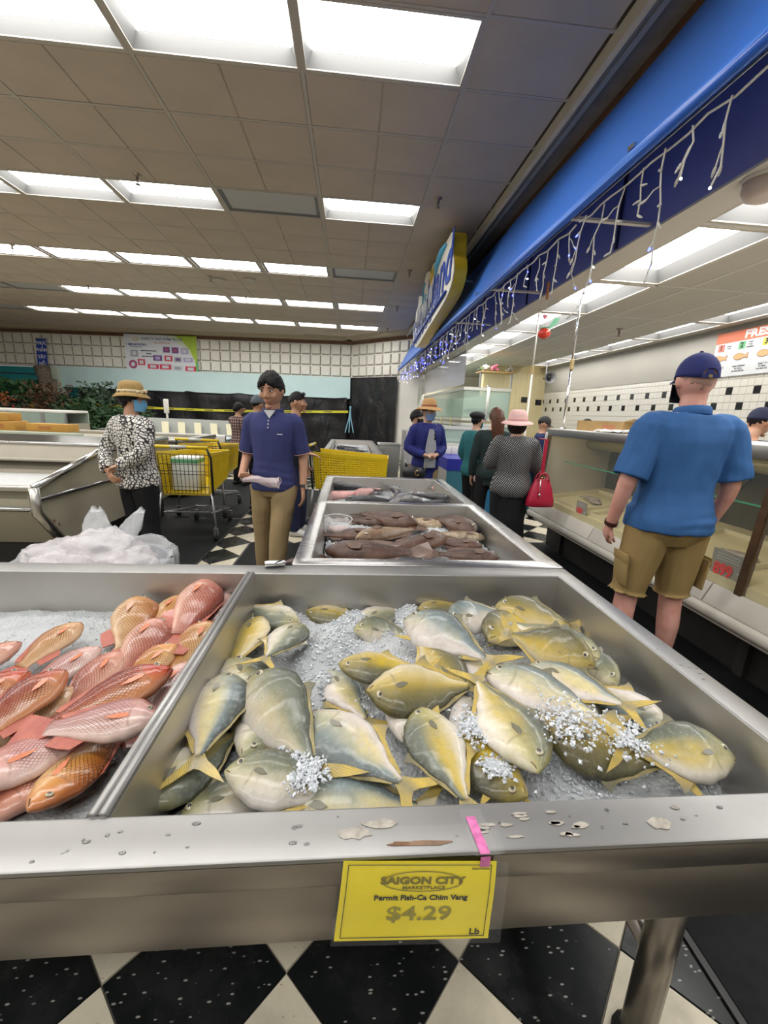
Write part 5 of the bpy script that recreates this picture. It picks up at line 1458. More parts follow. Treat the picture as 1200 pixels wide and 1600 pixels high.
DEFARM = lambda s: ((s * .235, .03, .625), (s * .245, -.03, .485))
def person(label, loc, facing, H, w=1.0, skin=SK_TAN, head=(0, 0), arms=None, hands=None, top=None, bottom=None, hair=None, voxel=.009, belly=0, feet=((-.10, 0), (.10, 0)), shoes=None, lean=0, face=True, hip=1.0, group=None, parts=(), stance=None, sh=1.0, hs=1.0, neckf=0.0):
    """facing: degrees, 0 looks at the camera; arms: elbow and wrist per side in fractions of H (z) and metres (x, y)"""
    t = thing('person', label, 'person', (loc[0], loc[1], 0), math.radians(facing), group)
    sc = H / 1.7
    body = MB()
    torso(body, H, w, .46, .845, -.012, belly * .6, hip, lean, sh=sh)
    shz = .795 * H
    ly = lambda f: lean * (f - .5) * H
    nk = Vector((0, .012 + ly(.84), .825 * H)); hc = Vector((0, -.008 + ly(.92) - neckf, .928 * H))
    limb(body, [nk, (nk + hc) / 2, hc + Vector((0, .012, -.03))], [.062 * sc, .054 * sc, .054 * sc], 14)
    Mh = M_rot(math.radians(head[0]), math.radians(head[1]))
    head_shape(body, Mh, hc, face, sc * 1.0 * hs)
    J = {}
    for s, key in ((-1, 'R'), (1, 'L')):
        a = (arms or {}).get(key) or DEFARM(s)
        S0 = Vector((s * (.172 * w * sh) * sc, .012 + ly(.795), shz)); El = Vector((a[0][0] * sc, a[0][1] + ly(a[0][2]), a[0][2] * H)); Wr = Vector((a[1][0] * sc, a[1][1] + ly(a[1][2]), a[1][2] * H))
        J[key] = (S0, El, Wr)
        limb(body, [S0, El, Wr], [.050 * sc * w, .040 * sc * w, .027 * sc], 12)
        hd = (hands or {}).get(key)
        d = (Wr - El).normalized()
        if hd: hand(body, Wr, hd[0], hd[1], hd[2], s, sc)
        else: hand(body, Wr, d, (-s * .9, 0, .0) if abs(d.z) > .6 else (0, 0, -1), .35, -s if True else s, sc)
    K = {}
    for i, (s, key) in enumerate(((-1, 'R'), (1, 'L'))):
        fx, fy = feet[i]
        hipj = Vector((s * .09 * sc * hip, .005, .50 * H)); an = Vector((fx, fy, .05 * H)); kn = (hipj + an) / 2 + Vector((0, -.02 - abs(fy) * .15, .012 * H)); K[key] = (hipj, kn, an)
        limb(body, [hipj, kn, kn * .55 + an * .45 + Vector((0, .012, 0)), an], [.078 * sc * w, .053 * sc * w, .052 * sc * w, .034 * sc], 12)
        body.tube([(fx, fy + .05, .035), (fx, fy - .02, .04), (fx, fy - .13, .022)], [(.03, .034), (.035, .04), (.018, .04)], 10, up=(0, 0, 1))
    me = remesh(body, voxel, 2); o = link('body', me, t, [skin])
    # clothes
    if top:
        c = MB(); inf = top.get('inf', .012)
        torso(c, H, w, top.get('hem', .47), .838 if not top.get('high') else .845, inf, belly, hip, lean, flare=top.get('flare', .006), sh=sh)
        for key in ('R', 'L'):
            S0, El, Wr = J[key]; sl = top.get('sleeve', 'short')
            ins = (Vector((0, .012 + ly(.79), .79 * H)) - S0) * .28
            ri = inf * .9
            if sl == 'short': limb(c, [S0 + ins, S0 + Vector((0, 0, .002)), S0.lerp(El, .5), S0.lerp(El, .86)], [.058 * sc * w + ri, .060 * sc * w + ri, .055 * sc * w + ri, .052 * sc * w + ri * 1.3], 14)
            elif sl == 'long': limb(c, [S0 + ins, S0 + Vector((0, 0, .002)), El, El.lerp(Wr, .95)], [.056 * sc * w + ri, .060 * sc * w + ri, .045 * sc * w + ri, .034 * sc + ri], 14)
            elif sl == 'three': limb(c, [S0 + ins, S0 + Vector((0, 0, .002)), El, El.lerp(Wr, .45)], [.056 * sc * w + ri, .060 * sc * w + ri, .047 * sc * w + ri, .042 * sc + ri], 14)
        me = remesh(c, voxel, 4)
        displace(me, top.get('fold', .006), 9, loc[0] * 3.1)
        if top.get('wrinkle'):
            wk = top['wrinkle']; z0_ = top.get('hem', .47) * H
            nr_ = [v.normal.copy() for v in me.vertices]
            for v, n_ in zip(me.vertices, nr_):
                p = v.co; a = math.exp(-((p.z - z0_ - .10) / .075) ** 2) * math.sin(p.z * 95 + p.x * 9 + 2.5 * mnoise.noise(p * 5)) + .55 * math.sin(p.z * 38 + abs(p.x) * 42 + 3 * mnoise.noise(p * 4)) * math.exp(-((p.z - .70 * H) / .16) ** 2) * min(1, abs(p.x) * 6)
                a *= max(0, .35 + 1.5 * mnoise.noise((p.x * 5, p.y * 5, p.z * 6))); v.co = p + n_ * (a * wk * (1 if p.z > z0_ + .03 else .2))
            me.update()
        me.shade_smooth(); o = link(top.get('name', 'shirt'), me, t, [top['mat']])
        if top.get('collar'):
            b = MB(); pts = []
            for i in range(21):
                a = -PI * .5 + .28 + (2 * PI - .56) * i / 20
                pts.append((.076 * sc * math.cos(a), .012 + ly(.84) + .070 * sc * math.sin(a), .842 * H + .012 * math.sin(a)))
            b.tube(pts, [(.024, .007)] * 21, 8, up=(0, 0, 1)); b.build('collar', top['collar'], t, smooth=True)
    if bottom:
        c = MB(); ri = bottom.get('inf', .014); e = bottom.get('end', .045)
        torso(c, H, w, .455, bottom.get('waist', .555), ri * .75, belly * .7, hip, lean)
        for key in ('R', 'L'):
            hj, kn, an = K[key]
            ezz = e * H
            if ezz < kn.z:
                u = (kn.z - ezz) / max(1e-6, kn.z - an.z); end = kn.lerp(an, u)
                limb(c, [hj, kn, end], [.090 * sc * w + ri, .060 * sc * w + ri, bottom.get('cuff', .050 * sc * w) + ri], 16)
            else:
                u = (hj.z - ezz) / (hj.z - kn.z); end = hj.lerp(kn, u)
                limb(c, [hj, hj.lerp(end, .5), end], [.092 * sc * w + ri, .088 * sc * w + ri * 1.3, bottom.get('cuff', .085 * sc * w) + ri], 18)
        if bottom.get('skirt'):
            c.loft([[((.15 + .03 * q) * w * math.cos(2 * PI * i / 24), (.115 + .03 * q) * w * math.sin(2 * PI * i / 24), (.54 - .48 * q) * H) for i in range(24)] for q in (0, .3, .6, 1)])
        me = remesh(c, voxel, 3); displace(me, bottom.get('fold', .006), 8, loc[1] * 2.3, .8); me.shade_smooth()
        link(bottom.get('name', 'trousers'), me, t, [bottom['mat']])
    if shoes:
        for (fx, fy) in feet:
            b = MB(); b.tube([(fx, fy + .075, .035), (fx, fy + .04, .05), (fx, fy - .05, .048), (fx, fy - .13, .036), (fx, fy - .17, .022)], [(.03, .028), (.048, .038), (.045, .045), (.032, .046), (.016, .03)], 14, up=(0, 0, 1)); b.build('shoe', shoes, t, smooth=True)
    if hair:
        b = MB(); hair_shape(b, Mh, hc, hair.get('thick', .10), hair.get('front', .45), hair.get('side', .05), hair.get('back', -.55), sc * hs, part=hair.get('part', 0)); hm = b.build('hair', hair['mat'], t, smooth=True)
        if hair.get('long'):
            b = MB(); L_ = hair['long']
            b.tube([Mh @ Vector(q) + hc for q in ((0, .05, .06), (0, .085, -.02), (0, .10, -.12), (0, .105, -.12 - L_ * .6), (0, .10, -.12 - L_))], [(.05, .06), (.05, .075), (.04, .07), (.03, .06), (.012, .035)], 18, up=(0, 1, 0)); b.build('hair_length', hair['mat'], hm, smooth=True)
    if face:
        sh_ = sc * hs
        for s in (-1, 1):
            b = MB(); b.ellipsoid(Mh @ (Vector((s * .033, -.0865, .010)) * sh_) + hc, (.0145 * sh_, .008 * sh_, .0058 * sh_), 12, 8, rot=Mh); ew = b.build('eye', EYE_W, t, smooth=True)
            b = MB(); b.ellipsoid(Mh @ (Vector((s * .032, -.0935, .009)) * sh_) + hc, (.0066 * sh_, .004 * sh_, .0056 * sh_), 10, 6, rot=Mh); b.build('iris', EYE_D, ew, smooth=True)
            b = MB(); b.tube([Mh @ (Vector((s * q, -.0955 + abs(q - .03) * .25, .018 - (q - .033) ** 2 * 8)) * sh_) + hc for q in (.018, .026, .034, .042, .048)], [.0018, .0022, .0022, .002, .0014], 5); b.build('eyelid', HAIR_D, t, smooth=True)
            b = MB(); b.tube([Mh @ (Vector((s * q, -.0965 + abs(q - .03) * .35, .034 - (q - .036) ** 2 * 10)) * sh_) + hc for q in (.012, .022, .034, .046, .054)], [(.0022, .004), (.003, .005), (.003, .005), (.0025, .004), (.0015, .002)], 6, up=(0, 0, 1)); b.build('eyebrow', HAIR_B, t, smooth=True)
        b = MB(); b.tube([Mh @ (Vector((q, -.0985 + abs(q) * .35, -.056 + .02 * abs(q))) * sh_) + hc for q in (-.024, -.012, 0, .012, .024)], [.002, .0045, .005, .0045, .002], 6); b.tube([Mh @ (Vector((q, -.0975 + abs(q) * .35, -.064)) * sh_) + hc for q in (-.020, -.01, 0, .01, .020)], [.002, .005, .006, .005, .002], 6); b.build('mouth', LIP, t, smooth=True)
    return dict(t=t, Mh=Mh, hc=hc, J=J, K=K, sc=sc * hs, H=H)

def head_part(P, name, mb, m_, parent=None, smooth=True):
    """mb given in head space (metres, face toward -y, origin mid-head)"""
    mb.v = [tuple(P['Mh'] @ (Vector(q) * P['sc']) + P['hc']) for q in mb.v]
    return mb.build(name, m_, parent or P['t'], smooth=smooth)
def mask(P, m_, cord_m=None):
    b = MB(); rows = []
    for j in range(9):
        z = -.012 - .098 * j / 8
        row = []
        for i in range(15):
            a = -1.25 + 2.5 * i / 14
            r = .098 - .012 * (j / 8) ** 2 + .016 * math.exp(-(a / .5) ** 2) * math.exp(-((j - 3.5) / 3) ** 2)
            row.append((math.sin(a) * .082 * (1 - .25 * (j / 8) ** 1.5), -math.cos(a) * (r + .008), z))
        rows.append(row)
    b.grid(rows); o = head_part(P, 'face_mask', b, m_)
    for s in (-1, 1):
        b = MB(); b.tube([(s * .075, -.035, -.03), (s * .083, -.01, .0), (s * .080, .015, .012)], .0016, 4); head_part(P, 'mask_loop', b, m_, parent=None)
    return o
def cap(P, m_, brim=1, back=None, turn=0.0):
    b = MB(); rows = []
    for i in range(9):
        th = PI / 2 * i / 8
        rows.append([((.084 * math.sin(th) + .0002) * math.cos(2 * PI * k / 28), (.105 * math.sin(th) + .0002) * math.sin(2 * PI * k / 28) + .002, .030 + .100 * math.cos(th)) for k in range(28)])
    rows.append([(.086 * math.cos(2 * PI * k / 28), .107 * math.sin(2 * PI * k / 28) + .002, .005 + .012 * math.cos(2 * PI * k / 28) ** 2) for k in range(28)])
    rows.append([(.080 * math.cos(2 * PI * k / 28), .100 * math.sin(2 * PI * k / 28) + .002, .006 + .012 * math.cos(2 * PI * k / 28) ** 2) for k in range(28)])
    b.loft(rows, caps=False); o = head_part(P, 'cap_crown', b, m_)
    b = MB(); b.lathe([(0, .138), (.007, .136), (.009, .131)], (0, .002, 0), 10); head_part(P, 'cap_button', b, m_, o)
    if brim:
        b = MB()
        for zz in (0, -.004):
            pass
        top = []; rows = []
        for j in range(6):
            row = []
            for i in range(13):
                a = -1.15 + 2.3 * i / 12
                r = 1 + .62 * j / 5 * max(.15, math.cos(a * .95))
                row.append((math.sin(a) * .084 * (1 + .05 * j / 5), -math.cos(a) * .105 * r, .016 - .012 * j / 5 - .016 * (abs(a) / 1.15) ** 2))
            rows.append(row)
        b.grid(rows); b.grid([[(x, y, z - .004) for x, y, z in r] for r in rows]); head_part(P, 'cap_brim', b, m_, o)
    if back:
        b = MB(); b.tube([(.035 * math.cos(a), .106 - .0 * a, .016 + .035 * math.sin(a)) for a in [PI * i / 12 for i in range(13)]], .003, 6); head_part(P, 'strap_opening_edge', b, m_, o)
        b = MB(); b.prism([(-.034, .016), (.034, .016), (.028, .034), (.015, .046), (-.015, .046), (-.028, .034)], .1015, .1045, 'y'); head_part(P, 'strap_opening', b, mat('cap_gap', (.09, .045, .03), .6), o, False)
        b = MB(); b.cbox((0, .1085, .014), (.07, .004, .014)); head_part(P, 'cap_strap', b, m_, o, False); b = MB(); b.cbox((.0, .111, .014), (.016, .003, .015)); head_part(P, 'strap_buckle', b, back, o, False)
    return o
def brim_hat(P, m_, band, crown=.10, brim=.075, droop=.03, name='hat', tilt=0.0, pinch=0.0, k=1.0, dz=0.0):
    P = dict(P); P['sc'] *= k; P['hc'] = P['hc'] - Vector((0, 0, .02 * (k - 1) * 5 - dz)); b = MB(); seg = 36
    prof = [(0, crown), (.045, crown - .002), (.072, crown - .018), (.083, crown - .05), (.088, .03), (.090, .015)]
    pr2 = prof + [(.090 + brim * .5, .012 - droop * .35), (.090 + brim, .008 - droop), (.090 + brim, .004 - droop), (.090 + brim * .5, .006 - droop * .35), (.086, .008)]
    rows = []
    for r, z in pr2:
        rows.append([((r + .0003) * math.cos(2 * PI * k / seg) * .95, (r + .0003) * 1.17 * math.sin(2 * PI * k / seg), z + .025 + (.008 * math.cos(4 * PI * k / seg) if r > .1 else 0) - (pinch * math.exp(-((k - seg * .25) / 5) ** 2) if r < .06 else 0)) for k in range(seg)])
    b.loft(rows, caps=False); o = head_part(P, name + '_crown', b, m_)
    b = MB(); b.loft([[((.0905 + d_) * math.cos(2 * PI * k / seg) * .955, (.0905 + d_) * 1.175 * math.sin(2 * PI * k / seg), z + .025) for k in range(seg)] for d_, z in ((.0, .014), (.002, .016), (.0015, .036), (-.004, .038))], caps=False); head_part(P, 'hat_band', b, band, o)
    return o

# 1 man in the blue polo
polo_m = cloth('polo_navy', (.048, .056, .165), .8, .35, 5); khaki = cloth('khaki', (.33, .24, .125), .8, .4, 5); white_c = cloth('white_cotton', (.70, .72, .75)); black_c = cloth('black_cloth', (.012, .012, .014), .7); shoe_b = mat('shoe_black', (.02, .018, .018), .4)
P = person('man in a navy blue polo shirt and khaki trousers holding a plastic bag', (-.59, 3.30), -6, 1.675, .97, SK_TAN, (-10, 9),
  arms={'R': ((-.228, .05, .63), (-.195, -.17, .558)), 'L': ((.228, .045, .63), (.238, -.03, .495))},
  hands={'R': ((.45, -.85, -.05), (.2, .1, 1), .6), 'L': ((.08, -.15, -1), (-1, 0, 0), .45)},
  top=dict(mat=polo_m, sleeve='short', hem=.485, collar=polo_m, inf=.014, fold=.006, name='polo_shirt', wrinkle=.004), bottom=dict(mat=khaki, end=.03, inf=.016), hair=dict(mat=HAIR_B, thick=.20, front=.50, side=.02, back=-.5, part=-.3), voxel=.0065, belly=.012, feet=((-.13, .12), (.06, -.20)), shoes=shoe_b, hip=.98, hs=1.07)
t = P['t']
b = MB()
for z in (.80, .785, .77): b.lathe([(0, .004), (.005, .003), (.006, 0)], (0.0, -.118 - (.80 - z) * .5, z * 1.675), 10, rot=Matrix.Rotation(PI / 2, 3, 'X'))
b.build('placket_buttons', white_c, t)
b = MB(); b.prism([(-.04, 1.415), (.045, 1.415), (.0, 1.355)], -.094, -.088, 'y'); b.build('undershirt', white_c, t)
trim = mat('sleeve_trim', (.42, .25, .22), .7)
for k in 'RL':
    S0, El, Wr = P['J'][k]; c_ = S0.lerp(El, .85); d = (El - S0).normalized(); a = d.orthogonal().normalized(); c2 = d.cross(a)
    b = MB(); b.tube([c_ + a * (.068) * math.cos(q) + c2 * .068 * math.sin(q) for q in [2 * PI * i / 20 for i in range(20)]], .0035, 5, closed=True); b.build('sleeve_trim', trim, t, smooth=True)
S0, El, Wr = P['J']['L']; d = (Wr - El).normalized(); a = d.orthogonal().normalized(); c2 = d.cross(a); c_ = El.lerp(Wr, .93)
b = MB(); b.loft([[c_ + d * o + a * .033 * math.cos(q) + c2 * .033 * math.sin(q) for q in [2 * PI * i / 18 for i in range(18)]] for o in (-.011, .011)], caps=False); w_ = b.build('wrist_watch', black_plastic, t, smooth=True)
b = MB(); b.cbox(c_ + Vector((.03, -.012, 0)), (.012, .032, .03)); b.build('watch_face', mat('watch_face', (.5, .42, .35), .2), w_)
b = MB(); b.cbox((.085, -.128, 1.245), (.04, .003, .006)); b.build('chest_logo', white_c, t)
# the bag he holds is a thing of its own
cl = N('cloudy_plastic'); cl.color((.84, .70, .70)); cl.set(rough=.2, alpha=.5, spec=.7); cl.bump(cl.noise(cl.coord('Object'), 26, 4), .6, .02); cl = cl.mat
bw = Vector((-.70, 3.03, .915))
tb = thing('plastic_bag', 'thin pinkish plastic bag in the hand of the man in the polo', 'bag', bw)
rows = []
for i in range(12):
    u = i / 11; wd = .020 + .040 * u ** .8; cx = -.765 + .255 * u; cz = .922 - .012 * u + .01 * math.sin(u * 5)
    rows.append([(cx, 3.03 + wd * .8 * math.cos(q) + .006 * math.sin(5 * q + i), cz + wd * .62 * math.sin(q) * (1 + .2 * math.sin(3 * q + i))) for q in [2 * PI * k / 16 for k in range(17)]])
b = W(); b.grid(rows); b.build('bag_film', cl, tb, smooth=True)
b = W(); b.tube([(-.505 + .006 * math.cos(q * 2), 3.03 + .045 * math.cos(q), .915 + .032 * math.sin(q)) for q in [2 * PI * k / 16 for k in range(16)]], .003, 5, closed=True); b.build('bag_edge', cl, tb, smooth=True)
b = W(); b.ellipsoid((-.575, 3.03, .915), (.05, .028, .02), 12, 8); b.build('bag_content', mat('bag_content', (.16, .13, .14), .4), tb, smooth=True)

# 2 woman with the bucket hat, seen from behind
def crackle():
    k = N('crackle_blouse'); v = k.coord('Object'); nz = k.n('ShaderNodeTexNoise'); nz.inputs['Scale'].default_value = 4; k.l(v, nz.inputs['Vector'])
    mx = k.n('ShaderNodeVectorMath', operation='SCALE'); mx.inputs['Scale'].default_value = .16; k.l(nz.outputs['Color'], mx.inputs[0])
    ad = k.n('ShaderNodeVectorMath', operation='ADD'); k.l(v, ad.inputs[0]); k.l(mx.outputs[0], ad.inputs[1])
    vo = k.n('ShaderNodeTexVoronoi', feature='DISTANCE_TO_EDGE'); vo.inputs['Scale'].default_value = 40; vo.inputs['Randomness'].default_value = .55; k.l(ad.outputs[0], vo.inputs['Vector'])
    k.color(k.ramp(vo.outputs[0], [(.09, (.012, .012, .014)), (.14, (.74, .71, .66))])); k.set(rough=.7); k.bump(k.noise(k.coord('Object', (1, 1, .45)), 6, 4), .3, .03); return k.mat
P = person('woman in a patterned white blouse and tan hat, hands behind her back', (-1.76, 3.60), 148, 1.575, 1.02, SK_TAN, (-48, 0),
  arms={'R': ((-.275, .10, .66), (-.075, .185, .60)), 'L': ((.275, .10, .645), (.07, .20, .565))},
  hands={'R': ((.9, .15, -.25), (0, -.3, -1), .7), 'L': ((-.75, .1, -.65), (0, -1, 0), .8)},
  top=dict(mat=crackle(), sleeve='long', hem=.475, inf=.022, fold=.010, name='blouse', flare=.012, high=1), bottom=dict(mat=black_c, end=.04, inf=.02, cuff=.07), hair=dict(mat=HAIR_B, thick=.22, front=.4, side=-.25, back=-.95), voxel=.0075, feet=((-.09, .0), (.10, .02)), shoes=shoe_b)
tanh = mat('hat_tan', (.40, .26, .09), .85, var=.2, vscale=60, bump=.4, bscale=140); band_c = mat('band_cream', (.62, .50, .30), .7)
o = brim_hat(P, tanh, band_c, .115, .036, .030, 'bucket_hat', dz=.008)
for q in range(5):
    a = -.9 + q * .45; b = MB(); b.ellipsoid((math.sin(a) * -.095 * .95, math.cos(a) * .108 * (1 if q < 9 else -1) * -1, .050), (.014, .014, .010), 8, 6); head_part(P, 'band_bow', b, band_c, o)
for a in (-1.9, -1.3):
    b = MB(); b.ellipsoid((math.cos(a) * .093, math.sin(a) * .112, .062), (.022, .016, .014), 8, 6); head_part(P, 'band_bow', b, band_c, o)
mask(P, mat('mask_blue', (.16, .42, .68), .7))
for k in 'R':
    S0, El, Wr = P['J'][k]; d = (Wr - El).normalized(); a = d.orthogonal().normalized(); c2 = d.cross(a); c_ = El.lerp(Wr, .98)
    b = MB(); b.tube([c_ + a * .031 * math.cos(q) + c2 * .031 * math.sin(q) for q in [2 * PI * i / 16 for i in range(16)]], .004, 6, closed=True); b.build('bangle', mat('jade', (.60, .62, .45), .25), P['t'], smooth=True)

# 3 man in the blue shirt at the counter
bshirt = cloth('shirt_blue', (.038, .12, .31), .75, .5, 4.5, .15); cargo = cloth('cargo_khaki', (.30, .21, .085), .8, .5, 5)
P = person('man seen from behind in a blue shirt, khaki cargo shorts and navy cap', (1.72, 2.05), 174, 1.775, 1.05, SK_PINK, (-6, 0),
  arms={'R': ((-.262, .03, .635), (-.255, -.07, .50)), 'L': ((.262, .03, .63), (.265, -.05, .495))},
  hands={'R': ((0, -.4, -1), (1, 0, 0), .5), 'L': ((-.1, -.6, -.8), (-1, 0, 0), .5)},
  top=dict(mat=bshirt, sleeve='short', hem=.50, inf=.022, fold=.010, collar=bshirt, flare=.010, wrinkle=.007), bottom=dict(mat=cargo, end=.285, inf=.020, cuff=.088, name='cargo_shorts', fold=.003), hair=dict(mat=mat('hair_grey', (.42, .25, .20), .6), thick=.012, front=.6, side=.05, back=-.35), voxel=.0065, feet=((-.12, .0), (.19, .02)), shoes=mat('shoe_grey', (.12, .12, .13), .6), sh=1.04, face=False)
cap(P, mat('cap_navy', (.008, .014, .11), .8, bump=.3, bscale=200), 1, mat('buckle_brass', (.25, .18, .10), .4, .7))
t = P['t']
for s, key in ((-1, 'R'), (1, 'L')):
    hj, kn, an = P['K'][key]; c_ = hj.lerp(kn, .62)
    b = MB(); b.cbox(c_ + Vector((s * .098, .03, .0)), (.014, .13, .17), rot=Matrix.Rotation(s * .08, 3, 'Y')); o = b.build('cargo_pocket', cargo, t, bevel=.008)
    b = MB(); b.cbox(c_ + Vector((s * .109, .03, .072)), (.010, .138, .05), rot=Matrix.Rotation(s * .08, 3, 'Y')); b.build('pocket_flap', cargo, o, bevel=.005)
S0, El, Wr = P['J']['L']; d = (Wr - El).normalized(); a = d.orthogonal().normalized(); c2 = d.cross(a); c_ = El.lerp(Wr, .95)
b = MB(); b.loft([[c_ + d * o_ + a * .034 * math.cos(q) + c2 * .034 * math.sin(q) for q in [2 * PI * i / 18 for i in range(18)]] for o_ in (-.012, .012)], caps=False); b.build('wrist_watch', mat('watch_brown', (.05, .02, .015), .3), t, smooth=True)
b = MB(); b.tube([(.079, .006, -.02), (.083, .01, .0), (.080, -.03, -.03)], .002, 5); b.tube([(-.079, .006, -.02), (-.083, .01, .0), (-.080, -.03, -.03)], .002, 5); head_part(P, 'mask_loop', b, black_plastic)
b = MB(); b.grid([[(math.sin(a) * .088, -math.cos(a) * .106, -.01 - .09 * j / 4) for a in [-1.3 + 2.6 * i / 10 for i in range(11)]] for j in range(5)]); head_part(P, 'face_mask', b, black_c)

# 4 man in profile behind the polo man
tee_b = cloth('tee_black', (.015, .018, .028), .8)
P = person('man in a black T-shirt with sunglasses pushed up, in profile', (-.60, 4.80), 78, 1.625, 1.0, SK_TAN, (8, 0), arms={'R': ((-.26, .02, .63), (-.20, -.20, .60))},
  top=dict(mat=tee_b, sleeve='short', hem=.48), bottom=dict(mat=cloth('jeans_dark', (.02, .025, .06)), end=.04), hair=dict(mat=HAIR_B, thick=.07, front=.42, side=.10, back=-.3), voxel=.009, shoes=mat('shoe_white', (.6, .6, .58), .6))
b = MB()
for s in (-1, 1): b.ellipsoid((s * .034, -.078, .098), (.030, .012, .020), 12, 8); b.tube([(s * .06, -.07, .098), (s * .083, -.01, .07), (s * .080, .03, .03)], .0025, 5)
b.tube([(-.03, -.088, .10), (.03, -.088, .10)], .003, 5); head_part(P, 'sunglasses', b, mat('lens_black', (.01, .01, .01), .06))
# 5 man with the grey cap
P = person('man in a navy shirt and grey cap behind the polo man', (-1.27, 5.95), 150, 1.60, 1.0, SK_TAN, (0, 0), top=dict(mat=cloth('shirt_navy', (.022, .03, .11)), sleeve='short', hem=.48), bottom=dict(mat=black_c), hair=dict(mat=HAIR_B, thick=.05, side=.05, back=-.4), voxel=.012, shoes=shoe_b)
cap(P, mat('cap_grey', (.10, .12, .14), .8))
# 6 woman in plaid raising her hand
def plaid():
    k = N('plaid'); v = k.coord('Object'); w1 = k.n('ShaderNodeTexWave', bands_direction='X'); w1.inputs['Scale'].default_value = 6; w2 = k.n('ShaderNodeTexWave', bands_direction='Z'); w2.inputs['Scale'].default_value = 6
    k.l(v, w1.inputs['Vector']); k.l(v, w2.inputs['Vector']); f = k.math('MULTIPLY', k.math('ADD', w1.outputs['Fac'], w2.outputs['Fac']), .5)
    k.color(k.ramp(f, [(.2, (.05, .025, .025)), (.6, (.16, .085, .075)), (.85, (.36, .27, .25))])); k.set(rough=.8); return k.mat
P = person('woman in a brown plaid shirt raising a hand to her face', (-2.05, 8.0), 150, 1.52, 1.0, SK_TAN, (-10, 0), arms={'L': ((.30, -.10, .76), (.10, -.16, .88))}, top=dict(mat=plaid(), sleeve='long', hem=.47), bottom=dict(mat=black_c), hair=dict(mat=HAIR_B, thick=.12, front=.4, side=-.1, back=-.6), voxel=.013, shoes=shoe_b)
b = MB(); b.ellipsoid((0, .10, -.02), (.035, .03, .045), 10, 8); head_part(P, 'hair_bun', b, HAIR_B)

# 7 woman with straw hat and mask
jack = cloth('jacket_blue', (.022, .028, .16), .7, .5, 7); greyt = cloth('tee_grey', (.34, .36, .40))
P = person('woman in a blue jacket, straw hat and blue mask facing the camera', (.97, 5.30), 14, 1.585, 1.02, SK_LIGHT, (14, 0),
  arms={'R': ((-.27, .03, .64), (-.10, -.19, .60)), 'L': ((.27, .03, .64), (.06, -.20, .605))}, hands={'R': ((.9, -.2, .0), (0, .2, -1), .8), 'L': ((-.9, -.2, .1), (0, .2, -1), .8)},
  top=dict(mat=jack, sleeve='long', hem=.40, inf=.022, name='jacket', flare=.0, high=1, fold=.009), bottom=dict(mat=cloth('trouser_tan', (.38, .29, .16)), end=.04, waist=.5), hair=dict(mat=HAIR_B, thick=.06, side=.0, back=-.5), voxel=.009, shoes=shoe_b, hip=1.0, face=True)
b = MB(); rows = []
for j in range(12):
    z = .80 - .30 * j / 11; hw = .03 + .05 * math.sin(min(1, j / 8) * 1.57)
    rows.append([(hw * (i / 4 - 1) - .012, -.150 - .012 * math.cos((i / 4 - 1) * 1.4) - .012 * math.sin(j / 11 * PI), z * 1.585) for i in range(9)])
b.grid(rows); b.build('grey_shirt', greyt, P['t'], smooth=True)
straw = mat('hat_straw', (.62, .36, .15), .8, var=.2, vscale=40, bump=.5, bscale=150)
brim_hat(P, straw, mat('band_rust', (.28, .09, .04), .7), .12, .07, .03, 'straw_hat', k=1.08, dz=.034); mask(P, mat('mask_steel_blue', (.16, .26, .48), .75))
b = MB()
for s in (-1, 1): b.ellipsoid((s * .0 + .035, -.165, 1.175 - s * .022), (.014, .006, .02), 10, 6)
b.build('sunglasses', mat('lens_black', (.01, .01, .01), .06), P['t'])
tb = thing('shoulder_bag', 'small black bag with a gold clasp at the jacket woman\'s hip', 'bag', (.80, 5.10, .72))
b = W(); b.ellipsoid((.80, 5.10, .72), (.15, .06, .105), 20, 12); b.build('bag_body', mat('bag_black', (.012, .012, .018), .35), tb, smooth=True)
b = W(); b.tube([(.83 + .028 * math.cos(q), 5.035, .735 + .028 * math.sin(q)) for q in [.6 + 5.0 * i / 14 for i in range(15)]], .006, 6); b.build('clasp', mat('gold', (.75, .5, .18), .25, .9), tb)
b = W(); b.tube([(.93, 5.10, .76), (.97, 5.16, .95), (1.02, 5.19, 1.15), (1.06, 5.22, 1.27)], .006, 5); b.build('bag_strap', mat('strap_tan', (.4, .33, .2), .6), tb, smooth=True)
# 8 person half hidden behind her
P = person('person with black hair and black mask behind the straw hat woman', (.93, 6.05), 60, 1.50, .95, SK_LIGHT, (10, 0), top=dict(mat=cloth('top_white', (.45, .45, .48)), sleeve='long', hem=.47), bottom=dict(mat=black_c), hair=dict(mat=HAIR_B, thick=.14, front=.38, side=-.1, back=-.65), voxel=.013, shoes=shoe_b)
mask(P, black_c)
# 9 woman in teal
teal = cloth('sweater_teal', (.035, .17, .185), .85, .4, 7)
P = person('woman in a teal sweater and black cap facing right', (1.60, 5.30), 112, 1.50, 1.0, SK_LIGHT, (14, 0), arms={'R': ((-.26, .10, .65), (-.17, .02, .52)), 'L': ((.24, .05, .64), (.20, -.1, .55))}, hands={'R': ((0, .1, -1), (1, 0, 0), .8)},
  top=dict(mat=teal, sleeve='long', hem=.46, inf=.022, name='sweater', high=1), bottom=dict(mat=black_c, end=.04), hair=dict(mat=HAIR_B, thick=.07, side=-.05, back=-.5), voxel=.009, belly=.02, shoes=shoe_b)
b = MB(); b.ellipsoid((0, .02, .075), (.105, .125, .055), 20, 12); b.lathe([(.085, .03), (.088, .05)], (0, .005, 0), 24, sy=1.2); o = head_part(P, 'cap_crown', b, mat('cap_black', (.012, .012, .014), .85))
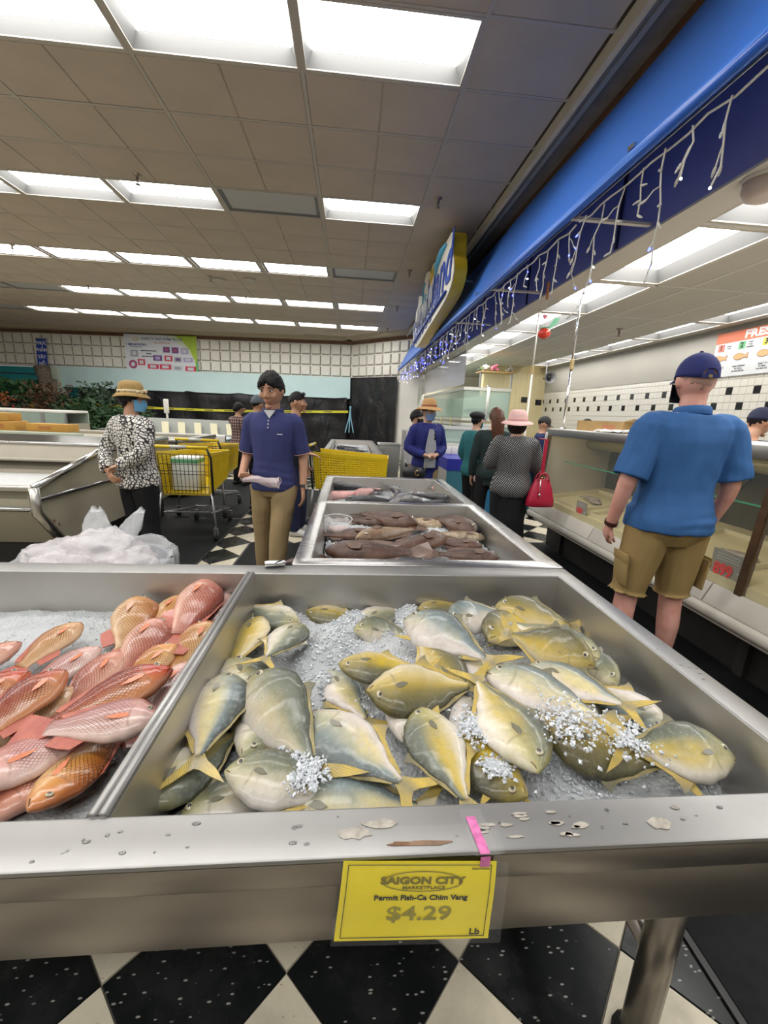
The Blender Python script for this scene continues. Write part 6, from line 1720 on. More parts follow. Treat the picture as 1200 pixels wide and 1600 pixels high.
b = MB(); b.grid([[(math.sin(a) * .09, -math.cos(a) * (.10 + .055 * j / 3 * math.cos(a)), .045 - .010 * j / 3) for a in [-1.1 + 2.2 * i / 10 for i in range(11)]] for j in range(4)]); head_part(P, 'cap_brim', b, MATS['cap_black'], o)
mask(P, mat('mask_sky', (.25, .62, .82), .7))
S0, El, Wr = P['J']['R']; pw = P['t'].matrix_basis @ (Wr + Vector((0, 0, -.12)))
rz_ = math.radians(112); pw = Vector((1.60 + Wr.x * math.cos(rz_) - Wr.y * math.sin(rz_), 5.30 + Wr.x * math.sin(rz_) + Wr.y * math.cos(rz_), Wr.z - .10))
tb = thing('plastic_bag', 'small pink plastic bag in the teal woman\'s hand', 'bag', pw)
b = W(); bag_mesh(b, (pw.x - .02, pw.y - .03, pw.z), (.05, .045, .055), 5.0, open_top=False); b.build('bag_film', mat('pink_film', (.62, .40, .42), .4), tb, smooth=True)
# 10 woman with the pink hat
def dots():
    k = N('dotted_blouse'); v = k.coord('Object', (1, 0, 1), (0, .6, 0)); vo = k.n('ShaderNodeTexVoronoi', feature='F1'); vo.inputs['Scale'].default_value = 62; vo.inputs['Randomness'].default_value = .0; k.l(v, vo.inputs['Vector'])
    k.color(k.ramp(vo.outputs['Distance'], [(.20, (.42, .42, .42)), (.30, (.012, .013, .016))])); k.set(rough=.7); k.bump(k.noise(k.coord('Object', (1, 1, .4)), 6, 4), .3, .03); return k.mat
P = person('woman seen from behind in a pink hat and black dotted blouse', (1.60, 3.98), 172, 1.50, 1.02, SK_LIGHT, (-12, 0), arms={'L': ((.26, -.02, .66), (.20, -.2, .66)), 'R': ((-.265, .0, .655), (-.22, -.2, .66))},
  top=dict(mat=dots(), sleeve='three', hem=.455, inf=.030, fold=.010, name='blouse', flare=.02, high=1), bottom=dict(mat=black_c, end=.03, inf=.03, cuff=.08, skirt=1), hair=dict(mat=HAIR_D, thick=.20, front=.4, side=-.3, back=-.95), voxel=.0085, shoes=shoe_b, face=False)
brim_hat(P, mat('hat_pink', (.74, .47, .44), .8, var=.1, vscale=50, bump=.3, bscale=150), mat('band_pink', (.60, .33, .32), .7), .115, .060, .022, 'pink_hat', k=1.22)
b = MB(); b.ellipsoid((0, .022, -.035), (.102, .108, .092), 24, 16); head_part(P, 'hair_length', b, HAIR_D)
rb = mat('bag_red', (.42, .012, .045), .4, var=.1, vscale=20)
tb = thing('handbag', 'crimson red handbag hanging from the pink hat woman\'s shoulder', 'handbag', (1.84, 3.82, .72))
b = W()
b.loft([[(1.84 + (hw) * math.copysign(abs(math.cos(q)) ** .6, math.cos(q)), 3.82 + hd * math.copysign(abs(math.sin(q)) ** .6, math.sin(q)), z) for q in [2 * PI * i / 24 for i in range(24)]] for hw, hd, z in ((.125, .05, .615), (.135, .06, .625), (.13, .062, .68), (.105, .05, .78), (.075, .032, .86), (.065, .026, .88))]); bb = b.build('bag_body', rb, tb, smooth=True, auto=.9)
for s in (-1, 1):
    b = W(); b.tube([(1.84 + .055 * math.cos(q), 3.82 + s * .03, .865 + .075 * math.sin(q)) for q in [PI * i / 12 for i in range(13)]], .007, 6); b.build('bag_handle', rb, tb, smooth=True)
b = W(); b.box((1.805, 3.79, .93), (1.835, 3.80, 1.26)); b.box((1.805, 3.795, 1.25), (1.835, 3.95, 1.26)); b.build('shoulder_strap', rb, tb)
b = W(); b.tube([(1.80, 3.765, .88), (1.795, 3.75, .80), (1.80, 3.755, .745)], .004, 5); b.ellipsoid((1.80, 3.75, .735), (.012, .006, .016), 10, 6); b.build('bag_charm', chrome, tb, smooth=True)
b = W(); b.tube([(1.82 + .014 * math.cos(q), 3.795, .915 + .018 * math.sin(q)) for q in [2 * PI * i / 12 for i in range(12)]], .004, 5, closed=True); b.build('strap_ring', mat('gold', (.75, .5, .18), .25, .9), tb)
# 11 woman with long brown hair
P = person('woman with long brown hair beside the pink hat woman', (1.66, 4.78), 160, 1.55, .98, SK_LIGHT, (20, 0), top=dict(mat=cloth('top_darkgreen', (.02, .035, .035)), sleeve='long', hem=.42), bottom=dict(mat=black_c), hair=dict(mat=HAIR_BR, thick=.12, front=.4, side=-.1, back=-.8, long=.24), voxel=.012, shoes=shoe_b)
# 12-14 workers behind the counter
navyw = cloth('worker_navy', (.012, .022, .075), .8)
P = person('counter worker in a navy shirt and dark cap beyond the glass counter', (2.80, 6.0), 70, 1.49, 1.0, SK_TAN, (0, 18), top=dict(mat=navyw, sleeve='short', hem=.46), bottom=dict(mat=black_c), hair=dict(mat=HAIR_B, thick=.04, side=.05, back=-.35), voxel=.012, shoes=shoe_b)
cap(P, mat('cap_dark', (.02, .018, .02), .8))
P = person('counter worker in a navy cap bending behind the glass counter at right', (3.15, 3.22), 95, 1.60, 1.08, SK_TAN, (0, 10), lean=-.22, neckf=.03, top=dict(mat=navyw, sleeve='short', hem=.46), bottom=dict(mat=black_c), hair=dict(mat=HAIR_B, thick=.04, side=.05, back=-.35), voxel=.010, shoes=shoe_b)
cap(P, mat('cap_ink', (.010, .014, .045), .8))
P = person('counter worker whose dark hair shows above the cardboard box', (3.13, 5.45), 30, 1.475, 1.0, SK_TAN, (0, 10), top=dict(mat=navyw, sleeve='short', hem=.46), bottom=dict(mat=black_c), hair=dict(mat=HAIR_B, thick=.08, side=.05, back=-.35), voxel=.013, shoes=shoe_b)
# ---------------------------------------------------------------- glass seafood counter
glass = N('case_glass'); glass.color((.86, .95, .90)); glass.set(rough=.03, alpha=.035, spec=.4); glass = glass.mat
case_white = mat('case_white', (.66, .63, .56), .45, var=.12, vscale=3); case_in = mat('case_inner', (.62, .56, .36), .5, var=.1, vscale=2); kick = mat('kick_dark', (.022, .020, .018), .7, var=.4, vscale=9)
CY0_, CY1_ = -.6, 4.62
case = thing('seafood_counter', 'long glass-fronted seafood counter along the right aisle', 'counter', (2.5, 2.0, 0))
b = W(); b.box((2.34, CY0_, .0), (3.0, CY1_ - .05, .30)); b.build('kick_base', kick, case)
for y in (-.2, .9, 2.0, 3.1, 4.2):
    b = W(); b.box((2.30, y - .03, 0), (2.335, y + .03, .30)); b.build('support_leg', kick, case)
b = W(); b.tube([(2.12, CY0_, .385), (2.12, CY1_ - .02, .385)], .042, 14); b.build('bumper', case_white, case, smooth=True)
ys_ = [CY0_, .95, 2.13, 3.36, CY1_]
for a, c in zip(ys_, ys_[1:]):
    b = W(); b.prism([(2.095, .425), (2.145, .535), (2.165, .535), (2.165, .425)], a + .004, c - .004, 'y'); b.build('ledge_panel', case_white, case, bevel=.004)
b = W(); b.box((2.165, CY0_, .30), (3.0, CY1_ - .03, .52)); b.build('lower_body', case_white, case)
b = W(); b.prism([(2.17, .585), (2.95, .70), (2.95, .52), (2.17, .52)], CY0_, CY1_ - .06, 'y'); b.build('deck', mat('case_deck', (.66, .58, .33), .4, var=.06), case)
b = W(); b.box((2.95, CY0_, .5), (3.0, CY1_ - .05, 1.30)); b.build('back_panel', mat('case_back', (.07, .066, .04), .5, var=.4, vscale=3), case)
b = W(); b.box((2.195, CY0_, 1.268), (2.235, CY1_, 1.343)); b.build('top_band', steel, case, bevel=.006)
b = W(); b.box((2.235, CY0_, 1.31), (3.0, CY1_, 1.343)); b.build('top', case_white, case, bevel=.004)
mull = [-.4, .78, 1.97, 3.18, CY1_ - .09]
for y in mull:
    b = W(); b.prism([(2.142, .53), (2.172, .53), (2.222, 1.27), (2.192, 1.27)], y - .022, y + .022, 'y'); b.build('mullion', mat('mullion_bronze', (.16, .10, .06), .35, .6, var=.3, vscale=20), case)
for a, c in zip(mull, mull[1:]):
    b = W(); b.prism([(2.152, .537), (2.158, .537), (2.206, 1.268), (2.200, 1.268)], a + .024, c - .024, 'y'); b.build('glass_pane', glass, case)
    b = W(); b.box((2.40, a + .03, .985), (2.94, c - .03, .993)); sh = b.build('glass_shelf', glass, case)
    b = W(); b.box((2.392, a + .03, .984), (2.4, c - .03, .994)); b.build('shelf_edge', mat('glass_edge', (.05, .35, .20), .15), sh, off=case.location)
b = W(); b.box((2.18, CY1_ - .07, .42), (3.0, CY1_, 1.31)); b.build('end_panel', case_white, case, bevel=.03, segs=3)
b = W(); b.tube([(2.30, CY0_ + .1, 1.285), (2.30, CY1_ - .2, 1.285)], .016, 8); b.build('case_lamp', mat('case_tube', (.9, .85, .6), .4, emit=(1, .83, .45), estr=5), case)
b = W(); b.tube([(2.62, CY0_ + .1, 1.20), (2.62, CY1_ - .2, 1.20)], .05, 10); b.build('cooling_pipe', mat('pipe_olive', (.20, .18, .09), .5), case, smooth=True)
for i, y in enumerate((1.2, 2.5, 3.7)):
    b = W(); b.prism([(2.5, 1.0), (2.52, 1.0), (2.75, 1.27), (2.72, 1.27)], y - .012, y + .012, 'y'); b.build('shelf_bracket', kick, case)
# trays and fish in the counter
tray_w = mat('tray_white', (.68, .62, .42), .4); salmon = mat('salmon', (.72, .40, .24), .4, var=.3, vscale=25)
r = random.Random(11)
TL = ['white tray behind the glass at the near end of the counter', 'white tray of pale fillets behind the price tag 899', 'white tray with a fillet behind the man in the blue shirt', 'white tray with one small fish near the price tag 299', 'white tray behind the glass at the far end of the counter']
for i, y in enumerate((.5, 1.55, 2.45, 3.25, 4.05)):
    t = thing('fish_tray', TL[i], 'tray', (2.5, y, .62), 0, 'trays in the counter')
    R_ = Matrix.Rotation(-.147, 3, 'Y')
    b = MB(); b.cbox((0, 0, .0), (.56, .62, .012), rot=R_); b.build('tray_base', tray_w, t)
    b = MB()
    for s in (-1, 1): b.cbox(R_ @ Vector((0, s * .31, .02)), (.56, .012, .05), rot=R_); b.cbox(R_ @ Vector((s * .28, 0, .02)), (.012, .62, .05), rot=R_)
    b.build('tray_rim', tray_w, t)
    n = (2, 3, 1, 1, 2)[i]
    for q in range(n):
        f = thing('fish_fillet', ['pale fillet in the near tray, %s' % ('left' if q else 'right'), 'orange fillet beside the price tag 899, %s of three' % ('first', 'second', 'third')[q], 'lone fillet behind the man in the blue shirt', 'small grey fish alone in its tray near the price tag 299', 'fillet in the farthest tray, %s' % ('left' if q else 'right')][i] if not isinstance(i, str) else '', 'fish', (2.46 + .05 * q, y - .15 + q * .15, .655 + .007 * q), r.uniform(0, 3), 'fillets in the counter')
        b = MB(); b.ellipsoid((0, 0, 0), (.10, .045, .018), 14, 8); b.build('flesh', salmon if i == 1 else mat('fillet_grey', (.42, .36, .30), .4, var=.4, vscale=40), f, smooth=True)
        b = MB(); b.prism([(.085, 0), (.14, .035), (.125, 0), (.14, -.035)], -.004, .004, 'z'); b.build('tail_end', mat('fillet_grey', (.42, .36, .30)), f)
# price tags on the glass
red_t = mat('tag_red', (.80, .035, .03), .5); tag_g = mat('tag_grey', (.30, .29, .24), .4); tag_w = mat('tag_print', (.55, .55, .50), .5)
for lab, body, y, z, sz, unit in (('small grey price tag 299 on the counter glass beside the red handbag', '299', 3.66, .625, .075, 'LB'), ('large grey price tag 899 on the counter glass below the blue-shirted man', '899', 2.10, .625, .092, 'EACH'), ('red and grey price tag half hidden by the blue-shirted man', '499', 2.92, .625, .075, 'LB')):
    xg = lambda z_: 2.158 + (z_ - .53) * .0655 + .012
    t = thing('price_tag', lab, 'price tag', (xg(z), y, .54), 0, 'price tags in the counter')
    hw = sz * 1.15
    b = W(); b.prism([(y - hw, .55), (y + hw, .55), (y + hw, .55 + sz * 2.0), (y - hw, .55 + sz * 2.0)], xg(z) + .002, xg(z) + .006, 'x'); b.build('tag_card', tag_g, t)
    text(body, sz * 1.05, red_t, t, (xg(z) - .001, y + .02, .55 + sz * .75), (0, -1, 0), (0, 0, 1), .001, .004, sx=.85)
    text('PER', sz * .2, tag_w, t, (xg(z) - .001, y - hw * .82, .55 + sz * .85), (0, -1, 0), (0, 0, 1), .001, .0005); text('LB', sz * .2, tag_w, t, (xg(z) - .001, y - hw * .82, .55 + sz * .65), (0, -1, 0), (0, 0, 1), .001, .0005)
    b = W()
    for k in range(3): b.prism([(y - hw * .7, .55 + sz * (1.4 + k * .17)), (y + hw * .7, .55 + sz * (1.4 + k * .17)), (y + hw * .7, .55 + sz * (1.43 + k * .17)), (y - hw * .7, .55 + sz * (1.43 + k * .17))], xg(z) - .001, xg(z) + .0015, 'x')
    b.build('small_print', tag_w, t)
# things on the counter
card = mat('cardboard', (.46, .30, .12), .8, var=.15, vscale=8)
t = thing('cardboard_box', 'flat open cardboard box on top of the seafood counter', 'box', (2.6, 4.1, 1.343))
b = W(); b.box((2.44, 3.66, 1.344), (2.78, 4.42, 1.352)); b.build('box_bottom', card, t)
for lo, hi in (((2.44, 3.66, 1.352), (2.447, 4.42, 1.445)), ((2.773, 3.66, 1.352), (2.78, 4.42, 1.445)), ((2.447, 3.66, 1.352), (2.773, 3.667, 1.445)), ((2.447, 4.413, 1.352), (2.773, 4.42, 1.445))):
    b = W(); b.box(lo, hi); b.build('box_side', card, t)
b = W(); b.box((2.4385, 3.75, 1.375), (2.4395, 3.95, 1.41)); b.build('box_print', mat('box_print', (.50, .20, .10), .8), t)
b = W(); b.prism([(3.60, 1.445), (3.66, 1.445), (3.655, 1.45), (3.54, 1.47)], 2.46, 2.76, 'x'); b.build('box_flap', card, t)
t = thing('folded_towel', 'crumpled white towel on the counter before the cardboard box', 'towel', (2.36, 3.62, 1.343))
b = MB(); b.grid([[(-.09 + .18 * i / 10, -.2 + .4 * j / 14, .012 + .018 * abs(math.sin(i * .9 + j * .4)) * math.sin(PI * i / 10) + .01 * mnoise.noise((i * .6, j * .5, 0))) for i in range(11)] for j in range(15)]); b.grid([[(-.09 + .18 * i / 2, -.2 + .4 * j / 2, .002) for i in range(3)] for j in range(3)])
b.build('towel_top', white_c, t, smooth=True); b = MB(); b.tube([(-.06, -.19, .02), (.0, -.2, .026), (.07, -.185, .018)], .011, 8); b.build('towel_roll', white_c, t, smooth=True)
# poles to the ceiling
for lab, x, y, z0, r_ in (('thin steel pole rising from the far end of the counter', 2.33, 4.50, 1.345, .014), ('thin white pole between the fish tanks and the pink hat woman', 2.18, 5.15, 0, .012)):
    t = thing('pole', lab, 'pole', (x, y, z0)); b = W(); b.tube([(x, y, z0), (x, y, 2.0)], r_, 10); b.build('lower_tube', chrome if z0 else white_paint, t, smooth=True)
    b = W(); b.tube([(x, y, 2.0), (x, y, 2.715)], r_ * .85, 10); b.build('upper_tube', chrome if z0 else white_paint, t, smooth=True)
    b = W(); b.lathe([(r_ * 1.5, 1.97), (r_ * 1.5, 2.06)], (x, y, 0), 12); b.build('sleeve_joint', mat('brass_joint', (.55, .42, .2), .4, .6), t)
    b = W(); b.lathe([(r_ * 3, z0), (r_ * 3, z0 + .006), (r_ * 1.2, z0 + .02)], (x, y, 0), 14); b.build('base_flange', chrome, t)
# hanging tomato ornament
t = thing('tomato_ornament', 'red and green tomato ornament hanging below the awning', 'ornament', (1.9, 4.31, 2.28))
b = W(); b.ellipsoid((1.9, 4.31, 2.27), (.062, .062, .052), 18, 12); b.build('tomato', mat('tomato_red', (.75, .06, .03), .25, coat=.4), t, smooth=True)
for i in range(5):
    a = i * 1.256; b = W(); b.prism([(1.9 + .012 * math.cos(a + 1.57), 4.31 + .012 * math.sin(a + 1.57)), (1.9 + .055 * math.cos(a), 4.31 + .055 * math.sin(a)), (1.9 - .012 * math.cos(a + 1.57), 4.31 - .012 * math.sin(a + 1.57))], 2.318, 2.324, 'z'); b.build('sepal', mat('leaf_green', (.08, .42, .16), .4), t)
b = W(); b.prism([(1.93, 2.30), (2.02, 2.37), (2.04, 2.42), (1.99, 2.42), (1.95, 2.36)], 4.30, 4.306, 'y'); b.build('leaf', mat('leaf_mint', (.20, .62, .35), .3), t)
b = W(); b.prism([(1.89 + .024 * math.sin(q) ** 3, 2.425 + .002 * (13 * math.cos(q) - 5 * math.cos(2 * q) - 2 * math.cos(3 * q) - math.cos(4 * q))) for q in [2 * PI * i / 24 for i in range(24)]], 4.305, 4.315, 'y'); b.build('heart', mat('heart_pink', (.80, .22, .30), .4), t)
b = W(); b.tube([(1.9, 4.31, 2.32), (1.89, 4.31, 2.73)], .002, 5); b.build('string', cord, t); b = W(); b.box((1.87, 4.30, 2.58), (1.895, 4.304, 2.735)); b.build('paper_strip', mat('strip_orange', (.50, .20, .06), .6), t)
# horn speaker on the tiled wall
t = thing('horn_speaker', 'small grey horn speaker high in the corner by the yellow wall', 'speaker', (4.62, 10.0, 2.42))
R_ = Matrix.Rotation(PI / 2 - .2, 3, 'X') @ Matrix.Rotation(0, 3, 'Z')
b = MB(); b.lathe([(.03, -.16), (.035, -.05), (.06, .05), (.135, .16), (.14, .16), (.07, .05)], (0, 0, 0), 20, rot=Matrix.Rotation(PI / 2, 3, 'X')); b.build('horn', mat('horn_grey', (.16, .16, .16), .5), t, smooth=True)
b = MB(); b.lathe([(0, .12), (.04, .11), (.045, .0)], (0, 0, 0), 14, rot=Matrix.Rotation(PI / 2, 3, 'X')); b.build('driver', black_plastic, t, smooth=True); b = MB(); b.tube([(0, .1, .03), (.0, .1, .29)], .012, 8); b.build('bracket', grey_metal, t)

# FRESH FISH board on the tiled wall
bx = 4.892
t = thing('fish_cutting_board_sign', 'white FRESH FISH board with numbered fish drawings on the tiled wall', 'sign', (bx, 4.6, 2.07))
b = W(); b.box((bx, 3.5, 2.09), (bx + .01, 5.62, 2.645)); b.build('board', mat('board_white', (.74, .76, .78), .4), t)
b = W(); b.box((bx - .003, 3.5, 2.515), (bx, 5.62, 2.645)); b.build('header', mat('header_orange', (.78, .20, .10), .5), t)
D = (0, -1, 0); U = (0, 0, 1); bk = mat('print_black', (.03, .03, .04), .6); pwhite = mat('print_white', (.86, .86, .86), .5)
text('FRESH FISH', .125, pwhite, t, (bx - .004, 4.80, 2.578), D, U, .0006, .006, sx=1.25, spacing=1.06)
orange_f = mat('fish_orange', (.72, .42, .20), .5)
for i, (y, num, colr, cap1, cap2) in enumerate(((5.52, '1', (.80, .22, .16), 'Clean\nOnly', 'Solamente Limpio\n\nLam Sach'), (5.22, '2', (.16, .50, .22), 'Clean\nOnly,\nHeadless', 'Limpiar Solamente\nSin Cabeza\nLam Sach, Bo Dau'), (4.90, '3', (.82, .76, .10), 'Clean\n& Cut', 'Limpia Y Cu\nEn Piezas\nLam Sach, Cat'), (4.58, '4', (.2, .45, .75), 'Clean\nFillet', 'Limpio\nFilete\nLam Sach'), (4.25, '5', (.6, .3, .6), 'Clean\nFry', 'Limpio\nFrito\nLam Sach'))):
    b = W(); b.box((bx - .004, y - .045, 2.415), (bx - .001, y + .045, 2.50)); b.build('number_square', mat('sq_%d' % i, colr, .5), t)
    text(num, .085, bk, t, (bx - .005, y, 2.457), D, U, .0006, .003)
    text(cap1, .028, bk, t, (bx - .002, y - .115, 2.455), D, U, .0005, .0)
    b = W(); pts = [(y + .10, 2.325), (y + .05, 2.365), (y - .02, 2.36), (y - .075, 2.33), (y - .12, 2.37), (y - .105, 2.325), (y - .12, 2.28), (y - .075, 2.315), (y - .02, 2.285), (y + .05, 2.285)]
    b.prism(smooth_poly(pts, 1), bx - .003, bx - .001, 'x'); fo = b.build('fish_drawing', orange_f, t)
    b = W(); sp_ = smooth_poly(pts, 1); b.tube([(bx - .003, p[0], p[1]) for p in sp_], .002, 4, closed=True); b.build('fish_outline', mat('outline_brown', (.2, .1, .05), .6), fo, off=t.location)
    text(cap2, .03, bk, t, (bx - .002, y - .01, 2.18), D, U, .0005, .0, sx=.8)

# ---------------------------------------------------------------- live fish tanks
tank_g = N('tank_glass'); tank_g.color((.46, .58, .50)); tank_g.set(rough=.06, alpha=.45, spec=.6); tank_g = tank_g.mat
water_back = mat('tank_back', (.28, .36, .28), .5, var=.2, vscale=2); tank_fr = mat('tank_frame', (.62, .62, .55), .4)
def tank(lab, x0, x1, y0, y1, z0, z1, nfish, seed, grp='live fish tanks'):
    t = thing('fish_tank', lab, 'fish tank', ((x0 + x1) / 2, (y0 + y1) / 2, z0), 0, grp)
    b = W(); b.box((x0, y0, z0), (x1, y1, z0 + .02)); b.box((x1 - .02, y0 + .02, z0 + .02), (x1, y1, z1)); b.box((x0, y1 - .02, z0 + .02), (x1 - .02, y1, z1)); b.build('tank_shell', water_back, t)
    b = W(); b.box((x0, y0, z0 + .02), (x1 - .02, y0 + .012, z1)); b.build('front_glass', tank_g, t); b = W(); b.box((x0, y0 + .012, z0 + .02), (x0 + .012, y1 - .02, z1)); b.build('side_glass', tank_g, t)
    b = W()
    b.box((x0 - .015, y0 - .015, z1), (x1, y0 + .02, z1 + .06)); b.box((x0 - .015, y0 + .02, z1), (x0 + .02, y1, z1 + .06)); b.box((x0 - .015, y0 - .015, z0 - .05), (x1, y0 + .02, z0)); b.box((x0 - .015, y0 + .02, z0 - .05), (x0 + .02, y1, z0)); b.build('tank_rim', tank_fr, t)
    r = random.Random(seed); dk = mat('tank_fish', (.10, .13, .12), .5)
    for i in range(nfish):
        c = (r.uniform(x0 + .15, x1 - .2), r.uniform(y0 + .08, y0 + .5), z0 + .04 + r.uniform(.02, .14)); f = thing('swimming_fish', 'dark fish in the %s, number %s from the glass' % (lab.split(' with')[0], NUM[i]), 'fish', c, r.uniform(-.6, .6), 'fish swimming in the tanks')
        b = MB(); b.ellipsoid((0, 0, 0), (.13, .025, .05), 12, 8); b.build('body', dk, f, smooth=True); b = MB(); b.prism([(.11, 0), (.19, .05), (.17, 0), (.19, -.05)], -.005, .005, 'y'); b.build('tail_fin', dk, f)
    return t
tank('upper fish tank with green water facing the aisle', 2.30, 3.28, 8.70, 13.5, 1.42, 1.98, 5, 1)
tank('lower fish tank with dark green water facing the aisle', 2.30, 3.34, 8.70, 13.5, .66, 1.26, 4, 2)
b = W(); b.tube([(2.78, 8.66, 1.40), (2.80, 8.66, 2.05)], .035, 10); t = thing('drain_pipe', 'white drain pipe in front of the upper fish tank', 'pipe', (2.79, 8.66, 1.4)); b.build('pipe', mat('pvc_white', (.72, .72, .66), .4), t, smooth=True); b = W(); b.tube([(2.80, 8.66, 2.05), (2.80, 8.72, 2.07)], .03, 10); b.build('elbow', grey_metal, t)
for i, (y) in enumerate((9.6, 10.6)):
    t = thing('tank_notice', 'yellow paper notice on the tanks, %s one' % ('nearer', 'farther')[i], 'notice', (2.285, y, 1.2), 0, 'notices on the tanks'); b = W(); b.box((2.276, y - .06, 1.14), (2.28, y + .06, 1.42)); b.build('paper', mat('paper_yellow', (.75, .72, .25), .6), t); b = W(); b.box((2.274, y - .04, 1.2), (2.276, y + .04, 1.36)); b.build('print', mat('paper_print', (.5, .48, .2), .6), t)
# white plastic sheet above the tanks
sheet = N('white_sheet'); sheet.color((.80, .81, .83)); sheet.set(rough=.3, alpha=.9); sheet.bump(sheet.noise(sheet.coord('Object'), 2.5, 4), .3, .05); sheet = sheet.mat
t = thing('plastic_screen', 'hanging sheet of cloudy white plastic above the fish tanks', 'screen', (2.25, 11, 2.0))
b = W(); b.grid([[(2.25 + .02 * math.sin(i * .7), 8.55 + 5.2 * i / 20, 2.70 - (.62 - .0 * i) * j / 6) for i in range(21)] for j in range(7)]); b.build('sheet', sheet, t, smooth=True)
b = W(); b.box((2.24, 8.55, 2.69), (2.26, 13.75, 2.715)); b.build('hanging_rail', grey_metal, t)
# shelf of offerings above the tank
t = thing('wall_shelf', 'small wooden shelf above the upper fish tank', 'shelf', (2.95, 8.75, 2.32)); b = W(); b.box((2.58, 8.6, 2.335), (3.32, 8.95, 2.355)); b.build('shelf_board', mat('wood_orange', (.50, .30, .10), .5), t); b = W(); b.box((2.6, 8.68, 2.04), (2.63, 8.72, 2.335)); b.box((3.25, 8.68, 2.04), (3.28, 8.72, 2.335)); b.build('shelf_support', grey_metal, t)
for lab, x, s, c in (('white flower bunch on the small wooden shelf', 2.70, .075, (.72, .70, .66)), ('pink flower ball on the small wooden shelf', 2.90, .085, (.60, .14, .22)), ('grey pot plant at the right end of the small wooden shelf', 3.22, .065, (.35, .34, .30)), ('green leaves at the left end of the small wooden shelf', 2.62, .05, (.14, .20, .09))):
    t = thing('shelf_flowers', lab, 'flowers', (x, 8.72, 2.357)); r = random.Random(int(x * 100))
    b = MB()
    for i in range(16): b.ellipsoid((r.gauss(0, s * .5), r.gauss(0, s * .4), s * .9 + r.gauss(0, s * .35)), (s * .3, s * .3, s * .26), 8, 6)
    b.build('petals', mat('petal_%d' % int(x * 100), c, .6), t, smooth=True); b = MB(); b.lathe([(s * .4, 0), (s * .5, s * .5)], seg=12); b.build('pot', mat('pot_dark', (.10, .09, .08), .5), t)
# blue counter block under the tanks
t = thing('service_block', 'teal blue counter block with a royal blue band below the tanks', 'counter', (2.0, 7.3, 0))
b = W(); b.box((1.50, 6.30, 0), (2.9, 8.6, .62)); b.build('teal_body', mat('teal_panel', (.03, .16, .22), .5, var=.15), t)
b = W(); b.box((1.49, 6.29, .62), (2.91, 8.6, .80)); b.build('blue_band', mat('royal_blue', (.015, .02, .28), .4), t)
b = W(); b.box((1.495, 6.32, .0), (1.50, 8.6, .62)); b.build('grey_side', mat('side_grey', (.38, .37, .34), .5), t)
for i in range(6):
    b = W(); b.box((1.60 + i * .15, 7.15, .80), (1.745 + i * .15, 7.2, .935)); b.build('bench_tile', tile_white, t, bevel=.004)
tank('low glass tank on the tiled bench with dark water', 1.62, 2.6, 7.2, 8.4, .99, 1.22, 2, 5)
b = W(); b.box((1.60, 7.2, .80), (2.6, 8.4, .94)); b.build('bench', white_paint, t)
t = thing('blue_bin', 'bright blue panel behind the teal woman', 'panel', (2.25, 6.1, 0)); b = W(); b.box((2.02, 6.05, .0), (2.5, 6.25, 1.02)); b.build('panel_body', mat('sky_panel', (.02, .20, .42), .45), t, bevel=.01); b = W(); b.box((2.01, 6.04, 1.02), (2.51, 6.26, 1.05)); b.build('panel_cap', mat('sky_cap', (.03, .25, .5), .4), t)
t = thing('steel_cabinet', 'grey steel cabinet behind the straw hat woman', 'cabinet', (1.15, 7.7, 0)); b = W(); b.box((1.00, 7.3, .05), (1.42, 8.2, 1.15)); b.build('cabinet_body', mat('cab_grey', (.36, .36, .34), .45, .3), t, bevel=.01); b = W(); b.box((1.02, 7.28, .1), (1.40, 7.3, 1.1)); b.build('cabinet_door', mat('cab_grey2', (.40, .40, .38), .4, .3), t); b = W(); b.tube([(1.06, 7.27, .55), (1.06, 7.27, .7)], .008, 6); b.build('handle', chrome, t)
# ---------------------------------------------------------------- black plastic sheets, tape, banner on the back wall
bsheet = N('black_sheet'); bsheet.color((.012, .012, .014)); bsheet.set(rough=.38); bsheet.bump(bsheet.noise(bsheet.coord('Object', (1.2, 1, .5)), 2.0, 6, .6, .8), .9, .10); bsheet = bsheet.mat
def wall_pt(u, off, z):   # u metres left of the corner along the back wall
    ca, sa = math.cos(angL), math.sin(angL)
    return Vector((-u * ca + off * sa * -1 * -1, 15.3 - u * sa - off * ca, z))
def drape(name, f, lab, nu=70, nv=18):
    t = thing(name, lab, 'plastic sheet', f(.5, 1.0)); b = W(); b.grid([[f(i / nu, j / nv) for i in range(nu + 1)] for j in range(nv + 1)]); b.build('sheet', bsheet, t, smooth=True)
    b = W(); b.tube([f(i / nu, .005) + Vector((0, -.01, 0)) for i in range(nu + 1)], .015, 5); b.build('top_hem', mat('hem_black', (.02, .02, .02), .5), t); return t
def f1(u, v):
    s = .12 + u * 9.6; sag = .06 * abs(math.sin(u * 16)) * (1 - v)
    p = wall_pt(s, .26 + .05 * math.sin(s * 5 + v * 4) + .05 * mnoise.noise((s * 1.5, v * 5, 0)), 1.93 - sag - 1.92 * v); return p
drape('plastic_sheet', f1, 'long black plastic sheet hung below the mint band on the back wall', 110)
def f2(u, v):
    d = .02 + u * 2.1; k = .7071; o = .10 + .02 * math.sin(d * 9 + v * 3) + .02 * mnoise.noise((d * 3, v * 6, 3))
    return Vector((d * k - o * k, 15.3 - d * k - o * k, 2.60 - 2.2 * v))
drape('plastic_sheet', f2, 'tall black plastic sheet hung on the angled corner wall', 40)
